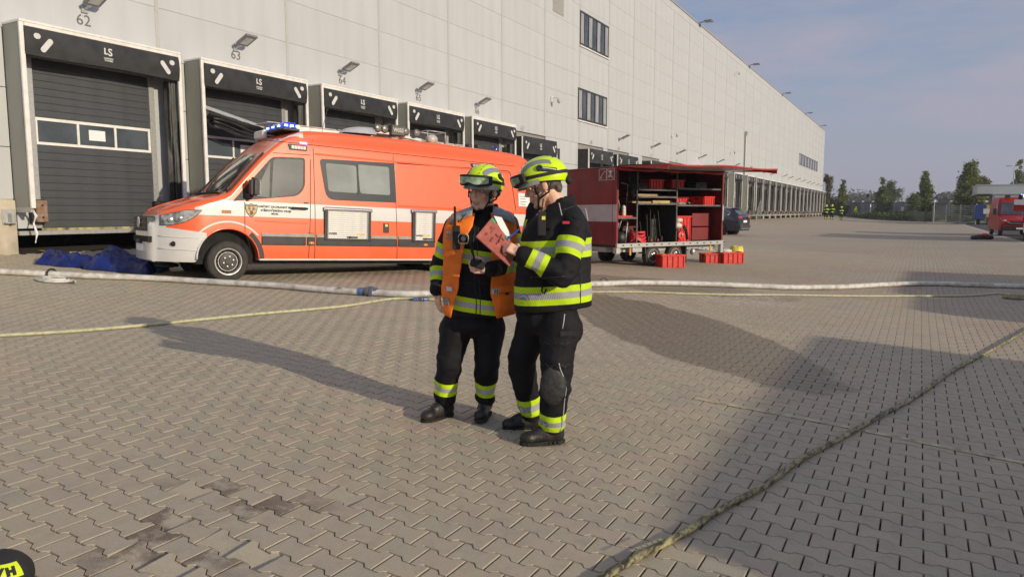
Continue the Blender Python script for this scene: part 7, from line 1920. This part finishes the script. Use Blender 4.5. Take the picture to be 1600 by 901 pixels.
# ================================================================ VEHICLES AT THE RIGHT
M('fire_red', (.36, .012, .012), .55, var=.06, coat=.15, spec=.3); M('white_paint', (.66, .66, .66), .4, var=.04)
M('lamp_lit', (1, .98, .9), .2, emit=1.2, var=0)
def red_van():
    c = at(1591, 369.5); T = Matrix.Translation(c) @ Matrix.Rotation(R(3), 4, 'Z')
    t = thing('red_van', 'red fire service van with blue beacon standing on the asphalt lane', 'van', mw=T)
    # local: front faces -y, width along x
    prof = [(-.02, .45), (-.06, .80), (.0, 1.02), (.55, 1.22), (1.05, 1.30), (1.75, 2.12), (2.1, 2.42), (3.2, 2.50), (5.2, 2.50), (5.3, 2.3), (5.3, .4), (0, .4)]
    half = lambda z: float(np.interp(z, [.3, .6, 1.3, 2.3, 2.5], [.96, 1.02, 1.0, .87, .78]))
    ztp = lambda y: float(np.interp(y, [p_[0] for p_ in prof[1:9]], [p_[1] for p_ in prof[1:9]]))
    rows = []
    for y in [-.06, 0, .2, .4, .55, .8, 1.05, 1.3, 1.55, 1.75, 1.9, 2.1, 2.5, 3.2, 4, 5.2]:
        z1 = ztp(y); tap = 1 - .16 * max(0, (.5 - y) / .56) ** 2; r_ = [(-half(z) * tap, y, z) for z in np.linspace(.38, z1 - .07, 12)] + [(-half(z1) * tap * f, y, z1 - .07 + g_) for f, g_ in ((.97, .04), (.85, .07), (0, .08))]
        rows.append(r_ + [(-x, y_, z) for x, y_, z in r_[::-1][1:]])
    mb = MB(); mb.grid(rows, closed=True); n = len(rows[0]); mb.f.append(tuple(range(n))); mb.m.append(0); mb.f.append(tuple((len(rows) - 1) * n + j for j in range(n))[::-1]); mb.m.append(0)
    mb.build('body', MATS['fire_red'], t, smooth=True)
    mb = MB(); mb.add([(-.86, 1.06, 1.36), (.86, 1.06, 1.36), (.78, 1.72, 2.16), (-.78, 1.72, 2.16)], [(0, 1, 2, 3)]); mb.build('windscreen', MATS['glass_dark'], t)
    for s_ in (-1, 1):
        mb = MB(); mb.add([(s_ * 1.012, 1.35, 1.36), (s_ * 1.012, 2.4, 1.36), (s_ * .905, 2.4, 2.12), (s_ * .92, 1.9, 2.1)], [(0, 1, 2, 3)]); mb.build('side_glass', MATS['glass_dark'], t)
        mb = MB(); mb.box((s_ * 1.04, 1.2, 1.35), (s_ * 1.26, 1.32, 1.75)); mb.build('mirror', BLK, t, bevel=.03)
        mb = MB(); mb.add([(s_ * .55, -.07, .86), (s_ * .92, .10, .92), (s_ * .97, .35, 1.14), (s_ * .70, .04, 1.04)], [(0, 1, 2, 3)]); mb.ell((s_ * .76, .03, .97), (.14, .06, .07)); mb.build('headlight', MATS['lamp_glass'], t, smooth='all')
        for y in (.75, 4.4):
            w_ = make_wheel(t, 0, -1, 0, 0, r=.34, wd=.22, holes=10); w_.matrix_local = Matrix.Translation((s_ * .88, y, .34)) @ basis((0, -1, 0) if s_ > 0 else (0, 1, 0), (0, 0, 1), (s_, 0, 0) if s_ < 0 else (-s_ * -1, 0, 0))
    mb = MB(); mb.box((-.96, -.10, .36), (.96, .14, .72)); mb.build('bumper', BLK, t, bevel=.06, seg=2)
    mb = MB(); mb.box((-.55, -.115, .74), (.55, -.05, .94)); mb.build('grille', BLK, t, bevel=.02)
    mb = MB(); mb.tube([(-.62, -.12, .92), (-.45, -.13, .80), (.45, -.13, .80), (.62, -.12, .92)], .022, 6); mb.build('chrome_bar', MATS['chrome'], t, smooth='all')
    mb = MB()
    for x in (-.09, .09): mb.cbox((x, .40, 1.16 + .022), (.05, .20, .012), Matrix.Rotation(R(0), 4, 'X'))
    mb.cbox((0, .40, 1.16 + .022), (.14, .06, .012)); mb.build('white_letter', MATS['white_paint'], t)
    mb = MB(); mb.cbox((.1, -.12, .50), (.52, .02, .11)); mb.build('number_plate', MATS['paper'], t)
    mb = MB(); mb.box((-.55, 2.0, 2.46), (-.25, 2.3, 2.62)); mb.build('beacon_off', BLK, t, bevel=.03)
    mb = MB(); mb.lathe([(.14, 0), (.14, .12), (.08, .2), (0, .21)], 14, Matrix.Translation((.42, 2.1, 2.48))); mb.build('blue_beacon', M('blue_bright', (.25, .3, 1.0), .2, emit=5, var=0), t, smooth='all')
red_van()
def fire_engine():
    c = at(1592, 378); T = Matrix.Translation(V((c.x + .08, c.y, c.z))) @ Matrix.Rotation(R(-7), 4, 'Z')
    t = thing('fire_engine', 'big red fire engine cut off by the right edge of the picture', 'fire engine', mw=T)
    # local: front faces -y, left flank at x = 0
    mb = MB(); mb.box((.02, .15, .95), (2.45, 2.3, 2.95)); mb.build('cab', MATS['fire_red'], t, bevel=.06, seg=2)
    mb = MB(); mb.box((.0, 2.45, 1.05), (2.5, 7.6, 3.05)); mb.build('body', MATS['fire_red'], t, bevel=.03)
    mb = MB(); mb.box((.06, -.02, .45), (2.42, .55, 1.0)); mb.build('bumper', MATS['white_paint'], t, bevel=.05)
    mb = MB(); mb.box((.18, .13, 1.75), (2.3, .16, 2.65)); mb.build('windscreen', MATS['glass_dark'], t, bevel=.01)
    mb = MB(); mb.box((.0, .6, 1.75), (.025, 1.5, 2.55)); mb.build('side_glass', MATS['glass_dark'], t)
    mb = MB(); mb.box((-.006, .3, 1.25), (.02, 2.25, 1.5)); mb.build('white_stripe', MATS['white_paint'], t)
    mb = MB(); mb.box((.2, .125, 1.1), (2.3, .15, 1.5)); mb.build('grille', BLK, t)
    for z in (1.2, 1.32):
        mb = MB(); mb.cbox((1.25, .12, z), (1.9, .02, .03)); mb.build('grille_bar', MATS['chrome'], t)
    mb = MB(); mb.box((-.24, .1, 1.85), (-.04, .22, 2.4)); mb.bar((-.1, .2, 2.42), (.1, .3, 2.5), .04); mb.build('mirror', BLK, t, bevel=.03)
    for y in (1.25, 5.8):
        for s_, x in ((-1, .22), (1, 2.25)):
            w_ = make_wheel(t, 0, -1, 0, 0, r=.50, wd=.30, holes=10); w_.matrix_local = Matrix.Translation((x, y, .50)) @ basis((0, 1, 0) if s_ < 0 else (0, -1, 0), (0, 0, 1), (s_, 0, 0))
    mb = MB(); mb.box((.2, .2, .45), (2.3, 7.4, 1.04)); mb.build('chassis', MATS['void'], t)
    # raised front winch frame with white lettered arm
    mb = MB(); mb.bar((.10, -.30, .95), (.10, -.30, 3.35), .14); mb.bar((.10, -.30, 3.30), (2.4, -.30, 3.30), .14); mb.build('front_frame', MATS['fire_red'], t, bevel=.01)
    mb = MB(); mb.bar((-.4, -.36, 1.75), (2.3, -.36, 1.62), .30, .34); mb.build('boom', MATS['fire_red'], t, bevel=.03)
    mb = MB(); mb.bar((-.38, -.56, 2.02), (2.2, -.56, 1.92), .05, .26); mb.build('white_board', MATS['white_paint'], t)
    text('lettering', 'HASIČI', .16, MATS['number_grey'], t, basis((1, 0, -.04), (.04, 0, 1), (0, -1, 0), (1.0, -.59, 1.97)), .003, .003)
    mb = MB(); mb.box((.3, .5, 2.95), (2.2, .85, 3.12)); mb.build('light_bar', BLK, t, bevel=.02)
fire_engine()
def bag():
    c = at(1535, 374); t = thing('kit_bag', 'dark kit bags with a red lump lying on the paving near the pale strip', 'bag', loc=tuple(c), rz=YAW - R(3))
    mb = MB(); mb.cap((-.5, 0, .08), (.45, .05, .09), .13, .13); mb.ell((-.15, 0, .12), (.3, .25, .16)); mb.ell((.35, 0, .12), (.25, .2, .14)); me = remesh(mb, .03, 1, 'bag'); folds(me, .03, 5, 5); c_ = vco(me); c_[:, 2] = np.maximum(c_[:, 2], .0); setco(me, c_); me.materials.append(BLK); put('fabric', me, t)
    mb = MB(); mb.ell((.1, -.02, .25), (.22, .16, .10)); mb.ell((-.15, .02, .25), (.06, .06, .05)); mb.build('red_roll', MATS['crate_red'], t, smooth='all')
bag()
# engines parked outside the frame whose shadows fall across the yard
def offside_engine(x, y, ln, label, rz=0, h=3.15):
    t = thing('fire_engine', label, 'fire engine', loc=(x, y, g(x, y)), rz=rz, group='fire engines parked beside the yard')
    mb = MB(); mb.box((0, 0, .9), (2.5, 2.2, h - .1)); mb.build('cab', MATS['fire_red'], t, bevel=.08, seg=2)
    mb = MB(); mb.box((0, 2.3, .55), (2.5, ln, h)); mb.build('body', MATS['fire_red'], t, bevel=.04)
    mb = MB(); mb.box((.1, -.1, .4), (2.4, .6, .92)); mb.build('bumper', MATS['white_paint'], t, bevel=.05)
    mb = MB(); mb.box((.15, -.02, 1.7), (2.35, .01, 2.6)); mb.build('windscreen', MATS['glass_dark'], t)
    mb = MB(); mb.box((-.02, .5, 1.7), (.01, 1.8, 2.5)); mb.build('side_glass', MATS['glass_dark'], t)
    for k in range(3):
        mb = MB(); mb.box((-.02, 2.5 + k * 1.5, 1.1), (.01, 3.8 + k * 1.5, 2.7)); mb.build('roller_shutter', MATS['alu'], t)
    for yy_ in (1.2, ln - 1.8):
        for s_, xx in ((-1, .2), (1, 2.3)):
            w_ = make_wheel(t, 0, -1, 0, 0, r=.5, wd=.3, holes=10); w_.matrix_local = Matrix.Translation((xx, yy_, .5)) @ basis((0, 1, 0) if s_ < 0 else (0, -1, 0), (0, 0, 1), (s_, 0, 0))
    mb = MB(); mb.box((.4, 2.6, h), (1.0, ln - .3, h + .12)); mb.build('roof_ladder', MATS['alu'], t)
    mb = MB(); mb.box((.1, .1, .4), (2.4, ln - .1, .9)); mb.build('chassis', MATS['void'], t)
offside_engine(9.6, -.9, 9.0, 'red fire engine beside the yard just out of the frame, nearest to the viewer')
offside_engine(10.4, 12.0, 7.9, 'red fire engine beside the yard just out of the frame, farther along')
# ================================================================ GATE AND BACKGROUND
M('fascia', (.42, .45, .46), .5, var=.06); M('gate_grey', (.30, .33, .34), .55, var=.08)
def P2(px, Y, z=0):
    """ground point on the line of sight px at world depth Y"""
    r = ray(px, 331); s_ = Y / r.y; return V((r.x * s_, Y, z))
def Zat(px, py, Y):
    r = ray(px, py); return EYE + r.z * (Y / r.y)
YG = 112
a, b = P2(1524, YG), P2(1640, YG)
t = thing('gate_canopy', 'flat grey canopy over the gatehouse at the right edge', 'canopy', loc=(a.x, YG, 0))
z0, z1 = Zat(1560, 303, YG), Zat(1560, 289.5, YG)
mb = MB(); mb.box((0, 0, z0), (b.x - a.x, 9, z1)); mb.build('fascia', MATS['fascia'], t, bevel=.03)
mb = MB(); mb.box((-.05, -.06, z1), (b.x - a.x, 9, z1 + .12)); mb.build('roof_edge', MATS['alu'], t)
mb = MB(); mb.box((0.1, .1, z0 - .12), (b.x - a.x, 8.9, z0)); mb.build('soffit', M('soffit', (.10, .10, .11), .7), t)
c = P2(1549, YG).x - a.x; mb = MB(); mb.box((c - .25, 1, 0), (c + .25, 1.5, z0)); mb.build('column', MATS['gate_grey'], t)
mb = MB(); mb.box((c - .8, 1.0, z0 - 1.0), (c + .8, 1.4, z0 - .7)); mb.build('bracket', MATS['gate_grey'], t) if False else None
gx = P2(1553, YG - 4).x
t = thing('gatehouse', 'plain grey gatehouse box behind the red van', 'building', loc=(gx, YG - 4, 0))
hz = Zat(1560, 304, YG - 4)
mb = MB(); mb.box((0, 0, 0), (9, 4, hz)); mb.build('wall', MATS['fascia'], t, bevel=.03)
mb = MB(); mb.box((1.2, -.02, hz - 1.0), (2.4, .02, hz - .7)); mb.build('sign', MATS['frame_dark'], t)
mb = MB(); mb.box((-.1, -.1, hz), (9, 4.1, hz + .12)); mb.build('roof', MATS['alu'], t)
# blue and yellow skip lorry tail
c = P2(1541, 104); t = thing('parked_lorry', 'blue and yellow vehicle behind the fence beside the gatehouse', 'lorry', loc=(c.x - 1.1, 104, 0))
mb = MB(); mb.box((0, 0, .6), (1.1, 5, 2.4)); mb.build('cab', M('lorry_blue', (.02, .045, .20), .4), t, bevel=.05)
mb = MB(); mb.box((1.1, 0, .9), (2.2, 5, 2.35)); mb.build('body', M('lorry_yellow', (.60, .45, .03), .5, var=.15, ns=4), t, bevel=.03)
mb = MB(); mb.box((.8, -.05, 1.3), (1.5, 0, 1.9)); mb.build('panel', MATS['white_paint'], t)
for x in (.2, 1.5):
    mb = MB(); mb.lathe([(.4, 0), (.4, .35)], 16, basis((0, 1, 0), (0, 0, 1), (1, 0, 0), (x, .8, .4))); mb.build('wheel', MATS['tyre'], t)
# noise barrier
def barrier():
    A, B = P2(1318, 185), P2(1640, 125); t = thing('noise_barrier', 'grey panelled noise barrier wall behind the trees', 'wall', loc=(A.x, A.y, 0))
    d = V((B.x - A.x, B.y - A.y, 0)); ln = d.length; d.normalize(); s_ = V((-d.y, d.x, 0)); T = basis(d, s_, V((0, 0, 1)))
    za, zb = Zat(1330, 315, 180), Zat(1530, 318, 142); n = 14
    for k in range(n):
        mb = MB(); h = za + (zb - za) * k / n
        for q in range(6): mb.box((ln * k / n + .2, -.1, h * q / 6 + .03), (ln * (k + 1) / n - .2, .1, h * (q + 1) / 6 - .03), T)
        mb.build('barrier_panel', M('barrier_grey', (.22, .22, .22), .8, var=.15, ns=.8), t)
        mb = MB(); mb.box((ln * k / n - .2, -.22, 0), (ln * k / n + .2, .22, h + .25), T); mb.build('barrier_post', M('barrier_post', (.40, .39, .37), .8, var=.1), t)
barrier()
# mesh fence in front of the greenery
def mesh_fence(px0, px1, Y0_, Y1_, zt, label, n, mat=None):
    A, B = P2(px0, Y0_), P2(px1, Y1_); t = thing('mesh_fence', label, 'fence', loc=(A.x, A.y, 0), group='mesh fences at the end of the yard')
    d = V((B.x - A.x, B.y - A.y, 0)); ln = d.length; d.normalize(); T = basis(d, V((-d.y, d.x, 0)), V((0, 0, 1)))
    for k in range(n + 1):
        mb = MB(); mb.box((ln * k / n - .06, -.06, 0), (ln * k / n + .06, .06, zt + .15), T); mb.build('post', mat or MATS['alu'], t)
        if k < n:
            mb = MB(); x0 = ln * k / n; x1 = ln * (k + 1) / n
            for q in range(int((x1 - x0) / .16)): mb.box((x0 + .08 + .16 * q, -.008, .15), (x0 + .096 + .16 * q, .008, zt), T)
            for q in range(9): mb.box((x0 + .06, -.012, .2 + (zt - .25) * q / 8), (x1 - .06, .012, .225 + (zt - .25) * q / 8), T)
            mb.build('mesh_panel', mat or MATS['galv'], t)
mesh_fence(1458, 1552, 118, 104, 2.35, 'galvanised mesh fence with pale posts left of the gatehouse', 4)
mesh_fence(1400, 1458, 150, 118, 1.6, 'low green mesh fence along the bushes left of the galvanised one', 6, M('fence_green', (.05, .07, .05), .6))
# verge, kerb and a path beyond the paving
M('verge', (.055, .075, .025), .95, var=.3, ns=.3, bump=.3, bs=4, dirt=(.09, .075, .04))
def flat(name, poly, z, mat, kind='structure'):
    mb = MB(); mb.add([(x, y, z) for x, y in poly], [tuple(range(len(poly)))]); o2 = mb.build(name, mat, recalc=False); tag(o2, kind=kind); return o2
e0, e1, e2, e3 = P2(1278, 215), P2(1345, 172), P2(1435, 150), P2(1510, 108)
flat('verge', [(e1.x - 2, e1.y + 30), (e1.x + 1, e1.y), (e2.x, e2.y), (4.3, 128), (4.3, 112), (60, 112), (120, 100), (300, 300), (60, 900), (-200, 900), (-60, 260)], .06, MATS['verge'])
P0_ = [(e1.x - 1, e1.y - .5), (e2.x, e2.y - .5), (4.3, 126), (e3.x, e3.y)]
mb = MB()
for p_, q_ in zip(P0_, P0_[1:]): mb.bar((*p_, .05), (*q_, .05), .22, .22)
tag(mb.build('kerb', MATS['concrete_pale'], None), kind='structure')
mb = MB()
for k in range(7):
    x, y = P0_[0][0] + (P0_[1][0] - P0_[0][0]) * (k + .5) / 7, P0_[0][1] + (P0_[1][1] - P0_[0][1]) * (k + .5) / 7; mb.bar((x - .9, y - 1.2, .012), (x + .9, y - 1.5, .012), .35, .02)
tag(mb.build('kerb_markings', MATS['white_paint']), kind='structure')
# vegetation
def leafmat(name, a, b):
    m, n, bs = newmat(name); q = NG(n); geo = n.nodes.new('ShaderNodeNewGeometry'); n.links.new(q.mix(geo.outputs['Random Per Island'], a, b), bs.inputs['Base Color']); bs.inputs['Roughness'].default_value = .6
    tr = n.nodes.new('ShaderNodeBsdfTranslucent'); n.links.new(q.mix(geo.outputs['Random Per Island'], a, b), tr.inputs[0]); mxs = n.nodes.new('ShaderNodeMixShader'); mxs.inputs[0].default_value = .3
    out = n.nodes['Material Output']; n.links.new(bs.outputs[0], mxs.inputs[1]); n.links.new(tr.outputs[0], mxs.inputs[2]); n.links.new(mxs.outputs[0], out.inputs[0]); return m
LG = leafmat('leaves_green', (.09, .13, .03), (.24, .29, .07)); LD = leafmat('leaves_dark', (.06, .095, .03), (.16, .21, .06))
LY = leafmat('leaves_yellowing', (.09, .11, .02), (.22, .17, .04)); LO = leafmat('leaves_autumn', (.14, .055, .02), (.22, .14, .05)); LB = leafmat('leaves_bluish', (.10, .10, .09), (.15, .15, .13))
BARK = M('bark', (.10, .08, .06), .9, var=.2)
def leaves(shape, n, size, rs, clump=.5):
    """shape(u) -> list of lobes (centre, radii); leaf faces gathered in clumps"""
    vs, fs = [], []
    lob = shape; wts = np.array([l[1][0] * l[1][1] * l[1][2] for l in lob]) ** .75; wts /= wts.sum()
    nc = max(10, n // 26)
    for _ in range(nc):
        (c, r_) = lob[rs.choice(len(lob), p=wts)]
        v = rs.normal(size=3); v /= np.linalg.norm(v); rad = rs.uniform(.55, 1.05) ; cc = np.array(c) + v * np.array(r_) * rad
        for _ in range(26):
            p_ = cc + rs.normal(size=3) * clump; nrm = rs.normal(size=3); nrm[2] += .4; nrm /= np.linalg.norm(nrm); u = np.cross(nrm, rs.normal(size=3)); u /= np.linalg.norm(u); w_ = np.cross(nrm, u); s_ = size * rs.uniform(.6, 1.3)
            b_ = len(vs); vs += [p_ - u * s_, p_ + w_ * s_ * .6, p_ + u * s_, p_ - w_ * s_ * .6]; fs.append((b_, b_ + 1, b_ + 2, b_ + 3))
    return vs, fs
def tree(name, label, px, ytop, ybase, Y, wpx, style, mats, n=2600, group='trees at the end of the yard', seed=0):
    rs = np.random.RandomState(seed + 11); c = P2(px, Y); zt = Zat(px, ytop, Y); sc1 = Y / ray(px, 331).y * 1.0 / FPX; wd = wpx * sc1 / 2; h = zt
    t = thing(name, label, 'tree', loc=(c.x, c.y, 0), group=group)
    mb = MB(); mb.tube([(0, 0, -.1), (.03 * h * rs.normal() * .2, 0, h * .4), (0, 0, h * .92)], [h * .018 + .04, h * .012 + .03, .02], 7)
    for k in range(9):
        a = rs.uniform(0, 6.28); z_ = h * rs.uniform(.15, .7); l = wd * rs.uniform(.5, .9) * (1 - z_ / h * .5); mb.tube([(0, 0, z_), (l * .5 * cos(a), l * .5 * sin(a), z_ + h * .07), (l * cos(a), l * sin(a), z_ + h * .18)], [h * .007 + .01, h * .005, .01], 5)
    mb.build('trunk', BARK, t)
    lob = []
    if style == 'poplar':
        for k in range(12):
            f = k / 11; z_ = h * (.06 + .9 * f); r_ = wd * (.35 + 1.0 * sin(pi * min(1, f * .8 + .18)) ** 1.1 * (1 - .75 * f ** 2.2)) * .85; lob.append(((rs.uniform(-.25, .25) * r_, rs.uniform(-.2, .2) * r_, z_), (r_ * .98, r_ * .98, h * .075)))
    elif style == 'cone':
        for k in range(9): f = k / 8; lob.append(((rs.uniform(-.1, .1) * wd, 0, h * (.08 + .86 * f)), (wd * (1 - f * .88), wd * (1 - f * .88), h * .05)))
    elif style == 'sparse':
        for k in range(16): f = rs.uniform(.1, .97); lob.append(((rs.uniform(-.8, .8) * wd * (1 - f * .6), rs.uniform(-.6, .6) * wd * (1 - f * .6), h * f), (wd * .32, wd * .32, h * .09)))
    else:
        for k in range(12):
            a = rs.uniform(0, 6.28); f = rs.uniform(.28, .86); q = (1 - ((f - .5) / .55) ** 2) * wd * .62; lob.append(((q * cos(a), q * sin(a), h * f), (wd * .42, wd * .42, h * .14)))
    for i, mt in enumerate(mats):
        vs, fs = leaves(lob if i == 0 else lob[::2], int(n * (1.9 if i == 0 else .8)), max(.12, h * .021), rs, clump=wd * .15)
        me = bpy.data.meshes.new('foliage'); me.from_pydata([tuple(v) for v in vs], [], fs); me.materials.append(mt); put('foliage', me, t)
tree('small_tree', 'thin reddish brown autumn tree beside the warehouse corner', 1292, 278, 338, 178, 19, 'sparse', [LO, LG], 2200, seed=1)
tree('small_tree', 'low green tree rising just behind the three distant firefighters', 1303, 312, 340, 180, 14, 'round', [LD], 900, seed=21)
tree('poplar', 'narrow green poplar right of the reddish tree', 1315.5, 282, 335, 178, 16, 'poplar', [LG, LY], 2600, seed=2)
tree('poplar', 'narrow poplar in the middle before the noise barrier', 1377, 280, 340, 165, 18, 'poplar', [LG, LD], 3000, seed=3)
tree('round_tree', 'rounded dark green tree just behind the middle poplar', 1396, 282, 330, 205, 27, 'round', [LD, LG], 2600, seed=4)
tree('poplar', 'tallest narrow poplar beside the blue sign', 1444, 264, 338, 150, 20, 'poplar', [LG, LD], 3400, seed=5)
tree('conifer', 'dark spreading conifer at the left foot of the tallest poplar', 1425, 300, 340, 148, 26, 'round', [LD], 2000, seed=6)
tree('big_tree', 'large tree with green and yellow foliage left of the gate canopy', 1513, 252, 330, 140, 36, 'poplar', [LG, LY], 4200, seed=7)
tree('big_tree', 'rusty tinted tree behind the large tree beside the gate canopy', 1528, 270, 330, 160, 27, 'round', [LY, LO], 2600, seed=8)
tree('poplar', 'poplar above the gate canopy, left of the last one', 1588, 255, 300, 170, 17, 'poplar', [LG], 2600, seed=9)
tree('poplar', 'poplar above the gate canopy at the right edge of the picture', 1600, 260, 300, 172, 14, 'poplar', [LG, LD], 2200, seed=10)
# hedge and far wood
def hedge(name, label, pa, pb, Ya, Yb, h, mat, n, kind=None, deep=2.0):
    A, B = P2(pa, Ya), P2(pb, Yb); rs = np.random.RandomState(int(pa)); vs, fs = [], []
    for _ in range(n):
        f = rs.uniform(); p_ = np.array(A.lerp(B, f)) + np.array([rs.normal() * deep * .4, rs.normal() * deep * .4, 0]); hh = h * (.7 + .5 * noise.noise(V((f * 14, pa, 0)))); p_[2] = rs.uniform(0, 1) ** .7 * hh
        u = rs.normal(size=3); u /= np.linalg.norm(u); w_ = np.cross(u, rs.normal(size=3)); w_ /= np.linalg.norm(w_); s_ = .16 * (1 if Ya < 200 else 3.2) * rs.uniform(.6, 1.4); b_ = len(vs)
        vs += [p_ - u * s_, p_ + w_ * s_ * .6, p_ + u * s_, p_ - w_ * s_ * .6]; fs.append((b_, b_ + 1, b_ + 2, b_ + 3))
    me = bpy.data.meshes.new(name); me.from_pydata([tuple(v) for v in vs], [], fs); me.materials.append(mat); o2 = put(name, me); tag(o2, label, 'hedge' if not kind else None, kind=kind); return o2
hedge('hedge', None, 1345, 1462, 158, 132, 1.9, LD, 5000, 'stuff'); hedge('red_shrubs', None, 1310, 1362, 180, 166, .9, LO, 1500, 'stuff'); hedge('hedge_far', None, 1455, 1552, 136, 118, 1.3, LD, 2600, 'stuff')
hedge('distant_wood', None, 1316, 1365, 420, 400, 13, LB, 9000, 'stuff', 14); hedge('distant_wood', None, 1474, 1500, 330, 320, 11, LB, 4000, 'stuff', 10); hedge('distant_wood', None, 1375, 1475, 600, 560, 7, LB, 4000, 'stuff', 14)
# signs, poles, lamp
def sign(name, label, px, ytop, ybase, Y, shape, mat, cat='sign'):
    c = P2(px, Y); t = thing(name, label, cat, loc=(c.x, c.y, 0)); zt = Zat(px, ytop, Y); s1 = Y / ray(px, 331).y / FPX
    mb = MB(); mb.tube([(0, 0, 0), (0, 0, zt)], .05, 6); mb.build('pole', MATS['galv'], t); T = basis(RT, V((0, 0, 1)), V((FW.x, FW.y, 0)).normalized() * -1, (0, 0, zt))
    mb = MB()
    if shape[0] == 'disc': mb.lathe([(0, -.03), (shape[1] * s1, -.03), (shape[1] * s1, .03), (0, .03)], 18, T @ Matrix.Translation((0, -shape[1] * s1, .07)))
    else: mb.cbox((0, -shape[2] * s1 / 2, .07), (shape[1] * s1, shape[2] * s1, .06), T)
    pl = mb.build('plate', mat, t); return t, T, s1
sign('round_sign', 'back of a round road sign before the barrier', 1354.5, 303.5, 340, 166, ('disc', 2.3), MATS['frame_dark'])
sign('white_sign', 'small white sign left of the middle poplar', 1359.5, 319, 336, 160, ('box', 1.6, 4.5), MATS['paper'])
sign('white_sign', 'white rectangular board in the hedge right of the middle poplar', 1409, 323, 338, 152, ('box', 4, 7), MATS['paper'])
t, T, s1 = sign('crossing_sign', 'blue square sign with a white triangle on a pole before the fence', 1459.5, 311, 342, 125, ('box', 5.5, 5.5), M('sign_blue', (.03, .08, .38), .4))
mb = MB(); mb.prism([(-1.8 * s1, -4.4 * s1), (1.8 * s1, -4.4 * s1), (0, -1.2 * s1)], .02, T @ Matrix.Translation((0, 0, .10))); mb.build('triangle', MATS['paper'], t)
c = P2(1580, 150); t = thing('street_lamp', 'slender street lamp mast rising above the gate canopy', 'street lamp', loc=(c.x, c.y, 0)); zl = Zat(1580, 260, 150)
mb = MB(); mb.tube([(0, 0, 0), (0, 0, zl)], [.12, .06], 8); mb.build('pole', MATS['galv'], t)
mb = MB(); mb.bar((0, 0, zl), (-.6, -.3, zl + .05), .08); mb.cbox((-.85, -.4, zl + .06), (.7, .35, .12)); mb.build('lamp_head', MATS['gate_grey'], t)

# ================================================================ HAZE
mb = MB(); mb.box((-700, -80, -1.6), (900, 2500, 18.2))
hz_ = mb.build('haze', None, recalc=True); hz_.data.materials.clear()
hm_ = bpy.data.materials.new('haze_air'); hm_.use_nodes = True; hn = hm_.node_tree; hn.nodes.clear()
ho_ = hn.nodes.new('ShaderNodeOutputMaterial'); hv = hn.nodes.new('ShaderNodeVolumePrincipled'); hv.inputs['Color'].default_value = (.80, .84, .92, 1); hv.inputs['Density'].default_value = .00055; hv.inputs['Anisotropy'].default_value = .2
hn.links.new(hv.outputs[0], ho_.inputs['Volume']); hz_.data.materials.append(hm_); tag(hz_, kind='stuff')
